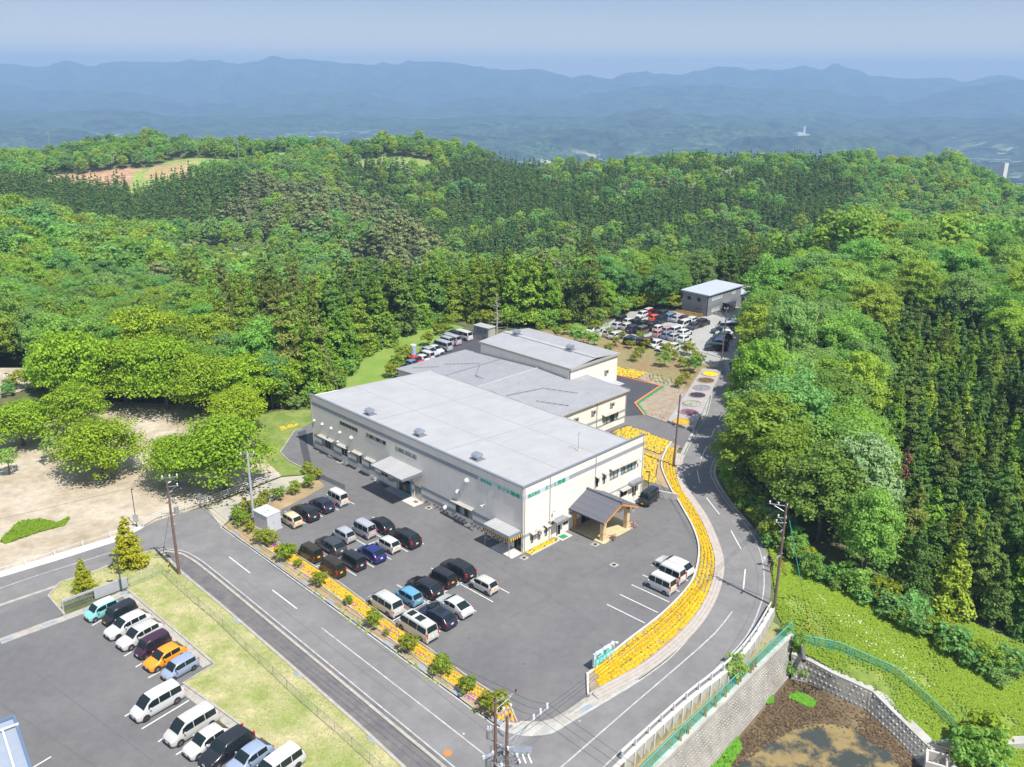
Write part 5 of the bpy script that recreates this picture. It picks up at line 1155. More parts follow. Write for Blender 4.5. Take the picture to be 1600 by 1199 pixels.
sheet('porch_pad', [D2W(8.4, -.06), D2W(14.85, -.06), D2W(14.85, -5.45), D2W(8.4, -5.45)], 0.06, mat('pad_beige', (0.50, 0.44, 0.25), 0.8, var=0.08, scale=1.5))
# concrete aprons, mats, frames and covers round the hall
def lslab(name, a, b, z, m, h=0.06, **kw):
    mb = MB(); mb.box(a[0], b[0], a[1], b[1], 0.013, z); o = mb.build(name, m, **kw); o.location = (BX, BY, 0); o.rotation_euler = (0, 0, BRZ); return o
lslab('concrete_apron', (-1.75, 18.3), (-.06, 20.8), .07, M_conc_light, kind='structure'); lslab('concrete_apron', (-1.25, 20.8), (-.06, 25.3), .055, M_kerb_blue, kind='structure')
lslab('concrete_apron', (-1.9, .0), (-.06, 3.6), .06, M_conc_light, kind='structure'); lslab('concrete_apron', (5.5, -1.35), (7.4, -.06), .06, M_conc_light, kind='structure'); lslab('concrete_apron', (19.4, -1.5), (22.4, -.06), .06, M_conc_light, kind='structure')
for (a, b), m, lb in ((((5.85, -1.15), (6.85, -.35)), M_greenp, 'green door mat on white concrete by the small front door'), (((-.9, 18.85), (-.35, 19.6)), M_rust, 'brown door mat in front of the steel double door')):
    lslab('door_mat', a, b, .085, m, label=lb, cat='door mat')
for i, (px, py) in enumerate(((501, 705), (531.5, 722), (670, 794), (764, 840), (951.5, 824) if 0 else (988.5, 819), (930, 851), (959.5, 883), (819, 872))):
    x, y = G(px, py); e = empty('drain_cover', (x, y, 0.0), BRZ, label='square concrete drain with dark grate ' + ['at the far left end of the long wall', 'by the long wall below the second awning', 'beside the steel double door apron', 'in the shade of the striped canopy', 'beside the right porch post', 'beside the left porch post', 'alone in the open asphalt by the porch', 'at the lettered corner of the factory'][i], cat='drain', group='square drains round the factory')
    mb = MB(); mb.box(-.42, .42, -.42, .42, 0.0, 0.03); mb.build('frame', M_kerb, e); mb = MB(); mb.box(-.2, .2, -.2, .2, 0.03, 0.04); mb.build('grate', M_black, e)
# wall-side slot drains
for a, l in ((42.2, 1.0), (40.2, 1.3), (36.2, 1.4), (32.2, 1.6), (29.2, 1.6), (26.7, 1.2), (11.8, 3.6)): lslab('slot_drain', (-.62, a - l), (-.42, a), .03, M_black, kind='structure')
# ---- white equipment cabin by the flower bed, hut behind, grey building, annexes, near roof at the lower left
sx, sy = -32.1, 99.05
sh = empty('equipment_shed', (-32.14, 99.04, 0), math.atan2(97.27 - 99.04, -29.99 + 32.14), label='pale grey metal equipment cabin at the head of the flower bed', cat='shed')
mb = MB(); mb.box(-.1, 2.95, -.1, 2.1, 0, .12); mb.build('base_slab', M_conc, sh); mb = MB(); mb.box(0, 2.8, 0, 2.0, .12, 2.25); mb.build('wall', M_shed, sh); mb = MB(); mb.box(-.06, 2.86, -.06, 2.06, 2.25, 2.34); r_ = mb.build('roof', M_shed, sh)
mb = MB(); mb.box(1.5, 2.0, .5, .8, 2.34, 2.46); mb.box(1.5, 2.0, 1.0, 1.3, 2.34, 2.46); mb.build('roof_hatch', M_shed, r_)
for a in (0.03, 1.01): mb = MB(); mb.box(2.8, 2.83, a, a + .95, .2, 2.15); d_ = mb.build('door', M_shed, sh); mb = MB(); mb.box(2.83, 2.86, a + .8, a + .86, 1.0, 1.25); mb.build('handle', M_metal, d_)
for a in (0.9, 1.85): mb = MB(); mb.box(a, a + .02, -.015, 0, .2, 2.15); mb.build('panel_joint', M_metal, sh)
hu = empty('white_hut', (-5.12, 182.17, 0), math.atan2(182.17 - 185.03, -5.12 + 8.39) , label='small white prefabricated hut at the far end of the back yard', cat='hut')
mb = MB(); mb.box(-4.3, 0, 0, 2.2, 0, 2.35); mb.build('wall', M_offw, hu); mb = MB(); mb.box(-4.45, .15, -.15, 2.35, 2.35, 2.5); mb.build('roof', M_roof, hu)
for a0, a1, z0 in ((-3.2, -1.9, 1.1), (-1.4, -.6, .1)): mb = MB(); mb.box(a0, a1, -.04, 0.01, z0, 2.0); w_ = mb.build('window' if z0 > 1 else 'door', M_frame, hu); mb = MB(); mb.box(a0 + .08, a1 - .08, -.06, -.04, z0 + .08, 1.92); mb.build('pane', M_glass_t, w_)
gb0 = np.array([45.76, 202.39]); ga_ = math.atan2(213 - 202.39, 56 - 45.76)
gl = empty('grey_building', (45.76, 202.39, 0), ga_, label='two-storey grey clad office building behind the gravel car park', cat='office building')
LX, LY, GH = 14.7, 7.6, 5.1
lr_ = math.atan2(206.45 - 202.39, 39.97 - 45.76) - ga_
LY = math.hypot(206.45 - 202.39, 39.97 - 45.76) * 1.0
hol = [(1.6 + k * .95, 2.4 + k * .95, 3.5, 4.4) for k in range(5)] + [(10.6, 11.3, 3.6, 4.5), (11.5, 12.2, 3.6, 4.5)] + [(1.8 + k * .9, 2.55 + k * .9, .7, 1.6) for k in range(4)] + [(7.4, 9.4, 0.02, 1.9), (9.9, 11.0, .8, 1.7)]
mb = MB(); wall_holes(mb, 'x', LX, GH, hol, .2); mb.build('wall', M_gbld, gl)
for h in hol[:-2]: window(gl, 'x', *h, 1, M_white, M_glass_w)
window(gl, 'x', 7.4, 9.4, .02, 1.9, 2, M_frame, M_glass); window(gl, 'x', 9.9, 11.0, .8, 1.7, 2, M_white, M_glass_w)
mb = MB(); mb.box(0, .2, .2, LY, 0, GH); mb.box(LX - .2, LX, .2, LY, 0, GH); mb.box(.2, LX - .2, LY - .2, LY, 0, GH); mb.build('wall', M_gbld, gl)
for a in (2.0, 4.7): mb = MB(); mb.box(-.04, 0.0, a, a + 1.0, 3.2, 4.1); w_ = mb.build('window', M_frame, gl); mb = MB(); mb.box(-.06, -.04, a + .1, a + .9, 3.3, 4.0); mb.build('pane', M_glass, w_)
letter(gl, '(株)タツミ精機', .32, (-.05, 3.4, 1.35), -math.pi / 2, M_rust)
mb = MB(); mb.add([(-.4, -.4, GH + .1), (LX + .4, -.4, GH + .1), (LX + .4, LY + .4, GH + .25), (-.4, LY + .4, GH + .25), (-.4, -.4, GH - .1), (LX + .4, -.4, GH - .1), (LX + .4, LY + .4, GH - .1), (-.4, LY + .4, GH - .1)], [(0, 1, 2, 3), (7, 6, 5, 4), (0, 4, 5, 1), (1, 5, 6, 2), (2, 6, 7, 3), (3, 7, 4, 0)]); mb.build('roof', mat('roof_blue_grey', (0.42, 0.45, 0.50), 0.5, var=0.04), gl)
mb = MB(); mb.box(6.6, 10.2, -1.6, -.01, 2.15, 2.3); mb.build('entrance_canopy', M_cap, gl); mb = MB(); mb.box(6.7, 6.85, -1.5, -1.35, 0, 2.15); mb.box(9.9, 10.05, -1.5, -1.35, 0, 2.15); mb.build('canopy_post', M_frame, gl)
for (u0, u1, v0, v1, hh, lb) in ((LX + .1, 20.2, .3, 4.0, 2.7, 'low grey annex joined to the far side of the grey office building'), (20.8, 38.5, -.5, 2.8, 2.8, 'long low shed roof beyond the annex, partly behind the trees')):
    an = empty('annex_building', (45.76, 202.39, 0), ga_, label=lb, cat='annex', group='low annexes beyond the grey office')
    mb = MB(); mb.box(u0, u1, v0, v1, 0, hh); mb.build('wall', M_gbld, an); mb = MB(); mb.box(u0 - .0, u1 + .3, v0 - .4, v1 + .3, hh, hh + .2); mb.build('roof', mat('roof_blue_grey', (0, 0, 0)), an)
    mb = MB(); mb.box(u0 + 1, u0 + 2.6, v0 - .03, v0, .1, 2.0); mb.build('door', M_glass, an)
# near building corner at the lower left edge of the picture
nb = empty('corner_building', (-40.94, 59.63, 0), math.atan2(54.35 - 58.24, -37.15 + 40.1), label='flat roofed steel and glass building cut by the lower left corner', cat='building')
mb = MB(); mb.box(0.4, 26, -14, -.3, 0, 3.3); mb.build('wall', mat('panel_blue_grey', (0.2, 0.26, 0.33), .4, .2), nb); mb = MB(); mb.box(0, 26, -14, .1, 3.3, 3.5); r_ = mb.build('roof', mat('roof_pale_blue', (0.30, 0.34, 0.41), .5, var=.05), nb)
mb = MB(); mb.box(-.05, 26, .1, .3, 3.25, 3.72); mb.box(-.25, -.05, -14, .3, 3.25, 3.72); mb.build('fascia', mat('fascia_steel_blue', (0.16, 0.24, 0.36), .4, .3), r_)
mb = MB(); mb.box(1.2, 1.35, -8, .35, 3.72, 3.84); mb.box(1.2, 9.0, -.9, -.75, 3.62, 3.74); mb.build('roof_rail', M_white, r_)
# ---------------------------------------------------------------- cars
# side profile by type: L length, W width, H height, hood height, hood end, screen top, roof end, tail bottom (fractions of L), belt height
CT = {
 'kei': dict(L=3.4, W=1.48, H=1.52, hood=0.88, h1=0.17, h2=0.33, r1=0.88, r2=0.985, belt=0.92, tail=0.95),
 'box': dict(L=3.4, W=1.48, H=1.72, hood=0.95, h1=0.14, h2=0.25, r1=0.94, r2=0.99, belt=0.95, tail=0.98),
 'keivan': dict(L=3.4, W=1.48, H=1.88, hood=1.0, h1=0.07, h2=0.22, r1=0.955, r2=0.995, belt=1.0, tail=1.0),
 'hatch': dict(L=3.95, W=1.70, H=1.50, hood=0.90, h1=0.24, h2=0.42, r1=0.80, r2=0.965, belt=0.93, tail=0.98),
 'sedan': dict(L=4.5, W=1.76, H=1.47, hood=0.92, h1=0.25, h2=0.43, r1=0.70, r2=0.93, belt=0.93, tail=1.02),
 'wagon': dict(L=4.6, W=1.76, H=1.54, hood=0.93, h1=0.24, h2=0.41, r1=0.84, r2=0.975, belt=0.95, tail=0.99),
 'minivan': dict(L=4.7, W=1.70, H=1.84, hood=1.0, h1=0.14, h2=0.33, r1=0.91, r2=0.985, belt=1.02, tail=1.0),
 'suv': dict(L=4.6, W=1.80, H=1.70, hood=1.05, h1=0.25, h2=0.40, r1=0.87, r2=0.98, belt=1.08, tail=1.06),
 'van': dict(L=4.85, W=1.72, H=1.98, hood=1.1, h1=0.06, h2=0.20, r1=0.955, r2=0.99, belt=1.1, tail=1.05),
}
def car_shape(t):
    c = CT[t]; L, W, H = c['L'], c['W'], c['H']; hw = W / 2; zb = 0.20; hd, bl = c['hood'], c['belt']
    # stations: (x, lower half width, belt z, shoulder half width, top z, top half width)
    S = [(0.0, hw * .72, hd * .62, hw * .70, hd * .66, hw * .55), (0.035 * L, hw * .90, hd * .74, hw * .88, hd * .82, hw * .70), (0.085 * L, hw * .97, hd * .82, hw * .95, hd * .93, hw * .80),
         (c['h1'] * L if c['h1'] > .1 else .105 * L, hw, bl - .03, hw * .99, hd + .02, hw * .86)]
    x2 = c['h2'] * L; x1 = S[-1][0]
    S.append((x1 + (x2 - x1) * .55, hw, bl, hw * .99, hd + (H - hd) * .66, hw * .84)); S.append((x2, hw, bl, hw * .99, H - .05, hw * .80))
    xr = c['r1'] * L; xe = c['r2'] * L
    S.append((x2 + (xr - x2) * .3, hw, bl + .01, hw * .99, H, hw * .80)); S.append((x2 + (xr - x2) * .65, hw, bl + .015, hw * .985, H - .005, hw * .79)); S.append((xr, hw * .99, bl + .02, hw * .975, H - .05, hw * .77))
    S.append((xe, hw * .96, c['tail'] - .02, hw * .94, c['tail'], hw * .86)); S.append((L, hw * .90, .62, hw * .88, .66, hw * .80))
    return c, S
def car_body(t):
    c, S = car_shape(t); zb = 0.20; mb = MB(); vs = []; fs = []
    P = 9
    for i, (x, wl, zs, ws, ztp, wt) in enumerate(S):
        zlo = zb + (0.08 if i in (0, len(S) - 1) else 0)
        half = [(0, zlo), (wl * .9, zlo), (wl, zlo + .12), (wl * 1.0, zs * .6 + zlo * .4), (ws, zs), (wt + (ws - wt) * .12, zs + (ztp - zs) * .86), (wt * .9, ztp - .008), (wt * .5, ztp + .018), (0, ztp + .024)]
        vs += [(x, y, z) for y, z in half] + [(x, -y, z) for y, z in half[1:-1]]
    K = 2 * P - 2
    def idx(i, k):
        # ring order: 0..P-1 along +y side then back along -y side
        return i * K + (k if k < P else P + (2 * P - 2 - k) - 1)
    ring = list(range(P)) + [2 * P - 2 - 0 - j for j in range(0, 0)]
    order = list(range(P)) + [P + j for j in range(P - 3, -1, -1)]
    n = len(order)
    for i in range(len(S) - 1):
        for k in range(n):
            a, b = order[k], order[(k + 1) % n]
            fs.append((i * K + a, i * K + b, (i + 1) * K + b, (i + 1) * K + a))
    fs.append(tuple(order[::-1])); fs.append(tuple((len(S) - 1) * K + a for a in order))
    # orientation: flip so the faces look outwards
    fs = [f[::-1] for f in fs]
    mb.add(vs, fs)
    return mb
def lerp3(a, b, t): return tuple(a[i] + (b[i] - a[i]) * t for i in range(3))
def car_parts(t):
    """meshes of all parts of a car type, shared by every car of it"""
    c, S = car_shape(t); L, W, H = c['L'], c['W'], c['H']; hw = W / 2; out = {}
    me = car_body(t).mesh('body', M_white); me.polygons.foreach_set('use_smooth', [True] * len(me.polygons))
    bm = bmesh.new(); bm.from_mesh(me); bmesh.ops.recalc_face_normals(bm, faces=bm.faces)
    for e in bm.edges:
        if len(e.link_faces) == 2 and e.calc_face_angle(0) > 0.62: e.smooth = False
    bm.to_mesh(me); bm.free(); out['body'] = me
    def side_pt(i, f, s, off=.012):
        x, wl, zs, ws, ztp, wt = S[i]; wy = wt + (ws - wt) * .12; z0 = zs; z1 = zs + (ztp - zs) * .86
        y = ws + (wy - ws) * f; z = z0 + (z1 - z0) * f; return (x, s * (y + off), z + .004)
    def side_win(ia, ta, ib, tb, s, f0=.08, f1=.93):
        # ia,ib station indices with blend t towards the next
        def P(i, tt, f):
            p = side_pt(i, f, s); q = side_pt(min(i + 1, len(S) - 1), f, s); return lerp3(p, q, tt)
        return [P(ia, ta, f0), P(ib, tb, f0), P(ib, tb, f1), P(ia, ta, f1)]
    nseg = {'kei': 2, 'box': 3, 'keivan': 3, 'hatch': 2, 'sedan': 2, 'wagon': 3, 'minivan': 3, 'suv': 3, 'van': 3}[t]
    # side windows follow stations 4..8 (front quarter to rear pillar)
    def at_x(xx):
        for i in range(3, 9):
            if S[i][0] <= xx <= S[i + 1][0] + 1e-6: return i, (xx - S[i][0]) / (S[i + 1][0] - S[i][0])
        return 8, 1.0
    xa = S[4][0] - .02 * L; xz = S[8][0] + (S[9][0] - S[8][0]) * (.22 if t in ('kei', 'box', 'keivan', 'van', 'minivan') else .1)
    cuts = [xa + (xz - xa) * k / nseg for k in range(nseg + 1)]
    W_ = {1: [], -1: []}
    for s in (1, -1):
        for k in range(nseg):
            a, b = cuts[k] + (.03 if k else 0), cuts[k + 1] - .03; mb = MB()
            xs = [a] + [S[i][0] for i in range(3, 10) if a < S[i][0] < b] + [b]
            lo = []; hi = []
            for xx in xs:
                i, tt = at_x(xx); q = side_win(i, tt, i, tt, s); lo.append(q[0]); hi.append(q[3])
            if k == 0:   # slanted front edge
                hi[0] = lerp3(lo[0], hi[0], .35)
            n = len(xs); mb.add(lo + hi, [((j, j + 1, n + j + 1, n + j) if s < 0 else (j + 1, j, n + j, n + j + 1)) for j in range(n - 1)])
            W_[s].append(mb.mesh('side_window', M_glass))
    out['side'] = W_[1] + W_[-1]
    def cross(i, tt, f, off):
        a, b = S[i], S[i + 1]; x = a[0] + (b[0] - a[0]) * tt; z = a[4] + (b[4] - a[4]) * tt; w = (a[5] + (b[5] - a[5]) * tt) * f; return x, w, z
    def screen(i0, t0, i1, t1, off=.02, f=.94, mid=None):
        mb = MB(); pts = [(i0, t0)] + ([mid] if mid else []) + [(i1, t1)]; v = []
        for i, tt in pts:
            x, w, z = cross(i, tt, f, off); dx = -off if i0 < 6 else off
            v += [(x + dx, -w, z + off * .8), (x + dx, -w * .5, z + off * .8 + .02), (x + dx, w * .5, z + off * .8 + .02), (x + dx, w, z + off * .8)]
        for r in range(len(pts) - 1):
            for q in range(3):
                f4 = (r * 4 + q, (r + 1) * 4 + q, (r + 1) * 4 + q + 1, r * 4 + q + 1)
                mb.add([v[k] for k in f4], [(0, 1, 2, 3)] if False else [(3, 2, 1, 0)])
        return mb.mesh('windscreen', M_glass)
    out['ws'] = screen(3, .12, 4, .95, mid=(4, 0.0), f=.93)
    out['rw'] = screen(8, .08, 8, .80 if c['r2'] - c['r1'] < .1 else .9, f=.9)
    # thick boxes, bumpers and trim
    mb = MB(); mb.box(-.02, .06, -hw * .62, hw * .62, .30, .42); mb.box(-.015, .05, -hw * .40, hw * .40, .50, .60); out['grille'] = mb.mesh('grille', M_black)
    mb = MB(); mb.box(L - .03, L + .025, -hw * .7, hw * .7, .28, .40); out['bumper'] = mb.mesh('rear_bumper_trim', M_black)
    for s in (1, -1):
        mb = MB(); x = .02 * L; z = c['hood'] * .70
        mb.add([(x - .02, s * hw * .50, z - .06), (x + .10, s * hw * .90, z - .03), (x + .30, s * hw * .955, z + .09), (x + .20, s * hw * .72, z + .13), (x + .03, s * hw * .5, z + .05), (x + .16, s * hw * .88, z + .11)], [(0, 1, 5, 4), (1, 2, 5), (4, 5, 3), (5, 2, 3), (4, 5, 1, 0)]); out['hl%d' % s] = mb.mesh('headlight', mat('headlight_glass', (.6, .62, .65), .1, spec=.8))
        zt0, zt1 = (.75, 1.25) if t in ('keivan', 'van', 'suv') else (.74, 1.02)
        mb = MB(); xe = S[9][0]; y1 = hw * .955; mb.add([(xe + .035, s * y1 * .84, zt0), (xe - .10, s * (y1 + .02), zt0), (xe - .13, s * (y1 + .005), zt1), (xe + .02, s * y1 * .84, zt1), (xe + .055, s * y1 * .84, .5 * (zt0 + zt1))], [(0, 1, 2, 4), (4, 2, 3)])
        mb.box(xe - .1, xe + .05, min(s * y1 * .82, s * y1 * .97), max(s * y1 * .82, s * y1 * .97), zt0, zt1); out['tl%d' % s] = mb.mesh('tail_light', mat('tail_red', (.55, .015, .02), .25))
        mb = MB(); xm = S[4][0] + .02; mb.box(xm - .02, xm + .12, min(s * (hw + .02), s * (hw + .2)), max(s * (hw + .02), s * (hw + .2)), c['belt'] + .0, c['belt'] + .15); out['mi%d' % s] = mb.mesh('door_mirror', M_white)
    mb = MB(); mb.box(L - .005, L + .03, -.17, .17, .72 if t in ('keivan', 'kei', 'box') else .66, .89 if t in ('keivan', 'kei', 'box') else .82); out['pl'] = mb.mesh('number_plate', M_white)
    mb = MB(); mb.box(-.035, -.015, -.17, .17, .42, .58); out['pf'] = mb.mesh('number_plate', M_white)
    return out
CARM = {}
def paintm(name, col, rough=.28, metal=0.0):
    if name in CARM: return CARM[name]
    m = mat('car_' + name, col, rough, metal, .5); m.node_tree.nodes['Principled BSDF'].inputs['Coat Weight'].default_value = 0.4; m.node_tree.nodes['Principled BSDF'].inputs['Coat Roughness'].default_value = .12; CARM[name] = m; return m
PAINT = {'white': (.55, .55, .54), 'pearl': (.51, .50, .465), 'cream': (.60, .50, .34), 'black': (.018, .018, .023), 'navy': (.02, .024, .05), 'brown': (.036, .025, .006), 'dgrey': (.05, .052, .06), 'silver': (.36, .38, .42), 'blue': (.015, .025, .15), 'lblue': (.11, .32, .52), 'turq': (.22, .55, .52), 'purple': (.045, .015, .035), 'orange': (.80, .30, .015), 'sblue': (.27, .33, .45), 'red': (.50, .02, .03), 'ored': (.72, .10, .07), 'pink': (.45, .26, .27), 'bluegrey': (.13, .21, .33), 'taupe': (.12, .10, .09), 'dred': (.10, .015, .02), 'beige': (.55, .47, .35), 'dgreen': (.03, .06, .05)}
tyre = MB(); n = 16; prof = [(.19, -.09), (.29, -.09), (.305, -.06), (.305, .06), (.29, .09), (.19, .09)]
vs = [(r_ * math.cos(2 * math.pi * q / n), y_, r_ * math.sin(2 * math.pi * q / n)) for r_, y_ in prof for q in range(n)]
tyre.add(vs, [(i * n + q, i * n + (q + 1) % n, (i + 1) * n + (q + 1) % n, (i + 1) * n + q) for i in range(5) for q in range(n)]); ME_tyre = tyre.mesh('wheel', mat('tyre_rubber', (.022, .022, .022), .85))
rim = MB(); vs = [(0, .06, 0)]
for q in range(20): a = 2 * math.pi * q / 20; vs.append((.2 * math.cos(a), .075, .2 * math.sin(a)))
for q in range(5): a = 2 * math.pi * q / 5; rim.box(-.03, .03, .07, .09, 0.03, .19, rot=None); 
rim = MB(); rim.add(vs, [(0, 1 + (q + 1) % 20, 1 + q) for q in range(20)])
for q in range(5):
    a = 2 * math.pi * q / 5; ca, sa = math.cos(a), math.sin(a)
    rim.add([(ca * r_ - sa * w_, y_, sa * r_ + ca * w_) for y_ in (.07, .09) for r_, w_ in ((.03, -.03), (.195, -.02), (.195, .02), (.03, .03))], [(4, 5, 6, 7), (7, 6, 5, 4), (0, 1, 5, 4), (2, 3, 7, 6)])
ME_rim = rim.mesh('rim', mat('rim_alloy', (.5, .51, .53), .35, .6)); 
arch = MB(); arch.add([(.345 * math.cos(math.pi * 2 * q / 20), 0, .345 * math.sin(math.pi * 2 * q / 20)) for q in range(20)], [tuple(range(20))]); ME_arch = arch.mesh('wheel_arch', M_black)
CARP = {}; CARN = {}
TYPEN = {'kei': ('small_hatchback', 'car'), 'box': ('boxy_small_car', 'car'), 'keivan': ('small_van', 'van'), 'hatch': ('hatchback', 'car'), 'sedan': ('sedan', 'car'), 'wagon': ('station_wagon', 'car'), 'minivan': ('minivan', 'minivan'), 'suv': ('off_road_car', 'car'), 'van': ('passenger_van', 'van')}
def make_car(t, paint, x, y, z, head, label, group, plate='w', roofc=None, far=False, extra=None):
    """head: direction the front looks (radians). origin at the middle of the car on the ground"""
    if t not in CARP: CARP[t] = car_parts(t)
    P = CARP[t]; c = CT[t]; L, hw = c['L'], c['W'] / 2
    e = empty(TYPEN[t][0], (x, y, z), head + math.pi, label=label, cat=TYPEN[t][1], group=group)
    pm = paintm(paint, PAINT[paint]); o = (-L / 2, 0, 0)
    def part(name, me, m=None, loc=o, rz=0.0, par=e):
        ob = child(name, me, par, loc=loc, rz=rz)
        if m is not None: ob.material_slots[0].link = 'OBJECT'; ob.material_slots[0].material = m
        return ob
    b = part('body', P['body'], pm)
    part('windscreen', P['ws']); part('rear_window', P['rw'])
    for k, s in enumerate(P['side']): part('side_window', s)
    for s in (1, -1):
        part('headlight', P['hl%d' % s]); part('tail_light', P['tl%d' % s])
        if not far: part('door_mirror', P['mi%d' % s], pm)
    part('number_plate', P['pl'], M_hazy if plate == 'y' else M_white)
    if not far: part('number_plate', P['pf'], M_hazy if plate == 'y' else M_white)
    part('grille', P['grille'])
    if not far: part('rear_bumper_trim', P['bumper'])
    sc = .9 if t in ('kei', 'box', 'keivan') else 1.04
    for fx in (.165 if t != 'van' else .19, .80):
        for s in (1, -1):
            w = part('wheel', ME_tyre, None, loc=(-L / 2 + fx * L, s * (hw - .075), .305 * sc), rz=0 if s > 0 else math.pi); w.scale = (sc, 1, sc)
            if not far: child('rim', ME_rim, w); child('wheel_arch', ME_arch, w, loc=(0, .084, .0), scale=(1, 1, 1)) if False else None
            a = part('wheel_arch', ME_arch, None, loc=(-L / 2 + fx * L, s * (hw + .006), .33 * sc)); a.scale = (sc, 1, sc)
    if roofc:
        mb = MB(); c_, S = car_shape(t)
        for i in (5, 6, 7):
            a, d = S[i], S[i + 1]; mb.add([(a[0] - L / 2, -a[5] * .93, a[4] + .02), (d[0] - L / 2, -d[5] * .93, d[4] + .02), (d[0] - L / 2, d[5] * .93, d[4] + .02), (a[0] - L / 2, a[5] * .93, a[4] + .02), (a[0] - L / 2, 0, a[4] + .05), (d[0] - L / 2, 0, d[4] + .05)], [(0, 1, 5, 4), (4, 5, 2, 3)])
        mb.build('roof', paintm(roofc, PAINT[roofc]), e)
    if extra == 'sunroof':
        for a, b_ in ((-1.1, -.35), (.1, 1.0)): mb = MB(); mb.box(a, b_, -.42, .42, CT[t]['H'] + .0, CT[t]['H'] + .04); mb.build('sunroof', M_glass, e)
    return e
HM = math.atan2(EH[1], EH[0])
def zq(o, s): return lambda x, y: (o[0] + x / s, o[1] + y / s)
q1 = zq((340, 740), 4.4417); q3 = zq((560, 840), 3.341); q4 = zq((880, 820), 3.163)
MAIN = [
 ('kei', 'cream', q1(510, 315), 'y', 'cream small hatchback parked beside the grey equipment cabin'), ('wagon', 'black', q1(605, 262), 'w', 'black station wagon between the cream hatchback and the navy car in the top row'),
 ('hatch', 'navy', q1(720, 212), 'w', 'navy hatchback next to the white van in the top row'), ('keivan', 'white', q1(830, 162), 'y', 'white boxy van at the far end of the top row by the shrubs'),
 ('box', 'brown', q1(643, 545), 'y', 'dark brown boxy car at the left end of its row'), ('wagon', 'dgrey', q1(783, 492), 'w', 'dark grey wagon beside the dark brown boxy car'),
 ('kei', 'silver', q1(875, 420), 'y', 'silver small hatchback left of the silver van'), ('keivan', 'silver', q1(1015, 380), 'y', 'silver small van in the middle row'),
 ('hatch', 'black', q1(1133, 352), 'w', 'black hatchback at the right end of the row behind the silver van'),
 ('keivan', 'brown', q1(797, 645), 'y', 'tall brown boxy van nearest the yellow flower bed'), ('box', 'black', q1(940, 600), 'w', 'black boxy car between the tall brown van and the blue hatchback'),
 ('hatch', 'blue', q1(1067, 548), 'w', 'deep blue hatchback between the black boxy car and the white hatchback'), ('kei', 'white', q1(1182, 487), 'y', 'white small hatchback beside the black off-road car'), ('suv', 'black', q1(1297, 438), 'w', 'black off-road car with tall red lights, right end of the middle block'),
 ('minivan', 'pearl', q3(140, 335), 'w', 'pearl white minivan left of the light blue hatchback'), ('kei', 'lblue', q3(263, 302), 'y', 'light blue small hatchback'), ('wagon', 'black', q3(345, 252), 'w', 'black wagon with red lights beside the light blue hatchback'),
 ('box', 'black', q3(438, 206), 'y', 'black boxy car with yellow plate in the lower block'), ('suv', 'black', q3(518, 160), 'w', 'black off-road car at the right end of the lower block'),
 ('van', 'pearl', q3(307, 457), 'w', 'pearl white van with two roof windows next to the flower bed'), ('wagon', 'navy', q3(410, 405), 'w', 'dark navy wagon beside the van with roof windows'), ('sedan', 'white', q3(500, 350), 'w', 'white sloping back car beside the dark navy wagon'), ('kei', 'pearl', q3(655, 242), 'y', 'small white hatchback alone at the right end of the lower block'),
 ('wagon', 'white', q4(548, 198), 'w', 'white station wagon, farthest of the three by the curved flower bed'), ('keivan', 'white', q4(530, 236), 'w', 'white small van, middle of the three by the curved flower bed'), ('keivan', 'white', q4(482, 285), 'y', 'white small van, nearest of the three by the curved flower bed'),
]
for t, pc, (px, py), pl, lb in MAIN:
    x, y = G(px, py, CT[t]['H'] * .47); make_car(t, pc, x, y, 0.02, HM + rng.uniform(-.02, .02), lb, 'cars parked in the factory car park', pl, extra='sunroof' if 'roof windows' in lb else None)
x, y = G(860 + 1315 / 8.567, 720 + 480 / 8.567, .9); make_car('keivan', 'black', x, y, .02, math.atan2(-0.95, -0.72) , 'black small van with yellow plate between the porch and the small side door', 'cars parked in the factory car park', 'y')
ql = zq((0, 780), 2.8625); qm = zq((180, 1020), 5.3333)
la = math.atan2(62.65 - 66.38, -31.9 + 29.1)
LEFT = [('kei', 'turq', ql(455, 492), 'y', 'turquoise small car with white roof at the end of the row', 'white'), ('box', 'black', ql(535, 508), 'y', 'black boxy car next to the turquoise one', None), ('wagon', 'white', ql(572, 558), 'w', 'white wagon with dark screen beside the black boxy car', None), ('wagon', 'pearl', ql(627, 603), 'w', 'white wagon with red tail lights beside the dark purple car', None),
        ('box', 'purple', ql(682, 650), 'w', 'dark purple boxy car next to the orange hatchback', None), ('hatch', 'orange', ql(737, 702), 'w', 'bright orange hatchback beside the dark purple car', None), ('kei', 'sblue', ql(803, 750), 'y', 'pale blue grey small car by the lawn corner', None),
        ('minivan', 'white', ql(703, 900), 'w', 'white minivan standing alone left of an empty bay', None), ('minivan', 'pearl', ql(855, 1005), 'w', 'white minivan with a sunshade behind its windscreen', None), ('hatch', 'white', ql(925, 1078), 'w', 'white hatchback with black rear spoiler', None), ('suv', 'black', ql(1015, 1107), 'w', 'black off-road car in the lower left car park', None),
        ('hatch', 'sblue', qm(1120, 872), 'w', 'silver blue hatchback cut by the bottom edge of the picture', None), ('minivan', 'white', qm(1350, 945), 'w', 'white car of which only the roof shows at the bottom edge', None)]
for t, pc, (px, py), pl, lb, rc in LEFT:
    x, y = G(px, py, CT[t]['H'] * .47); make_car(t, pc, x, y, 0.02, la + rng.uniform(-.03, .03), lb, 'cars parked along the lawn in the lower left car park', pl, roofc=rc)
qf = zq((930, 460), 6.6625); qb = zq((620, 500), 9.99)
HR = math.atan2(math.cos(.72), math.sin(.72))
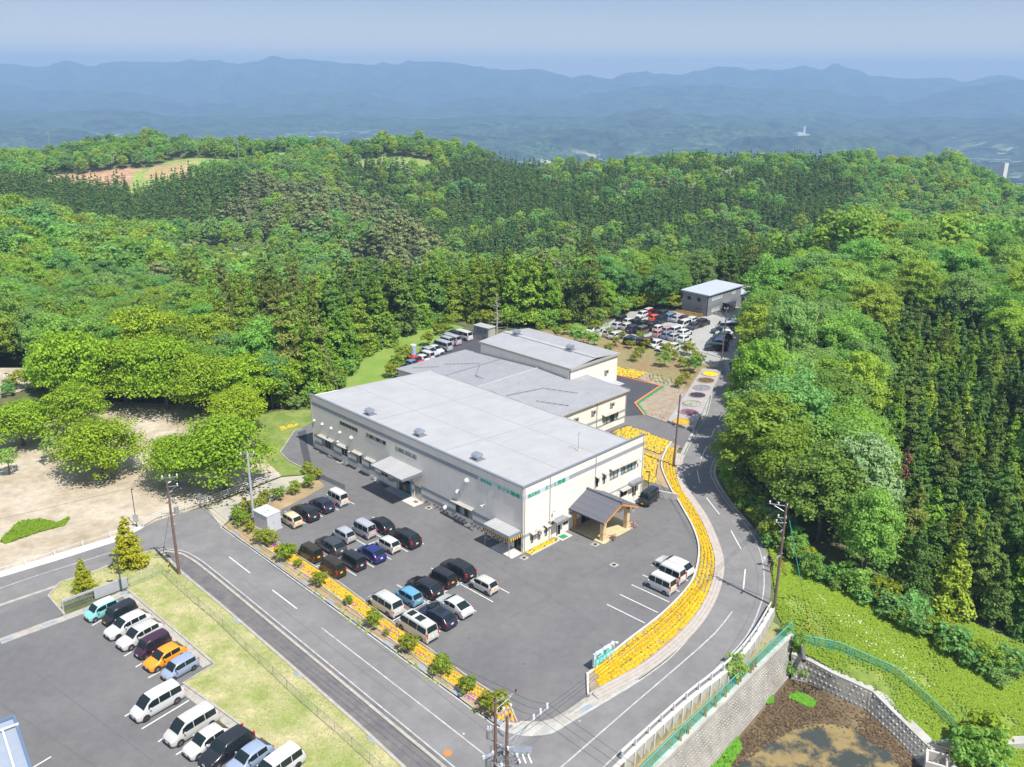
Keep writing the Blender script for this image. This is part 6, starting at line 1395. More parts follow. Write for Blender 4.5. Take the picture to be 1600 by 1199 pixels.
FAR = [(488, 212, 'kei', 'white', -1, 'white small car at the grassy top edge of the gravel car park'), (562, 183, 'box', 'red', 1, 'red boxy car with white roof by the top hedge'), (645, 198, 'box', 'black', 1, 'black boxy car behind the orange-red one'), (712, 203, 'box', 'dgrey', 1, 'dark grey boxy car in the top row near the grey office'),
 (618, 245, 'kei', 'ored', 1, 'orange-red small car in the gravel car park'), (690, 260, 'minivan', 'black', -1, 'black minivan right of the orange-red car'), (785, 235, 'minivan', 'bluegrey', 1, 'blue grey minivan near the grey office wall'), (858, 252, 'hatch', 'silver', 1, 'silver hatchback right of the blue grey minivan'), (935, 253, 'hatch', 'dred', 1, 'dark red hatchback in the top gravel row'), (1015, 266, 'wagon', 'white', 1, 'white wagon in the top gravel row, beside the big black wagon'), (1118, 292, 'suv', 'black', 1, 'large black car at the right end of the gravel rows'),
 (920, 310, 'minivan', 'white', -1, 'white minivan beside the black car with lit front'), (1018, 330, 'hatch', 'dgrey', -1, 'dark car facing the camera at the right end of its row'), (278, 265, 'keivan', 'black', 1, 'black tall boxy car at the left hedge of the gravel lot'), (240, 325, 'hatch', 'silver', 1, 'silver grey hatchback at the far left of the gravel rows'), (352, 284, 'kei', 'white', 1, 'white small car behind the front white one, left part of the gravel lot'), (335, 333, 'kei', 'pearl', 1, 'white small car right of the silver grey hatchback'),
 (430, 298, 'box', 'black', 1, 'black boxy car with yellow plate in the second gravel row'), (402, 358, 'suv', 'navy', 1, 'dark navy car in the third gravel row'), (512, 315, 'box', 'black', 1, 'black boxy car in the middle of the second gravel row'), (590, 335, 'keivan', 'black', 1, 'tall black boxy car left of the pink ones'), (497, 373, 'keivan', 'taupe', 1, 'taupe boxy car in the third gravel row'),
 (660, 356, 'kei', 'white', 1, 'white small car just behind the pink car'), (662, 405, 'kei', 'pink', 1, 'pink small car in the gravel car park'), (752, 374, 'kei', 'pink', 1, 'dusty pink car behind the blue grey hatchback'), (750, 425, 'kei', 'bluegrey', 1, 'blue grey small hatchback right of the pink car'), (838, 373, 'box', 'white', 1, 'white boxy car behind the silver small car'), (825, 443, 'kei', 'silver', 1, 'silver small car between the blue grey and white ones'), (928, 398, 'wagon', 'white', 1, 'long white wagon in the third gravel row'), (925, 462, 'hatch', 'white', 1, 'white hatchback at the near right of the gravel rows'),
 (145, 405, 'kei', 'white', 1, 'white small car half hidden by a young tree'), (215, 426, 'hatch', 'white', 1, 'white hatchback between two young trees'), (-10, 368, 'sedan', 'white', 1, 'white saloon parked apart at the left end of the gravel track'), (360, 478, 'box', 'black', 1, 'black boxy car behind the young orchard trees, leftmost of the near row'), (425, 483, 'hatch', 'dgrey', 1, 'dark grey car in the near row behind the orchard trees'), (487, 487, 'kei', 'black', 1, 'black small car in the near row behind the orchard trees'), (545, 497, 'box', 'dred', 1, 'dark red boxy car in the near row behind the orchard trees'),
 (630, 517, 'kei', 'white', -1, 'white small car facing the orchard, left of the white saloon'), (715, 545, 'sedan', 'white', -1, 'white saloon facing the orchard in the near row'), (808, 552, 'kei', 'pearl', -1, 'white small car at the right end of the near row')]
for px, py, t, pc, d, lb in FAR:
    x, y = G(*qf(px, py), CT[t]['H'] * .45); make_car(t, pc, x, y, 0.015, HR if d > 0 else HR + math.pi, lb, 'cars parked on the gravel car park', 'y' if t in ('kei', 'box', 'keivan') else 'w', far=True, roofc='white' if 'white roof' in lb else None)
RC = [(1435, 290, 'wagon', 'bluegrey', 'blue grey wagon at the top of the row under the trees'), (1395, 318, 'wagon', 'silver', 'silver wagon second from the top under the trees'), (1370, 340, 'van', 'silver', 'silver van in the row under the trees'), (1318, 375, 'wagon', 'dgrey', 'dark grey wagon in front of the silver van'), (1345, 402, 'hatch', 'white', 'white car in the row under the trees'), (1325, 432, 'hatch', 'dgreen', 'dark green car in the row under the trees'), (1295, 462, 'hatch', 'black', 'black hatchback between the green and the blue car'), (1275, 485, 'hatch', 'blue', 'bright blue car in the row under the trees'), (1272, 507, 'wagon', 'dgrey', 'dark grey car just behind the nearest black wagon'), (1258, 550, 'wagon', 'black', 'black wagon nearest the pole in the row under the trees')]
for px, py, t, pc, lb in RC:
    x, y = G(*qf(px, py), .7); make_car(t, pc, x, y, 0.015, math.radians(176), lb, 'cars parked side by side under the roadside trees', far=True)
BC = [(1030, 235, 'van', 'white', 1, 'white van with raised tailgate near the hut'), (890, 225, 'suv', 'black', 1, 'black car beside the white van near the hut'), (795, 262, 'kei', 'white', 1, 'small white car at the top of the back yard row'), (850, 302, 'van', 'silver', 1, 'silver van with open back, third from the hut'), (770, 330, 'keivan', 'silver', 1, 'silver small van above the long silver van'), (710, 395, 'van', 'silver', 1, 'long silver van in the back yard row'), (605, 462, 'hatch', 'white', -1, 'white hatchback facing out of the back yard row'), (520, 495, 'wagon', 'silver', -1, 'silver wagon with dark windows facing the yard'), (470, 560, 'keivan', 'white', 1, 'white boxy van in front of the silver wagon'), (375, 600, 'hatch', 'white', 1, 'white hatchback behind the red car'), (290, 640, 'wagon', 'red', -1, 'red wagon in the back yard row'), (250, 695, 'hatch', 'bluegrey', -1, 'blue grey car just showing above the roof edge'), (85, 875, 'kei', 'silver', 1, 'silver small car behind the far corner of the white roof')]
for px, py, t, pc, d, lb in BC:
    x, y = G(*qb(px, py), CT[t]['H'] * .45); make_car(t, pc, x, y, 0.015, HM if d > 0 else HM + math.pi, lb, 'vehicles parked in the back yard', far=True)
# ---------------------------------------------------------------- park trees, shrubs, flower beds
PK = [crown_layers('crown', 5.0, 6.6, 38, 330, 0.27, LM_park, 70 + i, base=0.30) for i in range(3)] + [crown_broad('crown', 5.0, 8.5, 60, 230, 0.28, LM_park, 75, base=0.12, lobe=0.25)]
TK = trunk_mesh('trunk', 6, 0.22, M_bark, 8, nb=8, spread=3.4)
for i, (px, py, s, k, lb) in enumerate([
    (28, 652, 1.15, 0, 'spreading bright green tree at the left edge of the sandy park'),
    (120, 640, 1.05, 3, 'bright green tree behind the big spreading one in the park'), (152, 690, 1.3, 1, 'bright green spreading tree in the middle of the sandy park'),
    (272, 712, 1.1, 0, 'flat crowned bright tree left of the pair by the white fence'), (345, 704, 1.45, 2, 'wide flat crowned bright tree by the white fence'),
    (110, 592, 1.5, 3, 'large bright tree at the back of the park, left'), (190, 580, 1.5, 0, 'large bright tree at the back of the park, centre left'), (255, 585, 1.55, 1, 'large spreading tree at the back of the park, centre'),
    (315, 600, 1.4, 2, 'spreading tree at the back of the park near the lawn'), (225, 548, 1.5, 3, 'tall bright tree behind the park row, centre'), (300, 548, 1.4, 3, 'tall bright tree behind the park row, right'), (385, 600, 1.25, 3, 'bright rounded tree at the lawn corner beside the factory'), (425, 590, 1.2, 3, 'bright tree close to the left end of the factory'), (370, 640, 0.95, 3, 'smaller rounded tree in front of the lawn corner tree')]):
    x, y = G(px, py, 4.0 * s); tree('park_tree', PK[k], TK, x, y, gz1(x, y) if y > 160 else 0, s, i * 1.7, label=lb, cat='tree', group='bright green trees of the sandy park')
SM = [crown_broad('crown', 1.15, 2.4, 16, 60, 0.22, LM_shrub, 80 + i, base=0.05, lobe=0.34, irr=.4) for i in range(3)]; SG = [crown_broad('crown', 1.15, 2.4, 16, 60, 0.22, LM_b[0], 84, base=0.05, lobe=0.34, irr=.4)]
TS = trunk_mesh('stem', 1.6, 0.05, M_bark, 9, nb=5, spread=.6)
def bush(name, me, x, y, z, s, label, cat='shrub', group=None, rz=0, stem=True):
    e = empty(name, (x, y, z), rz, label=label, cat=cat, group=group)
    if stem: child('stem', TS, e, scale=(s, s, s))
    child('foliage', me, e, scale=(s, s, s)); return e
TSM = crown_broad('crown', 1.5, 3.2, 14, 50, 0.26, LM_b[0], 88, base=0.28, lobe=0.3, irr=.4)
for i, (px, py, s, lb) in enumerate([(15, 742, .95, 'small young tree at the left edge of the sand'), (84, 722, .9, 'small dark green tree on the sand, left of centre'), (172, 752, 1.0, 'thin sparse tree with pale branches on the sand')]):
    x, y = G(px, py); e = empty('young_tree', (x, y, 0), i, label=lb, cat='tree', group='small trees on the sand'); child('trunk', trunk_mesh('trunk', 4.2, .1, M_barkg if i == 2 else M_bark, 20 + i, nb=8, spread=1.6), e); child('crown', TSM if i < 2 else crown_layers('crown', 2.3, 4.0, 9, 60, .3, LM_park, 90, base=.1), e, scale=(1.25, 1.25, 1.25))
# shrubs along the bed by the road (pixel foot, size)
SH = [(388, 806, 1.25), (404, 800, 1.1), (378, 822, 1.1), (415, 786, 1.0), (436, 782, 1.05), (462, 772, 1.0), (484, 762, 1.05), (494, 750, 1.0), (481, 740, .9), (391, 832, .8), (410, 850, 1.1), (425, 852, 1.0), (372, 812, 1.0),
      (446, 876, 1.2), (457, 866, .7), (466, 887, .6), (500, 916, .95), (545, 945, .55), (586, 980, 1.05), (639, 1018, 1.05), (690, 1054, 1.1), (730, 1083, 1.0), (771, 1116, 1.2), (783, 1106, .9), (604, 994, .4), (756, 1100, .5)]
wh = ['beside the grey equipment cabin', 'left of the concrete pole', 'at the gravel track corner', 'behind the equipment cabin', 'above the top parking row', 'above the black station wagon', 'above the navy hatchback', 'above the white van', 'at the trench corner of the asphalt', 'small, at the road end of the cabin', 'at the head of the yellow bed', 'second at the head of the yellow bed', 'nearest to the road corner',
      'large one leaning over the upper yellow bed', 'small one beyond the upper bed', 'tiny one by the pink flowers', 'beside the brown van', 'small one opposite the empty asphalt', 'beside the pearl minivan', 'beside the van with roof windows', 'third from the double pole', 'second from the double pole', 'at the double pole, largest', 'at the tip of the bed', 'tiny one by the pearl minivan', 'tiny one near the second clump of pink']
for i, ((px, py, s), w) in enumerate(zip(SH, wh)):
    x, y = G(px, py); bush('roadside_shrub', SM[i % 3], x, y, 0, s * .82, 'airy yellow-green shrub ' + w, group='shrubs along the roadside flower bed', rz=i)
bedsoil = sheet('bed_soil', PG([(350, 822), (376, 806), (374, 800), (420, 786), (475, 752), (478, 736), (489, 742), (508, 760), (470, 782), (420, 806), (404, 822), (425.6, 842), (531, 912), (649.8, 999.6), (796.5, 1101.4), (806, 1131), (790, 1128), (760, 1119), (680, 1060), (601, 1003), (470, 908)]), 0.040, M_soil, kind='structure')
# kerb wall between soil and yellow band
YB_IN = smooth_line([G(*p) for p in ((426, 843), (531.4, 913), (621.5, 980.7), (649.8, 1000.6), (727.6, 1057.5), (796.5, 1102.4), (806, 1127))], 1.0)
mb = MB(); ribbon(mb, offset_line(YB_IN, 1.75 if False else -1.75), .12, 0, .16); mb.build('bed_edging', M_conc, kind='structure')
def flower_rows(name, line, offs, step, r, m, label, jit=.06, z=0.03, skip=.06, h=.2, leaf=True, z0=0.0, cut=None):
    mb = MB(); q = random.Random(len(line))
    for o in offs:
        L = offset_line(line, o)
        for x, y, a in along(L, step):
            if q.random() < skip: continue
            k = r * q.uniform(.75, 1.2)
            mb.dome((x + q.uniform(-jit, jit), y + q.uniform(-jit, jit), z), k, k, h * q.uniform(.7, 1.3), 6, 2, 0)
    return mb.build(name, m, kind='stuff', label=label)
flower_rows('yellow_flower_rows', YB_IN[2:], (-.35, -.75, -1.15, -1.5), .36, .19, M_yellow, 'four rows of low yellow flowers between road shrubs and car park')
mb = MB(); q = random.Random(5)
for line, offs in ((YB_IN, (-.5, -1.0, -1.4)),):
    for o in offs:
        for x, y, a in along(offset_line(line, o), .5):
            if q.random() < .6: mb.dome((x + q.uniform(-.15, .15), y + q.uniform(-.15, .15), .03), .13, .13, .12, 5, 1)
# weeds and pink moss phlox along the strip
WL = smooth_line([G(*p) for p in ((362, 820), (470, 898), (560, 972), (640, 1030), (700, 1070), (770, 1117))], 1.0)
for x, y, a in along(WL, .22):
    if vnoise(x, y, 2.5, 3) > .42: 
        ox = q.uniform(-.9, 1.3); mb.dome((x - math.sin(a) * ox, y + math.cos(a) * ox, .02), q.uniform(.1, .3), q.uniform(.1, .3), q.uniform(.08, .22), 6, 1)
mb.build('bed_weeds', M_grass2, kind='stuff', label='patches of low green weeds in the roadside bed')
mb = MB()
for px, py in ((423, 857), (457, 881), (466, 890), (484, 904), (477, 899), (490, 908), (537, 944), (545, 949), (510, 922), (598, 985), (604, 992), (629, 1022), (650, 1026), (738, 1094), (747, 1098), (730, 1090), (765, 1120), (790, 1128), (776, 1117)):
    x, y = G(px, py)
    for k in range(22): mb.dome((x + .35 + q.gauss(0, .28), y + .35 + q.gauss(0, .28), .04), q.uniform(.06, .14), q.uniform(.06, .14), q.uniform(.08, .2), 5, 1)
mb.build('pink_flower_patches', M_pinkfl, kind='stuff', label='patches of low pink flowers between the roadside shrubs')
# curved bed on the right: kerb, soil, five rows of yellow flowers, brick edge
BI = smooth_line([G(*p) for p in ((1049, 692), (1039.5, 706.7), (1033.6, 729.4), (1047.6, 764), (1061, 785.5), (1069, 800), (1083.3, 826.3), (1092, 858), (1086.5, 895.9), (1070.7, 924.3), (1032.8, 962.3), (975.8, 1006.5), (919, 1055))], 1.0)
BO = smooth_line([G(*p) for p in ((1063.4, 698.7), (1058.8, 704), (1055.4, 720), (1056, 740), (1062.8, 762.8), (1073.4, 780), (1087.5, 800), (1101, 826), (1115.5, 867.4), (1115.5, 899), (1101.3, 940), (1069.7, 984.4), (1006.5, 1038), (922.7, 1084))], 1.0)
def resamp(L, n):
    d = [0];
    for i in range(len(L) - 1): d.append(d[-1] + np.linalg.norm(np.array(L[i + 1][:2]) - np.array(L[i][:2])))
    t = np.linspace(0, d[-1], n); return [np.array((np.interp(v, d, [p[0] for p in L]), np.interp(v, d, [p[1] for p in L]))) for v in t]
NI = 220; BIr, BOr = resamp(BI, NI), resamp(BO, NI)
mb = MB()
for i in range(NI - 1): mb.add([(*BIr[i], .12), (*BOr[i], .12), (*BOr[i + 1], .12), (*BIr[i + 1], .12)], [(0, 1, 2, 3)])
mb.build('bed_soil', M_garden, kind='structure')
mb = MB(); ribbon(mb, BIr, .2, 0, .24); mb.build('bed_kerb', M_conc_light, kind='structure')
fl = MB(); qq = random.Random(3)
def frow(mb, t, i0, i1, step=.34, r=.2, skip=.05):
    L = [BIr[i] * (1 - t) + BOr[i] * t for i in range(i0, i1)]
    for x, y, a in along(L, step):
        if qq.random() < skip: continue
        k = r * qq.uniform(.7, 1.2); mb.dome((x + qq.uniform(-.06, .06), y + qq.uniform(-.06, .06), .12), k, k, .2 * qq.uniform(.7, 1.3), 6, 2)
for t in (.2, .42, .64, .86): frow(fl, t, 8, 150)
for t in (.12, .27, .42, .57, .72, .86): frow(fl, t, 146, 216, .3, .24, .02)
fl.build('yellow_flower_rows', M_yellow, kind='stuff', label='rows of yellow flowers filling the long curved bed beside the road')
lw = MB()
for t in (.2, .42, .64, .86):
    L = [BIr[i] * (1 - t) + BOr[i] * t for i in range(8, 214)]
    for x, y, a in along(L, .4): lw.dome((x + qq.uniform(-.12, .12), y + qq.uniform(-.12, .12), .12), .17, .17, .11, 5, 1)
lw.build('flower_leaves', M_fgreen, kind='stuff', label='green leaves under the yellow flowers of the curved bed')
mb = MB(); 
for k_, (dd, z1) in enumerate(((.16, .22), (.52, .17), (.88, .12))): ribbon(mb, offset_line(BOr, dd if False else -dd) if False else offset_line(BOr[10:], dd), .34, 0.0, z1 + .02 * k_ if False else z1)
mb.build('bed_steps', mat('paver_pinkish', (.42, .37, .33), .85, var=.1, scale=1.5), kind='structure')
mb = MB(); ribbon(mb, [np.array(p) for p in PG([(918, 1054), (919, 1087), (924, 1086)])], .22, 0, .26); mb.build('bed_kerb', M_conc_light, kind='structure')
# paving strip between bed and road up to the kerb
mb = MB()
RLr = resamp(R_LEFT[::1], NI)
# fields of yellow flowers
def fill(mb, poly, step, r, z, h=.2, skip=.05, jit=.5):
    xs = [p[0] for p in poly]; ys = [p[1] for p in poly]; X_, Y_ = np.meshgrid(np.arange(min(xs), max(xs), step), np.arange(min(ys), max(ys), step))
    X_ = X_.ravel() + np.random.default_rng(4).uniform(-jit, jit, X_.size) * step; Y_ = Y_.ravel() + np.random.default_rng(5).uniform(-jit, jit, Y_.size) * step
    k = inpoly(X_, Y_, poly)
    for x, y in zip(X_[k], Y_[k]):
        if qq.random() < skip: continue
        kk = r * qq.uniform(.7, 1.25); mb.dome((x, y, z), kk, kk, h * qq.uniform(.6, 1.3), 5, 1)
F1 = PG([(956, 676), (981, 665.5), (1008, 675.5), (1046, 690), (1041, 700), (1031, 709), (1004, 700), (985, 690)]); F2 = PG([(1003, 706), (1028.7, 716), (1025, 733), (1023, 756), (1010, 752), (996, 745)])
F3 = PG([(962, 573), (1011, 583), (994, 591.5), (962, 585.6)])
for i, (F_, lb) in enumerate(((F1, 'large bed packed with yellow flowers beside the service lane'), (F2, 'bed of yellow flowers right behind the lettered front'), (F3, 'yellow flower bed above the dark side yard'))):
    sheet('bed_soil', F_, .03, M_soil); f = MB(); fill(f, F_, .42, .26, .04, skip=.07); f.build('yellow_flower_field', M_yellow, kind='stuff', label=lb)
f = MB()
for F_ in (F1, F2, F3): fill(f, F_, .6, .2, .03, h=.16, skip=.3)
f.build('flower_leaves', M_fgreen, kind='stuff', label='green leaves between the flowers of the yellow beds')
sheet('sandy_path', PG([(1008, 702), (1032, 711), (1041, 700), (1048, 691), (1040, 706), (1034, 729), (1040, 750), (1046, 764), (1030, 758), (1024, 755), (1027, 733), (1029, 717), (1003, 707)]), .02, M_soil)
FB_ = [D2W(.35, -.2), D2W(5.2, -.2), D2W(5.2, -.95), D2W(.35, -.95)]; f = MB(); fill(f, FB_, .26, .2, .1, h=.22, skip=.0); f.build('yellow_flower_strip', M_yellow, kind='stuff', label='strip of yellow flowers at the foot of the lettered front')
lslab('bed_kerb', (.25, -1.1), (5.3, -.98), .16, M_conc_light, kind='structure')
f = MB(); fill(f, [D2W(18.2, -1.0), D2W(19.3, -1.0), D2W(19.3, -1.7), D2W(18.2, -1.7)], .24, .17, .03); f.build('yellow_flower_clump', M_yellow, kind='stuff', label='small clump of yellow flowers behind the tiled porch')
f = MB(); fill(f, PG([(436, 669), (462, 662), (466, 665), (440, 673)]), .45, .25, .03); f.build('yellow_flower_clump', M_yellow, kind='stuff', label='thin line of yellow flowers on the lawn left of the factory')
for i, (lx, ly) in enumerate(((10.2, -5.5), (14.6, -5.3))):
    x, y = D2W(lx, ly); e = empty('flower_pot_group', (x, y, .06), i, label='reddish potted plants at the foot of the ' + ('left' if i == 0 else 'right') + ' porch post', cat='potted plants', group='potted plants at the porch posts')
    mb = MB()
    for k in range(5): a = k * 1.26; mb.tube([(.28 * math.cos(a), .28 * math.sin(a), 0), (.28 * math.cos(a), .28 * math.sin(a), .25)], .1, 8, r1=.13)
    mb.build('pot', M_brick, e); mb = MB()
    for k in range(26): mb.dome((q.gauss(0, .28), q.gauss(0, .28), q.uniform(.25, .5)), .09, .09, .12, 5, 1)
    mb.build('plant', mat('plant_dark_red', (.22, .09, .10), .8, var=.3, scale=5), e)
# concrete terrace with seven round flower beds beside the road
TER = PG([(1043, 661), (1097, 579), (1127, 582), (1121, 597), (1104, 632), (1086, 672), (1070, 671)])
mb = MB(); mb.prism(TER, 0, .45); mb.build('flower_terrace', mat('terrace_concrete', (.34, .33, .32), .8, var=.06, scale=1), label='pale concrete terrace carrying seven round flower beds', cat='terrace')
for (px, py, r), col, nmn in zip(((1110, 584.6, 1.5), (1103, 595, 1.5), (1096.7, 606.6, 1.5), (1089.7, 618, 1.4), (1081.5, 631, 1.45), (1076, 644.5, 1.35), (1065.7, 659.5, 1.35)),
                            ((.80, .52, .01), (.13, .08, .03), (.20, .24, .27), (.03, .03, .07), (.30, .34, .28), (.22, .10, .17), (.62, .36, .01)), ('bright yellow', 'dark brown', 'blue grey', 'deep violet', 'pale green', 'purple', 'orange yellow')):
    x, y = G(px, py, .45); e = empty('round_flower_bed', (x, y, .45), 0, label='round bed of %s flowers on the concrete terrace' % nmn, cat='flower bed', group='seven round beds on the terrace')
    mb = MB(); n = 32
    ring = [(rr * math.cos(2 * math.pi * k / n), rr * math.sin(2 * math.pi * k / n), z_) for rr, z_ in ((r + .16, 0), (r + .16, .12), (r, .12), (r, 0)) for k in range(n)]
    mb.add(ring, [(i * n + k, i * n + (k + 1) % n, (i + 1) * n + (k + 1) % n, (i + 1) * n + k) for i in range(3) for k in range(n)]); mb.build('brick_rim', M_brick, e)
    mb = MB(); k = 0
    for k in range(int(150)):
        rr = r * math.sqrt((k + .5) / 150) * .95; a = k * 2.39996; mb.dome((rr * math.cos(a), rr * math.sin(a), .02), .13, .13, .14 * q.uniform(.6, 1.4), 5, 1)
    mb.build('flowers', mat('petals_' + nmn.replace(' ', '_'), col, .8, var=.35, scale=3), e)
    mb = MB(); mb.add([(r * math.cos(2 * math.pi * k / n), r * math.sin(2 * math.pi * k / n), .03) for k in range(n)], [tuple(range(n))]); mb.build('soil', M_soil, e)
# orange and green kerb lines of the side yard
mb = MB(); ribbon(mb, [np.array(p) for p in PG([(964, 587), (1032, 603.5), (992, 630.5), (1006.5, 649)])], .28, 0, .14); mb.build('painted_kerb', M_orange, kind='structure')
mb = MB(); ribbon(mb, [np.array(p) for p in PG([(1037, 604.5), (996.5, 631), (1009, 647.5)])], .4, 0, .12); mb.build('painted_kerb', M_greenp, kind='structure')
# vegetable rows and orchard
f = MB()
for k in range(9):
    a = np.array(G(1012 + k * 4.3, 584.5 + k * 2.2)); b_ = np.array(G(1006 + k * 5.5, 590 + k * 2.4))
VG = PG([(1003, 590), (1020, 584), (1068, 598), (1056, 609), (1035, 601)])
fill(f, VG, .75, .2, .02, h=.3, skip=.25, jit=.3); f.build('vegetable_rows', M_fgreen, kind='stuff', label='rows of green vegetables in the plot above the side yard')
f = MB(); fill(f, PG([(1022, 642), (1048, 646), (1040, 657), (1014, 649)]), .6, .12, .02, h=.15, skip=.2, jit=.2); f.build('lavender_rows', mat('petals_purple', (0, 0, 0)), kind='stuff', label='rows of small purple plants in the sand plot')
OR = [(870, 527, 1.0), (898, 536, 1.4), (912, 538, 1.5), (928, 542, 1.3), (886, 523, 1.1), (930, 520, 1.2), (962, 541, 1.0), (950, 552, .9), (952, 527, .9), (972, 530, .8), (1000, 558, 1.0), (993, 565, .9), (1038, 573, 1.3), (1041, 557, 1.3), (1066, 574, .9), (1054, 563, .9), (1083, 583, 1.5), (1070, 600, 1.0), (1060, 606, .8), (1092, 571, 1.1), (1077, 556, 1.2), (1070, 553, 1.0), (985, 545, .8), (1010, 545, .9), (845, 521, 1.0), (1000, 531, .8), (1086, 565, .9)]
ow = ['leftmost by the hall roof', 'rounded one behind the tall hall', 'largest behind the tall hall', 'right of the largest rounded one', 'above the hall ridge', 'near the gravel lot entrance', 'beside the white saloon', 'low one in the brown field', 'slim one by the left white cars', 'slim one by the parked white pair', 'single one in the open brown field', 'low one in the open brown field', 'bushy one above the vegetable plot', 'flat crowned one by the near car row', 'small one above the round beds', 'small one between two bushy ones', 'bushy one beside the top round bed', 'yellowish one left of the terrace', 'low one left of the terrace', 'near the road end of the field', 'pale tall one at the gravel lot corner', 'dark one at the gravel lot corner', 'in front of the dark cars', 'in front of the white saloon row', 'at the back yard edge', 'by the black boxy cars', 'by the far end of the terrace']
for i, ((px, py, s), w) in enumerate(zip(OR, ow)):
    x, y = G(px, py); bush('orchard_tree', SG[0] if i in (1, 2, 3, 12, 16, 21) else SM[i % 3], x, y, 0, s * 1.0, 'young orchard tree, ' + w, cat='tree', group='young trees of the brown orchard field', rz=i)
for i, (px, py, s, w) in enumerate([(683, 524, 1.2, 'tallest, beside the far parked cars'), (692, 521, 1.0, 'second, beside the far parked cars'), (700, 515, 1.4, 'rounded, nearest the hut'), (668, 541, 1.3, 'slim one at the middle of the bank'), (632, 566, 1.5, 'beside the red wagon'), (622, 580, 1.3, 'lower one beside the rear hall'), (612, 590, 1.2, 'lowest, behind the far end of the white roof')]):
    x, y = G(px, py); bush('bank_shrub', SM[i % 3], x, y, 0, s * 1.05, 'yellow-green shrub on the grassy bank, ' + w, group='shrubs on the grassy bank', rz=i)
# hedge-like undergrowth at the wood's edges
under = MB(); UB = []
qe = random.Random(21)
def understory(pts, step, width, smin, smax, lbl):
    pts_ = [np.array(G(*p)) for p in pts]; it = []
    for x, y, a in along(pts_, step):
        o = qe.uniform(-width, width); xx, yy = x - math.sin(a) * o, y + math.cos(a) * o; it.append((xx, yy, gz1(xx, yy) - .1, qe.uniform(smin, smax), qe.uniform(0, 6), qe.randrange(3), True))
    return it
it = understory([(1143, 735), (1160, 775), (1190, 812), (1216, 845), (1238, 872), (1290, 895), (1400, 930), (1500, 970), (1600, 1005)], .8, 1.5, .7, 1.5, '') + understory([(1172, 560), (1170, 610), (1165, 660), (1153, 700)], .9, .8, .6, 1.2, '') + understory([(755, 512), (850, 508), (950, 498), (985, 482), (1055, 480)], 1.2, 2.0, .8, 1.9, '') + understory([(400, 640), (476, 638), (515, 614), (558, 564), (602, 532), (668, 506)], 1.6, 1.4, .6, 1.5, '')
it += understory([(-60, 640), (60, 600), (180, 622), (300, 622), (392, 636)], 1.6, 2, .7, 1.6, '') 
forest('edge_undergrowth', it, [SG[0], SM[1], crown_broad('crown', 1.3, 2.2, 16, 60, 0.24, LM_b[1], 89, base=0.0, lobe=0.34, irr=.4)], 'bushy undergrowth along the edges of the woods')
# golden conifers on the lawn island
GC = crown_cone('crown', 1.95, 5.9, 7000, 0.26, LM_gold, 61, base=0.03, power=.95, whorl=15, droop=-.05)
for (px, py), s, lb in (((203, 884), 1.05, 'tall golden green conical fir on the lawn island'), ((133, 924), .68, 'small golden conical fir near the grey wall')):
    x, y = G(px, py); tree('golden_fir', GC, TC, x, y, 0, s, 1.0, sz=s, label=lb, cat='tree', group='two golden firs on the lawn island')
    bpy.context.scene.collection.objects[-1]
for o in bpy.data.objects:
    if o.name.startswith('golden_fir'):
        for c in o.children:
            if c.name.startswith('trunk'): c.scale = (c.scale[0] * .6, c.scale[1] * .6, c.scale[2] * .32)
# special trees
x, y = G(1355, 700, 9); z = gz1(x, y); tree('flowering_tree', crown_broad('crown', 5.2, 12.5, 60, 165, 0.38, LM_pale, 62, base=0.05, lobe=0.22, irr=0.34), TB, *G(1345, 745, 8), z, 1.05, .4, label='big leafy tree dusted with pale blossom in the right hand wood', cat='tree')
x, y = G(1418, 708, 6); tree('dead_tree', crown_cone('crown', 2.2, 8.5, 1800, .34, LM_red, 63, base=.1), TC, x, y, gz1(x, y), .95, 0, label='reddish brown dead conifer in the right hand wood', cat='tree')
x, y = G(776, 480, 8); e = empty('bare_tree', (x, y, gz1(x, y)), 0, label='bare grey dead tree in front of the cypress belt behind the factory', cat='tree')
mb = MB(); mb.tube([(0, 0, 0), (.1, 0, 6), (0, 0, 11)], .2, 6, r1=.04)
for k in range(26): a = k * 2.4; z_ = 3.5 + k * .28; L_ = 2.4 * (1 - k / 30); mb.tube([(0, 0, z_), (math.cos(a) * L_, math.sin(a) * L_, z_ + .3)], .05, 4, r1=.015)
mb.build('trunk', mat('bark_pale', (.42, .38, .36), .9), e)
# grass tufts on the slope: real blades so the meadow has an uneven surface
def tufts(name, polys, n, size, m, label, seed=1):
    r = np.random.default_rng(seed); cs = []
    for poly, zf, dens in polys:
        xs = [p[0] for p in poly]; ys = [p[1] for p in poly]; k = int(dens * n)
        X_ = r.uniform(min(xs), max(xs), k); Y_ = r.uniform(min(ys), max(ys), k); i = inpoly(X_, Y_, poly)
        X_, Y_ = X_[i], Y_[i]; keep = vnoise(X_, Y_, 2.2, 44) + r.uniform(-.3, .3, len(X_)) > .35; X_, Y_ = X_[keep], Y_[keep]
        Z_ = ground_z(X_, Y_) if zf is None else np.full(len(X_), zf)
        cs.append(np.stack([X_, Y_, Z_ + size * .25 + (.1 if zf is None else 0)], -1))
    c = np.concatenate(cs); nn = np.tile([0, -0.25, .8], (len(c), 1)); me = leaf_mesh(name, c, nn, size, m, aspect=.8, seed=seed, jit=.2)
    o = bpy.data.objects.new(name, me); COL.objects.link(o); tag(o, label=label, kind='stuff'); return o
M_tuft = leaf_mat('meadow_blades', (.11, .27, .014), (.27, .46, .04), randv=0)
MEAD = [p for p in GRASSY]
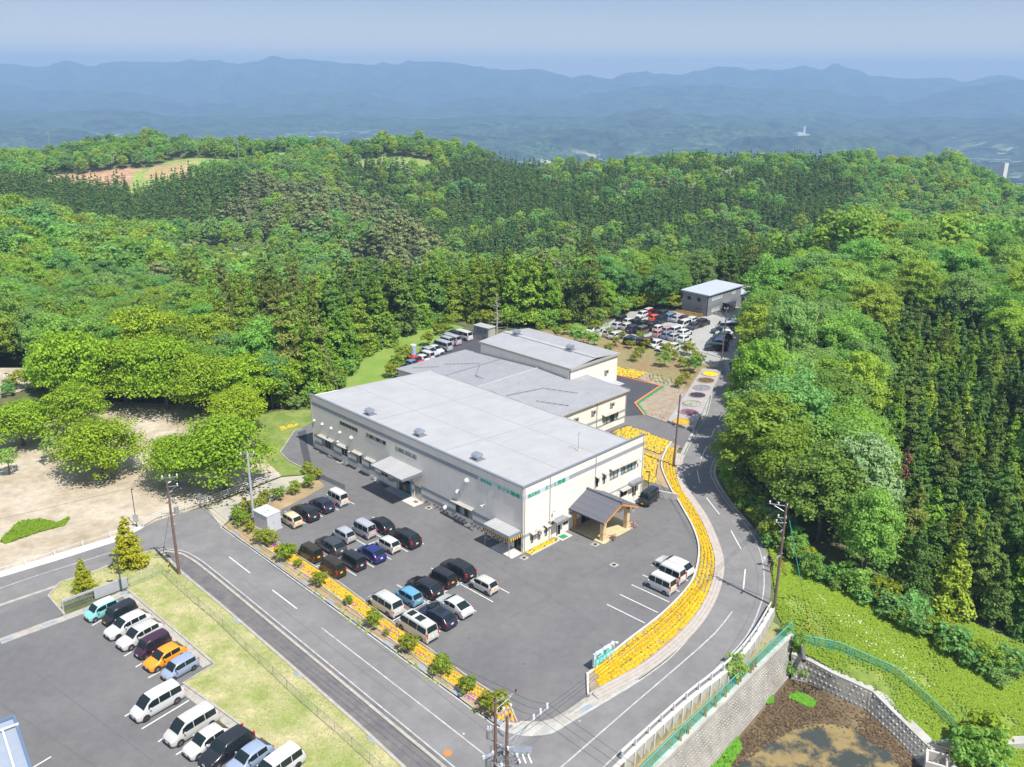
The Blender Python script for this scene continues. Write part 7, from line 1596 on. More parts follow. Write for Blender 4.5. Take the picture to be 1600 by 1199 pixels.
tufts('meadow_grass', [([G(1200, 850), G(1215, 945), G(1237, 985, -1.6)] + WALL_B[:-1] + [G(1620, 1260, -6), G(1700, 1100, -5), G(1600, 1000, -4), G(1450, 940, -2.5), G(1300, 900), G(1236, 880)], None, 1.0)], 190000, .17, M_tuft, 'rough meadow grass on the slope above the pond', 3)
tufts('white_clover', [(PG([(1250, 925), (1300, 945), (1420, 1000), (1470, 1040), (1440, 1050), (1380, 1010), (1290, 960)], -1.5), None, 1.0)], 500, .2, mat('petals_white', (.6, .6, .55), .8), 'scattered white flowers in the meadow', 4)
tufts('lawn_grass', [(ISLAND, .02, 1.0)], 70000, .10, leaf_mat('lawn_blades', (.28, .32, .07), (.55, .50, .24), randv=0), 'short grass blades of the lawn island', 6)
tufts('verge_grass', [(PG([(1128, 722), (1124, 745), (1142, 772), (1165, 800), (1200, 850), (1210, 880), (1230, 900), (1215, 850), (1180, 790), (1150, 735)]), 0.0, 1.0)], 9000, .28, leaf_mat('verge_blades', (.20, .21, .02), (.38, .36, .05), randv=0), 'yellowing grass on the road verge under the trees', 7)
tufts('green_patch', [(PG([(0, 846), (30, 815), (60, 812), (90, 818), (110, 808), (100, 822), (60, 832), (10, 850)]), .0, 1.0)], 5000, .42, leaf_mat('weed_blades', (.09, .20, .01), (.20, .36, .02), randv=0), 'patch of bright green weeds on the sand', 8)
# ---------------------------------------------------------------- pond, retaining walls, fences, poles, wires, people, signs
Zs, Zp = -1.6, -5.6
def wall_face(top, zt_, bot, zb_, m, name, label, blocks=True, bw=.42, bh=.36, seed=1, cap=.4, capm=None):
    """battered masonry wall between a top line and a foot line, with projecting blocks"""
    e = empty(name, (0, 0, 0), 0, label=label, cat='retaining wall'); n = 60; T = resamp(top, n); B_ = resamp(bot, n); mb = MB()
    zT = zt_ if callable(zt_) else (lambda t: zt_); zB = zb_ if callable(zb_) else (lambda t: zb_)
    for i in range(n - 1):
        a, b, c, d = (*T[i], zT(i / (n - 1))), (*T[i + 1], zT((i + 1) / (n - 1))), (*B_[i + 1], zB((i + 1) / (n - 1))), (*B_[i], zB(i / (n - 1)))
        mb.add([a, b, c, d], [(0, 1, 2, 3)])
    mb.build('wall_face', m, e)
    L = sum(np.linalg.norm(T[i + 1] - T[i]) for i in range(n - 1)); slope = np.linalg.norm(np.append(T[n // 2] - B_[n // 2], zT(.5) - zB(.5))); r = random.Random(seed)
    mb = MB(); rows = int(slope / bh); cols = int(L / bw)
    mid = (T[n // 2] - B_[n // 2]); out = -mid / (np.linalg.norm(mid) + 1e-9)
    for j in range(rows):
        for i in range(cols):
            u = (i + .5 * (j % 2) + .5) / (cols + 1); v = (j + .5) / rows
            if r.random() < .06: continue
            def pt(uu, vv):
                k = min(n - 2, int(uu * (n - 1))); f = uu * (n - 1) - k; tt = T[k] * (1 - f) + T[k + 1] * f; bb = B_[k] * (1 - f) + B_[k + 1] * f
                p = tt * (1 - vv) + bb * vv; return np.array([p[0], p[1], zT(uu) * (1 - vv) + zB(uu) * vv])
            du, dv = .40 / (cols + 1), .36 / rows
            q_ = [pt(min(.999, max(0, u - du)), v), pt(u, v - dv), pt(min(.999, u + du), v), pt(u, v + dv)]; c = sum(q_) / 4
            nrm = np.cross(q_[2] - q_[0], q_[3] - q_[1]); nrm = nrm / (np.linalg.norm(nrm) + 1e-9)
            if nrm @ np.array([out[0], out[1], .6]) < 0: nrm = -nrm
            h = r.uniform(.03, .12); tp = c + nrm * h
            mb.add([tuple(x_) for x_ in q_] + [tuple(tp)], [(0, 1, 4), (1, 2, 4), (2, 3, 4), (3, 0, 4)])
    mb.build('wall_block', mat('wall_block_stone', (.50, .47, .41), .85, var2=(.24, .22, .20), scale=.9, bump=.3), e, kind='stuff')
    mb = MB(); ribbon(mb, offset_line(T, 0), cap, zT(.5) - .25, zT(.5) + .03) if not callable(zt_) else None
    if callable(zt_):
        for i in range(n - 1):
            a = [T[i], T[i + 1]]; o_ = offset_line(a, .95); o2 = offset_line(a, -.08); za, zb2 = zT(i / (n - 1)), zT((i + 1) / (n - 1))
            mb.add([(*o_[0], za + .04), (*o_[1], zb2 + .04), (*o2[1], zb2 + .04), (*o2[0], za + .04), (*o_[0], za - .3), (*o_[1], zb2 - .3), (*o2[1], zb2 - .3), (*o2[0], za - .3)], [(0, 1, 2, 3), (0, 4, 5, 1), (2, 6, 7, 3)])
    mb.build('coping', capm or M_conc, e)
    return e
A0 = G(900, 1325, Zs); A1 = G(1032, 1190, Zs); A2 = G(1237, 990, Zs); B0 = G(1010, 1302, Zp); B1 = G(1114, 1199, Zp); B2 = G(1234, 1057, Zp)
B0, B1, B2 = [tuple(np.array(b) + 0.0) for b in (B0, B1, B2)]
wall_face([np.array(A0), np.array(A1), np.array(A2)], Zs, [np.array(B0), np.array(B1), np.array(B2)], Zp, M_conc_dark, 'block_wall', 'tall sloping concrete block wall between road and pond', cap=.5)
WBb = [G(1236, 1062, Zp), G(1262, 1067, Zp), G(1300, 1086, Zp), G(1352, 1111, Zp), G(1400, 1155, Zp), G(1438, 1196, Zp), G(1500, 1280, Zp)]
wall_face([np.array(p) for p in WALL_B], lambda t: -3.05 - 1.75 * t, [np.array(p) for p in WBb], Zp, M_conc_dark, 'stone_wall', 'dark weathered stone wall along the grassy side of the pond', bw=.5, bh=.42, seed=2)
sheet('pond_bed', [tuple(A0), tuple(A1), tuple(A2)] + [tuple(p) for p in WALL_B] + [G(1700, 1500, -7), G(1000, 1500, -7)], Zp + .02, mat('pond_mud', (.085, .06, .035), .95, var2=(.19, .14, .075), scale=.45, bump=1.0, bscale=3, fac_detail=9))
wm = mat('pond_water', (.055, .065, .05), .12, 0, .6)
nt = wm.node_tree; N = nt.nodes; Lk = nt.links; b = N['Principled BSDF']; tc = N.new('ShaderNodeTexCoord'); nz_ = N.new('ShaderNodeTexNoise'); nz_.inputs['Scale'].default_value = .28; nz_.inputs['Detail'].default_value = 10; nz_.inputs['Roughness'].default_value = .68; Lk.new(tc.outputs['Object'], nz_.inputs['Vector'])
mr = N.new('ShaderNodeMapRange'); mr.inputs[1].default_value = .47; mr.inputs[2].default_value = .57; Lk.new(nz_.outputs[0], mr.inputs[0]); mx = N.new('ShaderNodeMix'); mx.data_type = 'RGBA'; mx.inputs[6].default_value = (.05, .055, .045, 1); mx.inputs[7].default_value = (.26, .19, .075, 1); Lk.new(mr.outputs[0], mx.inputs[0]); Lk.new(mx.outputs[2], b.inputs['Base Color'])
mr2 = N.new('ShaderNodeMapRange'); mr2.inputs[3].default_value = .1; mr2.inputs[4].default_value = .6; Lk.new(mr.outputs[0], mr2.inputs[0]); Lk.new(mr2.outputs[0], b.inputs['Roughness'])
sheet('pond_water', smooth_line([G(*p, Zp) for p in ((1130, 1215), (1165, 1182), (1195, 1160), (1235, 1140), (1280, 1132), (1330, 1138), (1368, 1158), (1400, 1190), (1420, 1230), (1450, 1300), (1200, 1330), (1130, 1215))], 1.0)[:-1], Zp + .06, wm)
sheet('pond_water', smooth_line([G(*p, Zp) for p in ((1238, 1062), (1262, 1070), (1285, 1080), (1268, 1088), (1245, 1084), (1236, 1072), (1238, 1062))], .6)[:-1], Zp + .06, mat('dark_water', (.015, .02, .018), .1, 0, .6))
PMUD = PG([(1130, 1190), (1236, 1062), (1290, 1085), (1355, 1112), (1440, 1200), (1420, 1230), (1390, 1180), (1330, 1140), (1240, 1140), (1150, 1200)], Zp)
tufts('pond_reeds', [(PMUD, Zp + .05, 1.0)], 16000, .22, leaf_mat('dry_reed', (.08, .055, .028), (.26, .19, .10), randv=0), 'matted brown reeds on the drying pond bed', 12)
tufts('pond_weeds', [(PG([(1231, 1092), (1245, 1083), (1262, 1090), (1275, 1098), (1268, 1108), (1250, 1100)], Zp), Zp + .1, 1.0), (PG([(1198, 1092), (1207, 1089), (1208, 1100), (1199, 1102)], Zp), Zp + .1, .4), (PG([(1110, 1199), (1150, 1150), (1160, 1170), (1130, 1215)], Zp), Zp + .1, .6)], 3000, .28, M_tuft, 'green weeds sprouting on the pond bed', 13)
# drain pipe and wet streak at the wall corner
x, y = G(1255, 1028, -2.9); e = empty('drain_pipe', (x, y, -3.0), math.radians(-100), label='dark drain pipe sticking out over the pond corner', cat='pipe'); mb = MB(); mb.tube([(-1.6, 0, .9), (.5, 0, .1)], .24, 10); mb.build('pipe_wall', mat('pipe_dark', (.12, .11, .10), .8), e); mb = MB(); mb.tube([(.5, 0, .1), (.52, 0, .09)], .19, 10); mb.build('pipe_mouth', M_dark, e)
for i, (px, py, zz, s, lb) in enumerate(((1148, 1052, Zs, 1.3, 'leafy green shrub against the concrete retaining panels'), (1238, 1048, -5.5, .8, 'small shrub left of the drain pipe'), (1259, 1051, -5.4, .7, 'small shrub right of the drain pipe'), (1250, 1003, -2.4, .8, 'shrub behind the drain pipe'), (1228, 984, -1.6, .7, 'bush at the top corner of the teal fence'), (1530, 1165, -5, 2.1, 'big bright bush by the concrete headwall'), (1505, 1185, -5, 1.8, 'bright bush in front of the headwall'), (1548, 1190, -5, 1.9, 'bright bush at the bottom right fence'))):
    x, y = G(px, py, zz + .6); bush('bush', SG[0] if i != 5 else crown_broad('crown', 1.3, 2.2, 20, 90, 0.22, LM_park, 91, base=0.0, lobe=0.34, irr=.4), x, y, zz, s * .85, lb, cat='bush', stem=False)
# concrete headwall, inlet box, flat channel slab at the lower right
x, y = G(1482, 1170, -4.9); e = empty('headwall', (x, y, -5.2), math.radians(10), label='small concrete headwall beside the bright bush', cat='concrete wall'); mb = MB(); mb.box(-1.0, 1.0, -.12, .12, 0, 1.2); mb.build('wall_face', M_conc, e); mb = MB(); mb.box(-1.03, 1.03, -.16, .16, 1.2, 1.3); mb.build('coping', M_conc_light, e)
x, y = G(1462, 1196, -4.6); e = empty('inlet_box', (x, y, -6.4), math.radians(-25), label='concrete inlet box with rusty railing at the bottom edge', cat='inlet box'); mb = MB(); mb.box(-.9, .9, -.9, -.7, 0, 2.6); mb.box(-.9, .9, .7, .9, 0, 2.6); mb.box(-.9, -.7, -.7, .7, 0, 2.6); mb.box(.7, .9, -.7, .7, 0, 2.6); mb.build('box_wall', M_conc_light, e); mb = MB(); mb.quad((-.7, -.7, 1.6), (.7, -.7, 1.6), (.7, .7, 1.6), (-.7, .7, 1.6)); mb.build('water', M_dark, e)
mb = MB()
for k in range(7): t = -.9 + k * .3; mb.tube([(t, .9, 2.6), (t, .9, 3.2)], .025, 5); mb.tube([(.9, t, 2.6), (.9, t, 3.2)], .025, 5)
for zz in (2.9, 3.2): mb.tube([(-.9, .9, zz), (.9, .9, zz), (.9, -.9, zz)], .025, 5)
mb.build('railing', mat('rusty_steel', (.23, .14, .10), .8, var=.2), e)
mb = MB(); a_ = [np.array(G(*p, -5.0)) for p in ((1530, 1163), (1580, 1158), (1640, 1156))]; ribbon(mb, a_, 1.0, -5.6, -4.9); mb.build('channel_slab', M_conc, label='flat concrete channel cover running to the right edge', cat='channel cover')
# guard rail and concrete panels beside the road
GL = GUARD[6:]; ge = empty('guard_rail', (0, 0, 0), 0, label='white roadside guard rail above the concrete panels', cat='guard rail')
mb = MB(); gl_ = offset_line(GL, .12); ribbon(mb, gl_, .05, .50, .82); ribbon(mb, gl_, .09, .56, .62); ribbon(mb, gl_, .09, .70, .76); mb.build('rail', M_white, ge)
pm = MB(); pm.box(-.06, .06, -.06, .06, -.1, .84); pme = pm.mesh('post', M_white); pm = MB(); pm.box(-.25, .0, -.05, .05, .55, .75)
for x, y, a in along(offset_line(GL, .0), 2.0): child('post', pme, ge, loc=(x, y, 0), rz=a)
pe = empty('panel_wall', (0, 0, 0), 0, label='row of grey concrete panels holding up the road edge', cat='retaining wall')
P_ = offset_line(GL, -.22); pan = MB(); pan.box(0, 1.42, -.05, .05, -1.62, .0); pme = pan.mesh('panel', M_conc); pp_ = MB(); pp_.box(-.1, .1, -.14, .08, -1.62, .03); ppm = pp_.mesh('panel_post', M_conc_light)
for x, y, a in along(P_, 1.5): child('panel', pme, pe, loc=(x, y, 0), rz=a); child('panel_post', ppm, pe, loc=(x, y, 0), rz=a)
mb = MB(); ribbon(mb, offset_line(GUARD, -.1), .42, -.05, .045); mb.build('road_edge_beam', M_conc_light, kind='structure')
sheet('soil_strip', [tuple(p) for p in offset_line(GUARD, -.3)] + [tuple(A2), tuple(A1), tuple(A0)], Zs + .004, mat('strip_soil', (.34, .27, .17), .95, var2=(.22, .24, .08), scale=.4, bump=.6, bscale=6))
tufts('strip_weeds', [([tuple(p) for p in offset_line(GUARD, -.3)] + [tuple(A2), tuple(A1), tuple(A0)], Zs, 1.0)], 2600, .2, M_tuft, 'sparse weeds on the soil strip below the guard rail', 15)
# teal mesh fences
def teal_mat():
    m = bpy.data.materials.new('teal_mesh'); m.use_nodes = True; nt = m.node_tree; N = nt.nodes; Lk = nt.links; b = N['Principled BSDF']; b.inputs['Base Color'].default_value = (.03, .36, .30, 1)
    t = N.new('ShaderNodeBsdfTransparent'); ms = N.new('ShaderNodeMixShader'); ms.inputs[0].default_value = .42; Lk.new(t.outputs[0], ms.inputs[1]); Lk.new(b.outputs[0], ms.inputs[2]); Lk.new(ms.outputs[0], N['Material Output'].inputs[0]); return m
M_tmesh = teal_mat()
def mesh_fence(name, pts, zf, h, m_mesh, m_post, label, step=2.0, r=.025, cat='fence'):
    e = empty(name, (0, 0, 0), 0, label=label, cat=cat); L = resamp([np.array(p) for p in pts], 80); mb = MB(); rl = MB()
    pts3 = [(p[0], p[1], zf(p[0], p[1])) for p in L]
    for i in range(79): a, b = pts3[i], pts3[i + 1]; mb.add([a, b, (b[0], b[1], b[2] + h), (a[0], a[1], a[2] + h)], [(0, 1, 2, 3)])
    mb.build('mesh_panel', m_mesh, e); rl.tube([(a, b, c + h) for a, b, c in pts3], r * 1.2, 5); rl.tube([(a, b, c + .05) for a, b, c in pts3], r, 5); rl.build('rail', m_post, e)
    pm = MB(); pm.tube([(0, 0, -.2), (0, 0, h)], r * 1.3, 6); me = pm.mesh('post', m_post)
    for x, y, a in along(L, step): child('post', me, e, loc=(x, y, zf(x, y)))
    return e
M_railt = mat('teal_rail', (.10, .55, .52), .5)
mesh_fence('mesh_fence', [np.array(A0) + (.0, .35), np.array(A1) + (0, .35), np.array(A2) + (.0, .25)], lambda x, y: Zs, 1.25, M_tmesh, M_railt, 'teal mesh fence on top of the tall block wall')
fp = [np.array(A2) + (0, .25)] + [np.array(on_ground(*p)[:2]) for p in ((1310, 1018), (1396.5, 1056), (1455, 1107), (1513, 1163), (1556, 1203), (1600, 1245))]
mesh_fence('mesh_fence', fp, lambda x, y: max(gz1(x, y), -5.5) if gz1(x, y) > -7 else -4, 1.1, M_tmesh, M_railt, 'teal mesh fence crossing the meadow to the bottom right')
# grey chain-link fence on the lawn island
def link_mat(n, c, f):
    m = bpy.data.materials.new(n); m.use_nodes = True; nt = m.node_tree; N = nt.nodes; Lk = nt.links; b = N['Principled BSDF']; b.inputs['Base Color'].default_value = (*c, 1)
    t = N.new('ShaderNodeBsdfTransparent'); ms = N.new('ShaderNodeMixShader'); ms.inputs[0].default_value = f; Lk.new(t.outputs[0], ms.inputs[1]); Lk.new(b.outputs[0], ms.inputs[2]); Lk.new(ms.outputs[0], N['Material Output'].inputs[0]); return m
mesh_fence('chain_link_fence', [np.array(G(*p)) for p in ((204, 917), (232, 906), (252, 896), (262, 905), (300, 940), (340, 973), (385, 1018), (420, 1050), (470, 1098), (530, 1150), (590, 1205), (640, 1250))], lambda x, y: .02, 1.1, link_mat('chain_link', (.45, .46, .44), .17), M_metal, 'low chain-link fence along the lawn island', step=2.6, r=.02)
# white fences of the park
def rail_fence(name, pts, zs, step, label, post_h, r=.035):
    e = empty(name, (0, 0, 0), 0, label=label, cat='fence'); L = [np.array(G(*p)) for p in pts]; mb = MB()
    for z in zs: mb.tube([(p[0], p[1], z) for p in L], r, 6)
    mb.build('rail', M_white, e); pm = MB(); pm.box(-.06, .06, -.06, .06, 0, post_h); me = pm.mesh('post', M_white)
    for x, y, a in along(L, step): child('post', me, e, loc=(x, y, 0), rz=a)
rail_fence('rail_fence', [(224, 824), (245, 812), (281, 800.5), (312, 791), (345, 780), (375, 768), (405, 757), (437, 748)], (.35, .65, .95), 3.0, 'white three-rail fence between the park and the gravel track', 1.0)
rail_fence('low_fence', [(-60, 912), (14, 892), (45, 882), (76, 872), (104, 862), (132, 853), (160, 845), (186, 835), (212, 828)], (.62,), 3.2, 'thin low white rail along the upper left road', .75, r=.025)
sheet('verge_strip', PG([(-60, 922), (0, 903), (87, 877), (185, 846), (224, 825), (224, 820), (180, 838), (80, 868), (0, 893), (-60, 910)]), .03, M_conc_light)
# grey wall with sliding gate by the lower left lot
wa = np.array(G(98, 955)); wb_ = np.array(G(200, 917)); ang_ = math.atan2(wb_[1] - wa[1], wb_[0] - wa[0]); wl_ = float(np.linalg.norm(wb_ - wa))
e = empty('boundary_wall', (wa[0], wa[1], 0), ang_, label='grey boundary wall with a steel gate panel beside the turquoise car', cat='wall'); mb = MB(); mb.box(wl_ * .48, wl_, -.1, .1, 0, 1.25); mb.box(0, wl_ * .48, -.06, .1, 1.05, 1.25); mb.box(0, .15, -.1, .1, 0, 1.05); mb.build('wall_face', mat('wall_grey', (.36, .37, .39), .8, var=.05), e)
gm2 = MB(); gm2.box(-.02, .02, -.03, .03, .08, 1.0); gme = gm2.mesh('gate_bar', M_metal)
for k in range(22): child('gate_bar', gme, e, loc=(.25 + k * (wl_ * .48 - .35) / 22, -.02, 0))
# ---- poles
def crossarm(par, z, length, ang, off=0.0, ins=3, insm=None, down=False, both=False):
    mb = MB(); c, s = math.cos(ang), math.sin(ang); a0 = off - length / 2; a1 = off + length / 2
    mb.tube([(c * a0, s * a0, z), (c * a1, s * a1, z)], .05, 5); mb.tube([(0, 0, z - .7), (c * (off + length * .35), s * (off + length * .35), z)], .02, 4); o = mb.build('crossarm', M_metal, par)
    for k in range(ins):
        t = a0 + (a1 - a0) * (k + .12) / (ins - .76 if ins > 1 else 1); im = MB(); x_, y_ = c * t, s * t
        im.tube([(x_, y_, z + .03), (x_, y_, z + .16)], .055, 7); im.tube([(x_, y_, z + .16), (x_, y_, z + .30)], .085, 7); im.build('insulator', insm or M_ceramic, o)
    return o
def pole(name, x, y, h, label, m=None, r0=.17, r1=.10, lean=(0, 0), arms=(), group='utility poles', z=0.0, base=None):
    e = empty(name, (x, y, z), 0, label=label, cat='utility pole', group=group); mb = MB(); mb.tube([(0, 0, -.5), (lean[0], lean[1], h)], r0, 10, r1=r1); mb.build('shaft', m or M_pole, e)
    bm_ = MB()
    for k in range(int(h / .9)): 
        z_ = 2.0 + k * .9
        if z_ < h - 2: bm_.tube([(-.2, 0, z_), (.2, 0, z_)] if k % 2 else [(0, -.2, z_), (0, .2, z_)], .012, 4)
    bm_.build('step_bolt', M_metal, e)
    for a in arms: crossarm(e, *a)
    return e
def transformer(par, x, y, z, label=None):
    mb = MB(); mb.tube([(x, y, z), (x, y, z + .8)], .26, 10); o = mb.build('transformer', M_metal, par)
    for k in range(2): im = MB(); im.tube([(x - .1 + .2 * k, y, z + .8), (x - .1 + .2 * k, y, z + 1.0)], .04, 6); im.build('bushing', M_ceramic, o)
    return o
def gear(par, items, r=.09):
    mb = MB()
    for (x, y, z, dx, dy, dz) in items: mb.tube([(x, y, z), (x + dx, y + dy, z + dz)], r, 6)
    return mb.build('line_hardware', M_metal, par)
AX = math.atan2(.55, .8)
pA = pole('utility_pole', -1.03, 51.3, 12.6, 'left pole of the pair at the bottom edge, bristling with hardware', arms=((12.3, 2.0, AX, .85, 3, M_ceramb), (11.2, 1.4, AX, .7, 3, M_ceramic), (10.4, 1.6, AX, .6, 2, M_ceramb), (7.8, 1.8, AX, -.2, 3, M_ceramic), (8.8, 2.2, -.7, .3, 2, M_ceramic)), r0=.18, group='twin poles at the bottom edge')
transformer(pA, -.42, -.1, 9.3); transformer(pA, -.5, .15, 6.5); gear(pA, [(.1, .1, 8.2, .5, .2, .1), (-.1, -.1, 8.0, -.9, -.4, -.1), (.1, -.1, 7.5, .4, .3, .5), (-.2, .2, 7.0, .3, -.5, .1), (.2, 0, 9.8, .35, .1, -.5), (-.3, 0, 8.6, 0, 0, -.8), (.2, .2, 6.9, .6, .3, -.2)])
pB = pole('utility_pole', -.2, 50.7, 11.6, 'right pole of the pair at the bottom edge, with a long outrigger arm', arms=((8.6, 1.8, -.7, .2, 2, M_ceramic), (8.0, 1.8, -.7, .3, 2, M_ceramb), (7.4, 1.6, AX, .2, 2, M_ceramic)), r0=.18, group='twin poles at the bottom edge')
mb = MB(); ca, sa = math.cos(AX), math.sin(AX); mb.tube([(0, 0, 9.4), (ca * 3.6, sa * 3.6, 10.7)], .05, 5); mb.tube([(0, 0, 8.7), (ca * 1.9, sa * 1.9, 10.05)], .045, 5); o = mb.build('outrigger_arm', M_metal, pB)
for t in (2.3, 2.9, 3.5): im = MB(); z_ = 9.4 + 1.3 * t / 3.6; im.tube([(ca * t, sa * t, z_), (ca * t, sa * t, z_ + .4)], .09, 8); im.build('insulator', M_ceramic, o)
mb = MB(); mb.box(.45, 1.75, -.25, .3, 8.3, 8.75); o = mb.build('switch_box', M_metal, pB)
for k in range(3): im = MB(); im.tube([(.7 + .4 * k, -.25, 8.5), (.95 + .4 * k, -.75, 8.2)], .06, 6); im.build('bushing', M_ceramic, o)
gear(pB, [(.1, 0, 8.9, .4, .1, 0), (-.1, .1, 7.9, -.5, .3, -.3), (.15, -.1, 7.2, .6, .5, -.4), (0, .2, 8.2, .2, .6, .2), (.1, 0, 10.6, .25, 0, .2)])
pL = pole('utility_pole', -37.62, 87.84, 12.4, 'tall brown pole with transformer at the left road corner', arms=((12.0, 1.7, .3, .35, 3, M_ceramic), (10.9, 1.3, .3, .5, 2, M_ceramic), (9.2, 1.0, .3, .3, 2, M_ceramic), (7.7, 2.2, .1, .1, 0, M_ceramic)), r0=.19)
transformer(pL, .62, .0, 7.7); gear(pL, [(.1, 0, 11.4, .3, .2, .1), (0, 0, 10.2, .45, .1, .2), (0, 0, 6.3, .3, .1, 0)])
pR = pole('utility_pole', 28.3, 82.04, 12.3, 'brown pole at the right road bend above the meadow', arms=((12.0, 1.9, math.pi - .35, .8, 3, M_ceramic), (10.6, .9, math.pi - .35, .3, 2, M_ceramic), (10.0, 1.0, math.pi - .35, .4, 2, M_ceramic)), r0=.18)
gear(pR, [(0, 0, 9.4, -.35, 0, -.4), (-.1, -.1, 6.3, -.45, -.3, -.2), (0, 0, 10.5, .2, .1, .1)])
pM = pole('utility_pole', 23.49, 117.67, 11.2, 'brown pole standing in the yellow flower bed', lean=(.25, 0), arms=((10.9, .8, 0, .2, 2, M_ceramic),), r0=.17)
pF = pole('utility_pole', 42.14, 170.08, 10.5, 'far brown pole beside the row of cars under the trees', lean=(.1, 0), arms=((10.2, .8, 0, 0, 2, M_ceramic),), r0=.17)
pG = pole('utility_pole', -32.6, 100.4, 9.6, 'pale grey concrete pole behind the equipment cabin', m=M_poleg, arms=((9.3, 1.9, .2, 0, 2, M_ceramic),), r0=.2)
x, y = G(214, 824); pk = empty('park_lamp', (x, y, 0), 0, label='thin dark lamp post with a white meter box by the park fence', cat='lamp post'); mb = MB(); mb.tube([(0, 0, 0), (0, 0, 5.3)], .05, 6); mb.build('shaft', M_black, pk); mb = MB(); mb.box(-.3, .3, -.12, .02, .8, 1.7); mb.build('meter_box', M_metal, pk); mb = MB(); mb.box(-.05, .25, -.05, .05, 5.2, 5.3); mb.build('lamp_head', M_black, pk)
x, y = G(191, 925); pk = empty('lot_lamp', (x, y, 0), 0, label='dark blue lamp post behind the lower left row of cars', cat='lamp post'); mb = MB(); mb.tube([(0, 0, 0), (0, 0, 4.6)], .07, 8); mb.build('shaft', mat('lamp_blue', (.04, .07, .11), .5), pk); mb = MB(); mb.box(-.75, -.1, -.14, .14, 4.5, 4.62); mb.build('lamp_head', mat('lamp_blue', (0, 0, 0)), pk)
x, y = D2W(23.4, -.9); pk = empty('corner_lamp', (x, y, 0), 0, label='slim dark lamp at the right corner of the factory', cat='lamp post'); mb = MB(); mb.tube([(0, 0, 0), (0, 0, 3.3)], .05, 6); mb.build('shaft', M_black, pk); mb = MB(); mb.box(-.5, .1, -.1, .1, 3.25, 3.35); mb.build('lamp_head', M_black, pk)
def cable(a, b, sag, label, r=.016, m=None, name='overhead_cable', group='overhead cables'):
    a, b = Vector(a), Vector(b); pts = [a.lerp(b, t / 14) - Vector((0, 0, sag * 4 * (t / 14) * (1 - t / 14))) for t in range(15)]
    mb = MB(); mb.tube(pts, r, 4); return mb.build(name, m or M_wire, label=label, cat='cable', group=group)
BR_ = (28.3, 82.04)
def outr(t): return (-.2 + ca * t, 50.7 + sa * t, 9.4 + 1.3 * t / 3.6 + .4)
for k, t in enumerate((2.3, 2.9, 3.5)):
    p = outr(t); w = ('lowest', 'middle', 'upper')[k]
    cable((-1.03 + ca * (.2 + .6 * k), 51.3 + sa * (.2 + .6 * k), 12.6), p, .25, 'short cable between the twin poles, ' + w)
    cable(p, (p[0] + 22, p[1] - 20, 10), .6, 'cable leaving the twin poles to the lower right, ' + w)
    cable((-1.03 + ca * (.2 + .6 * k), 51.3 + sa * (.2 + .6 * k), 12.6), (-37.6 + .5 * k, 87.8, 12.3), 2.2, 'long cable from the twin poles to the left corner pole, ' + w)
    cable((-.2 + ca * .5, 50.7 + sa * .5, 9.2 + .5 * k), (28.3 - .5 * (k + 1), 82.04 + .2, 11.9 - .4 * k), 1.4, 'long cable over the car park to the right pole, ' + w)
    cable((28.3 - .5 * k, 82.04, 12.0 - .5 * k), (23.6, 117.67, 10.9 - .3 * k), 1.2, 'cable from the right pole to the flower bed pole, ' + w)
cable((23.6, 117.67, 10.8), (42.2, 170, 10.2), 1.5, 'cable from the flower bed pole to the far pole')
cable((-37.6, 87.8, 12.2), (-32.6, 100.4, 9.4), .2, 'short cable between the left corner pole and the grey pole'); cable((-37.6, 87.8, 11.9), (-95, 60, 10.5), 1.2, 'cable leaving the left corner pole to the left edge')
# guy wires with yellow and black guards
def guy(a, b, label, col=M_tealfence):
    e = empty('guy_wire', b, 0, label=label, cat='guy wire'); a, b = Vector(a), Vector(b); d = (a - b); mb = MB(); mb.tube([(0, 0, 0), d], .018, 4); mb.build('wire', M_wire, e)
    u = d.normalized(); 
    for k in range(6): mb = MB(); mb.tube([u * (.1 + .32 * k), u * (.1 + .32 * (k + 1))], .055, 6); mb.build('guard_sleeve', M_hazy if k % 2 == 0 else M_black, e)
    if col: mb = MB(); mb.tube([u * 6, u * (d.length - 1.2)], .04, 5); mb.build('cover', col, e)
x, y, z = on_ground(1266, 990); guy((28.45, 82.04, 11.6), (x, y, z), 'guy wire with striped guard in the meadow')
x, y = G(254, 870); guy((-37.62, 87.84, 8.5), (x, y, 0), 'guy wire with striped guard at the footway kerb', None)
x, y = G(265, 897); e = empty('marker_post', (x, y, 0), 0, label='yellow and black striped marker post beside the left corner pole', cat='post'); 
for k in range(5): mb = MB(); mb.tube([(0, 0, .3 * k), (0, 0, .3 * k + .3)], .06, 6); mb.build('stripe', M_hazy if k % 2 == 0 else M_black, e)
# road mirror by the white fence
x, y = G(314, 792); e = empty('traffic_mirror', (x, y, 0), 0, label='traffic mirror post at the end of the upper left road', cat='mirror'); mb = MB(); mb.tube([(0, 0, 0), (0, 0, 2.0)], .05, 6); mb.build('post', M_metal, e); mb = MB(); mb.box(-.3, .3, -.06, 0, 1.2, 1.9); mb.build('plate', M_metal, e)
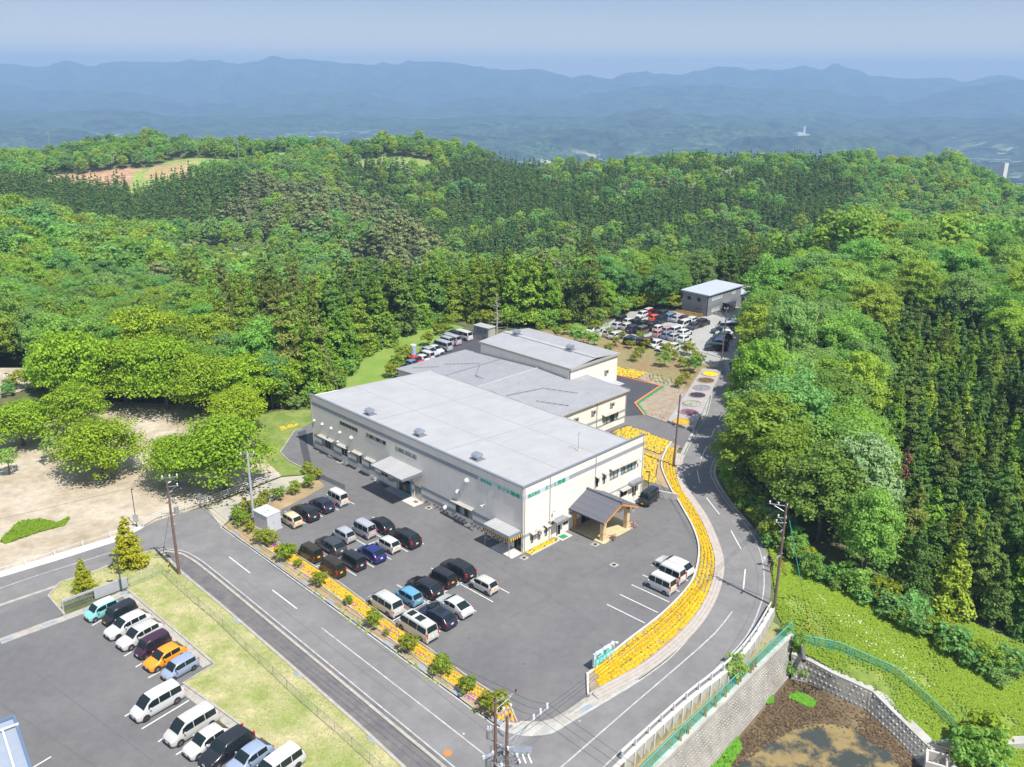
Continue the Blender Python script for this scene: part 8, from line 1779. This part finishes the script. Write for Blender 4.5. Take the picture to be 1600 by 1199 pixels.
# ---- name board on the curved bed
a = np.array(G(927, 1050)); b_ = np.array(G(957, 1030)); ang_ = math.atan2(b_[1] - a[1], b_[0] - a[0])
a = np.array(G(928.5, 1049)); sgn = empty('name_board', (a[0] - .15, a[1] - .1, 0), ang_, label='teal and white company name board with three lamps on the flower bed', cat='sign')
SWd = 3.0; zb_, zt2 = .55, 1.95
mb = MB(); mb.box(0, SWd, -.1, .1, zb_, zt2); bd = mb.build('board', M_signw, sgn); mb = MB(); mb.box(.08, SWd - .08, -.115, -.1, zb_ + .05, zb_ + .82); mb.build('teal_panel', M_teal, bd)
letter(bd, '株式会社', .30, (.55, -.125, 1.53), 0, M_teal, wscale=1.5); letter(bd, 'タツミ精機', .50, (.22, -.14, .74), 0, M_white, wscale=1.04)
for t in (.5, 2.4): mb = MB(); mb.box(t - .1, t + .1, -.09, .09, 0, zb_); mb.build('leg', M_white, sgn)
for t in (.12, 1.25, 2.4): mb = MB(); mb.tube([(t, 0, zt2), (t - .05, -.25, zt2 + .5), (t + .3, -.55, zt2 + .35)], .025, 5); ar = mb.build('lamp_arm', M_white, sgn); mb = MB(); mb.box(t + .18, t + .45, -.68, -.5, zt2 + .27, zt2 + .36); mb.build('lamp_head', M_white, ar)
# manhole cover and small road items
x, y = G(699.5, 1177); mb = MB(); mb.tube([(x, y, .0), (x, y, .036)], .38, 20); mb.build('manhole_cover', mat('manhole_orange', (.50, .20, .05), .7), label='orange brown manhole cover in the bottom road', cat='manhole cover')
x, y = G(905.5, 1127); mb = MB(); mb.tube([(x, y, .0), (x, y, .036)], .14, 12); mb.build('valve_cover', M_kerb_blue, label='small blue valve cover in the curving road', cat='valve cover')
x, y = G(724.5, 1147); mb = MB(); mb.dome((x, y, .03), .1, .1, .03, 8, 1); mb.build('road_stud', M_white, label='white road stud beside the centre line', cat='road stud')
# wheel stops and grit box by the goods door
x, y = D2W(-.7, 27.6); e = empty('hand_cart', (x, y, 0), BRZ, label='blue hand cart leaning by the goods entrance', cat='cart'); mb = MB(); mb.tube([(-.3, -.25, .45), (.2, -.25, .5), (.2, .3, .5), (-.3, .3, .45)], .03, 5); mb.tube([(.2, 0, .5), (.25, 0, 1.3)], .04, 5); mb.build('frame', M_bluebin, e)
for k in (-.3, .35): mb = MB(); mb.tube([(0, k, .28), (0, k + .06, .28)], .28, 12); mb.build('wheel', M_white, e)
for (lx, ly, w, d_, h_, m, lb) in ((1.0, 23.1, .9, .9, .75, M_card, 'cardboard box stack inside the goods entrance'), (1.0, 22.2, .7, .7, 1.1, M_bluebin, 'blue crate stack inside the goods entrance')):
    x, y = D2W(lx, ly); e = empty('goods_stack', (x, y, .03), BRZ, label=lb, cat='boxes'); hh = 0
    for k in range(3): mb = MB(); mb.box(-w / 2 + .02 * k, w / 2, -d_ / 2, d_ / 2 - .02 * k, hh, hh + h_ / 3 - .015); mb.build('box', m, e); hh += h_ / 3
# bicycles and clutter behind the black van
for i, (lx, ly) in enumerate(((22.6, -1.5), (23.0, -2.1), (23.4, -2.7))):
    x, y = D2W(lx, ly); e = empty('bicycle', (x, y, .02), BRZ + 1.2 + .2 * i, label='bicycle by the small side door, ' + ('nearest the door', 'middle one', 'nearest the black van')[i], cat='bicycle', group='bicycles by the side door')
    for dx in (-.5, .5): mb = MB(); mb.tube([(dx + .3 * math.cos(t_ * math.pi / 8), 0, .32 + .3 * math.sin(t_ * math.pi / 8)) for t_ in range(17)], .025, 5); mb.build('wheel', M_black, e)
    mb = MB(); mb.tube([(-.5, 0, .32), (-.1, 0, .75), (.4, 0, .8), (.5, 0, .32)], .025, 5); mb.tube([(-.1, 0, .75), (0, 0, .32), (.4, 0, .8)], .025, 5); mb.build('frame', (M_white, M_orange, M_metal)[i], e); mb = MB(); mb.box(-.22, .02, -.07, .07, .85, .92); mb.build('saddle', M_black, e); mb = MB(); mb.tube([(.42, -.25, 1.0), (.4, 0, .95), (.42, .25, 1.0)], .02, 5); mb.build('handlebar', M_metal, e)
wk = MB(); ribbon(wk, [np.array(D2W(23.4, -.9)), np.array(D2W(24.8, -4.8))], .18, 0, .85); wk.build('low_wall', M_conc_light, label='low cream wall behind the bicycles and the black van', cat='wall')
# tank by the bank and the far landmarks
x, y = G(646, 557); e = empty('water_tank', (x, y, 0), 0, label='upright pale blue tank with white cap beside the back yard', cat='tank'); mb = MB(); mb.tube([(0, 0, 0), (0, 0, 2.2)], .55, 14); mb.build('tank_body', mat('tank_blue', (.36, .46, .66), .5), e); mb = MB(); mb.tube([(0, 0, 2.2), (0, 0, 2.45)], .58, 14); mb.build('tank_cap', M_white, e)
def far_place(px, py, Y):
    d = Y * float(depr(py)); x = (px - 800) / FOC * (Y * CP + d * SP); return x, Y, CAMZ - d
x, y, z = far_place(1250, 213, 4300); e = empty('incineration_plant', (x, y, z), .2, label='white plant with a tall chimney far off in the blue valley', cat='plant building'); mb = MB(); mb.box(-32, 30, -20, 20, -10, 18); mb.box(-26, -5, -15, 15, 18, 26); mb.build('hall', M_white, e); mb = MB(); mb.box(6, 14, -4, 4, 0, 52); mb.build('chimney', M_white, e)
x, y, z = far_place(1563, 273, 900); e = empty('white_tower', (x, y, z - 6), .5, label='slim white tower rising behind the ridge at the right edge', cat='tower'); mb = MB(); mb.box(-3, 3, -3, 3, 0, 20); mb.build('shaft', M_white, e); mb = MB(); mb.box(-2.6, 2.6, -2.6, 2.6, 20, 21); mb.build('roof', M_metal, e)
x, y, z = far_place(265, 268, 600); e = empty('farm_shed', (x, y, z), .3, label='small white shed on the hill field at the upper left', cat='shed'); mb = MB(); mb.box(-2.2, 2.2, -1.5, 1.5, 0, 2.6); mb.build('wall', M_white, e); mb = MB(); mb.box(-2.5, 2.5, -1.8, 1.8, 2.6, 2.9); mb.build('roof', M_metal, e)
for i, (px, py) in enumerate(((77, 240), (68, 262), (249, 258), (371, 250))):
    x, y, z = far_place(px, py, 590); e = empty('field_pole', (x, y, z - 2), 0, label='thin utility pole on the hill fields, ' + ('at the far left ridge', 'at the left edge of the brown field', 'beside the white shed', 'in the pale green field')[i], cat='utility pole', group='poles on the hill fields'); mb = MB(); mb.tube([(0, 0, 0), (0, 0, 14)], .3, 6); mb.build('shaft', M_metal, e); mb = MB(); mb.box(-1, 1, -.1, .1, 12.5, 12.8); mb.build('crossarm', M_metal, e)
# ---- two people at the road edge
def person(x, y, z, rz, label, arm=(.28, .35), white=False, bend=.0):
    e = empty('person', (x, y, z), rz, label=label, cat='person', group=None)
    V_ = [(0, 0, .93), (.0, .0, 1.12), (.0, .02, 1.32), (0, .02, 1.46), (0, .04, 1.54), (0, .05, 1.62), (0, .05, 1.71), (.17, .0, 1.40), (.24, .03, 1.14), (.20, .22, .98 + bend), (.19, .30, 1.0 + bend), (-.17, .0, 1.40), (-.25, .0, 1.13), (-.20, .20, .98 + bend), (-.17, .29, 1.02 + bend), (.09, 0, .88), (.10, .02, .50), (.10, -.02, .09), (.11, .12, .04), (-.09, 0, .88), (-.11, .0, .50), (-.12, -.04, .09), (-.13, .10, .04)]
    E_ = [(0, 1), (1, 2), (2, 3), (3, 4), (4, 5), (5, 6), (2, 7), (7, 8), (8, 9), (9, 10), (2, 11), (11, 12), (12, 13), (13, 14), (0, 15), (15, 16), (16, 17), (17, 18), (0, 19), (19, 20), (20, 21), (21, 22)]
    R_ = [.14, .13, .15, .07, .06, .10, .085, .065, .048, .036, .035, .065, .048, .036, .035, .09, .062, .045, .04, .09, .062, .045, .04]
    me = bpy.data.meshes.new('body'); me.from_pydata(V_, E_, []); o = bpy.data.objects.new('body', me); COL.objects.link(o)
    md = o.modifiers.new('skin', 'SKIN'); 
    for i, r_ in enumerate(R_): me.skin_vertices[0].data[i].radius = (r_, r_ * (.8 if i in (0, 1, 2) else 1))
    me.skin_vertices[0].data[0].use_root = True; o.modifiers.new('sub', 'SUBSURF').levels = 1
    dg = bpy.context.evaluated_depsgraph_get(); m2 = bpy.data.meshes.new_from_object(o.evaluated_get(dg)); bpy.data.objects.remove(o); m2.name = 'body'; m2.materials.clear(); m2.materials.append(M_cloth); m2.materials.append(M_skin)
    for p in m2.polygons:
        c = p.center; p.use_smooth = True; p.material_index = 1 if (c.z > 1.50 or (c.y > .2 and c.z < 1.2 and c.z > .8)) else 0
    b = child('body', m2, e)
    mb = MB(); mb.dome((0, .03, 1.64), .105, .115, .13, 10, 3); mb.build('hair', M_hair, e, smooth=True)
    if white:
        mb = MB(); mb.box(-.5, -.3, .12, .3, .95, 1.25); mb.tube([(-.4, .2, .5), (-.4, .2, .95)], .05, 6); mb.build('bag', M_white, e)
    return e
mkp = [c for c in (1,)]
x, y = G(1200.5, 886); person(x, y, .02, 2.0, 'person in black holding a white bag at the road edge')
x2, y2 = G(1204.5, 895); person(x2, y2, .02, 2.6, 'person in black clothes and cap standing nearest the verge')
e = empty('shoulder_bag', (x - .55, y + .1, .02), 0, label='white bag carried beside the person at the road edge', cat='bag'); mb = MB(); mb.box(-.15, .15, -.1, .1, .75, 1.2); mb.build('bag_body', M_white, e); mb = MB(); mb.tube([(-.1, 0, 1.2), (0.1, 0, 1.4), (.35, 0, 1.3)], .015, 5); mb.build('strap', M_white, e)
# kerb-side flower planters by the grey office, crates and barriers
gx0, gy0 = 45.76, 202.39
for i in range(4):
    x, y = G(1062 + i * 10, 489.5 + i * 1.8); e = empty('orange_barrier', (x, y, 0), -.6, label='low orange barrier along the grey office wall, ' + ('leftmost', 'second from left', 'third from left', 'nearest the corner')[i], cat='barrier', group='orange barriers by the grey office')
    mb = MB(); mb.tube([(-.9, 0, 0), (-.9, 0, .7), (.9, 0, .7), (.9, 0, 0)], .05, 5); mb.build('frame', M_hazy, e); mb = MB(); mb.box(-.85, .85, -.03, .03, .35, .5); mb.build('board', M_orange, e)
f = MB()
for k in range(160):
    t = k / 160; x, y = G(1108 + 42 * t, 492 - 13.5 * t); f.dome((x + q.uniform(-.6, .6), y + q.uniform(-.4, .4), .02), .25, .25, q.uniform(.3, .7), 5, 1)
f.build('office_flowers', mat('petals_mixed', (.45, .12, .18), .8, var2=(.15, .25, .05), scale=1.2), kind='stuff', label='pink flowers and greenery along the grey office wall')
# rocks and dirt patch in the clearing at the left
for i, (px, py, s) in enumerate(((15, 586, 1.0), (28, 583, 1.3), (45, 590, .9), (8, 597, .8), (35, 598, 1.1))):
    x, y = G(px, py); e = empty('rubble_pile', (x, y, 0), i, label='pale rubble heap in the clearing at the left edge, ' + ('upper left', 'upper middle', 'right', 'lower left', 'lower middle')[i], cat='rubble', group='rubble heaps in the clearing')
    mb = MB()
    for k in range(14): mb.box(-.3, .3, -.2, .2, -.1, .25, rot=k, at=(q.gauss(0, .8 * s), q.gauss(0, .5 * s), .0))
    mb.build('rubble', M_conc_light, e)
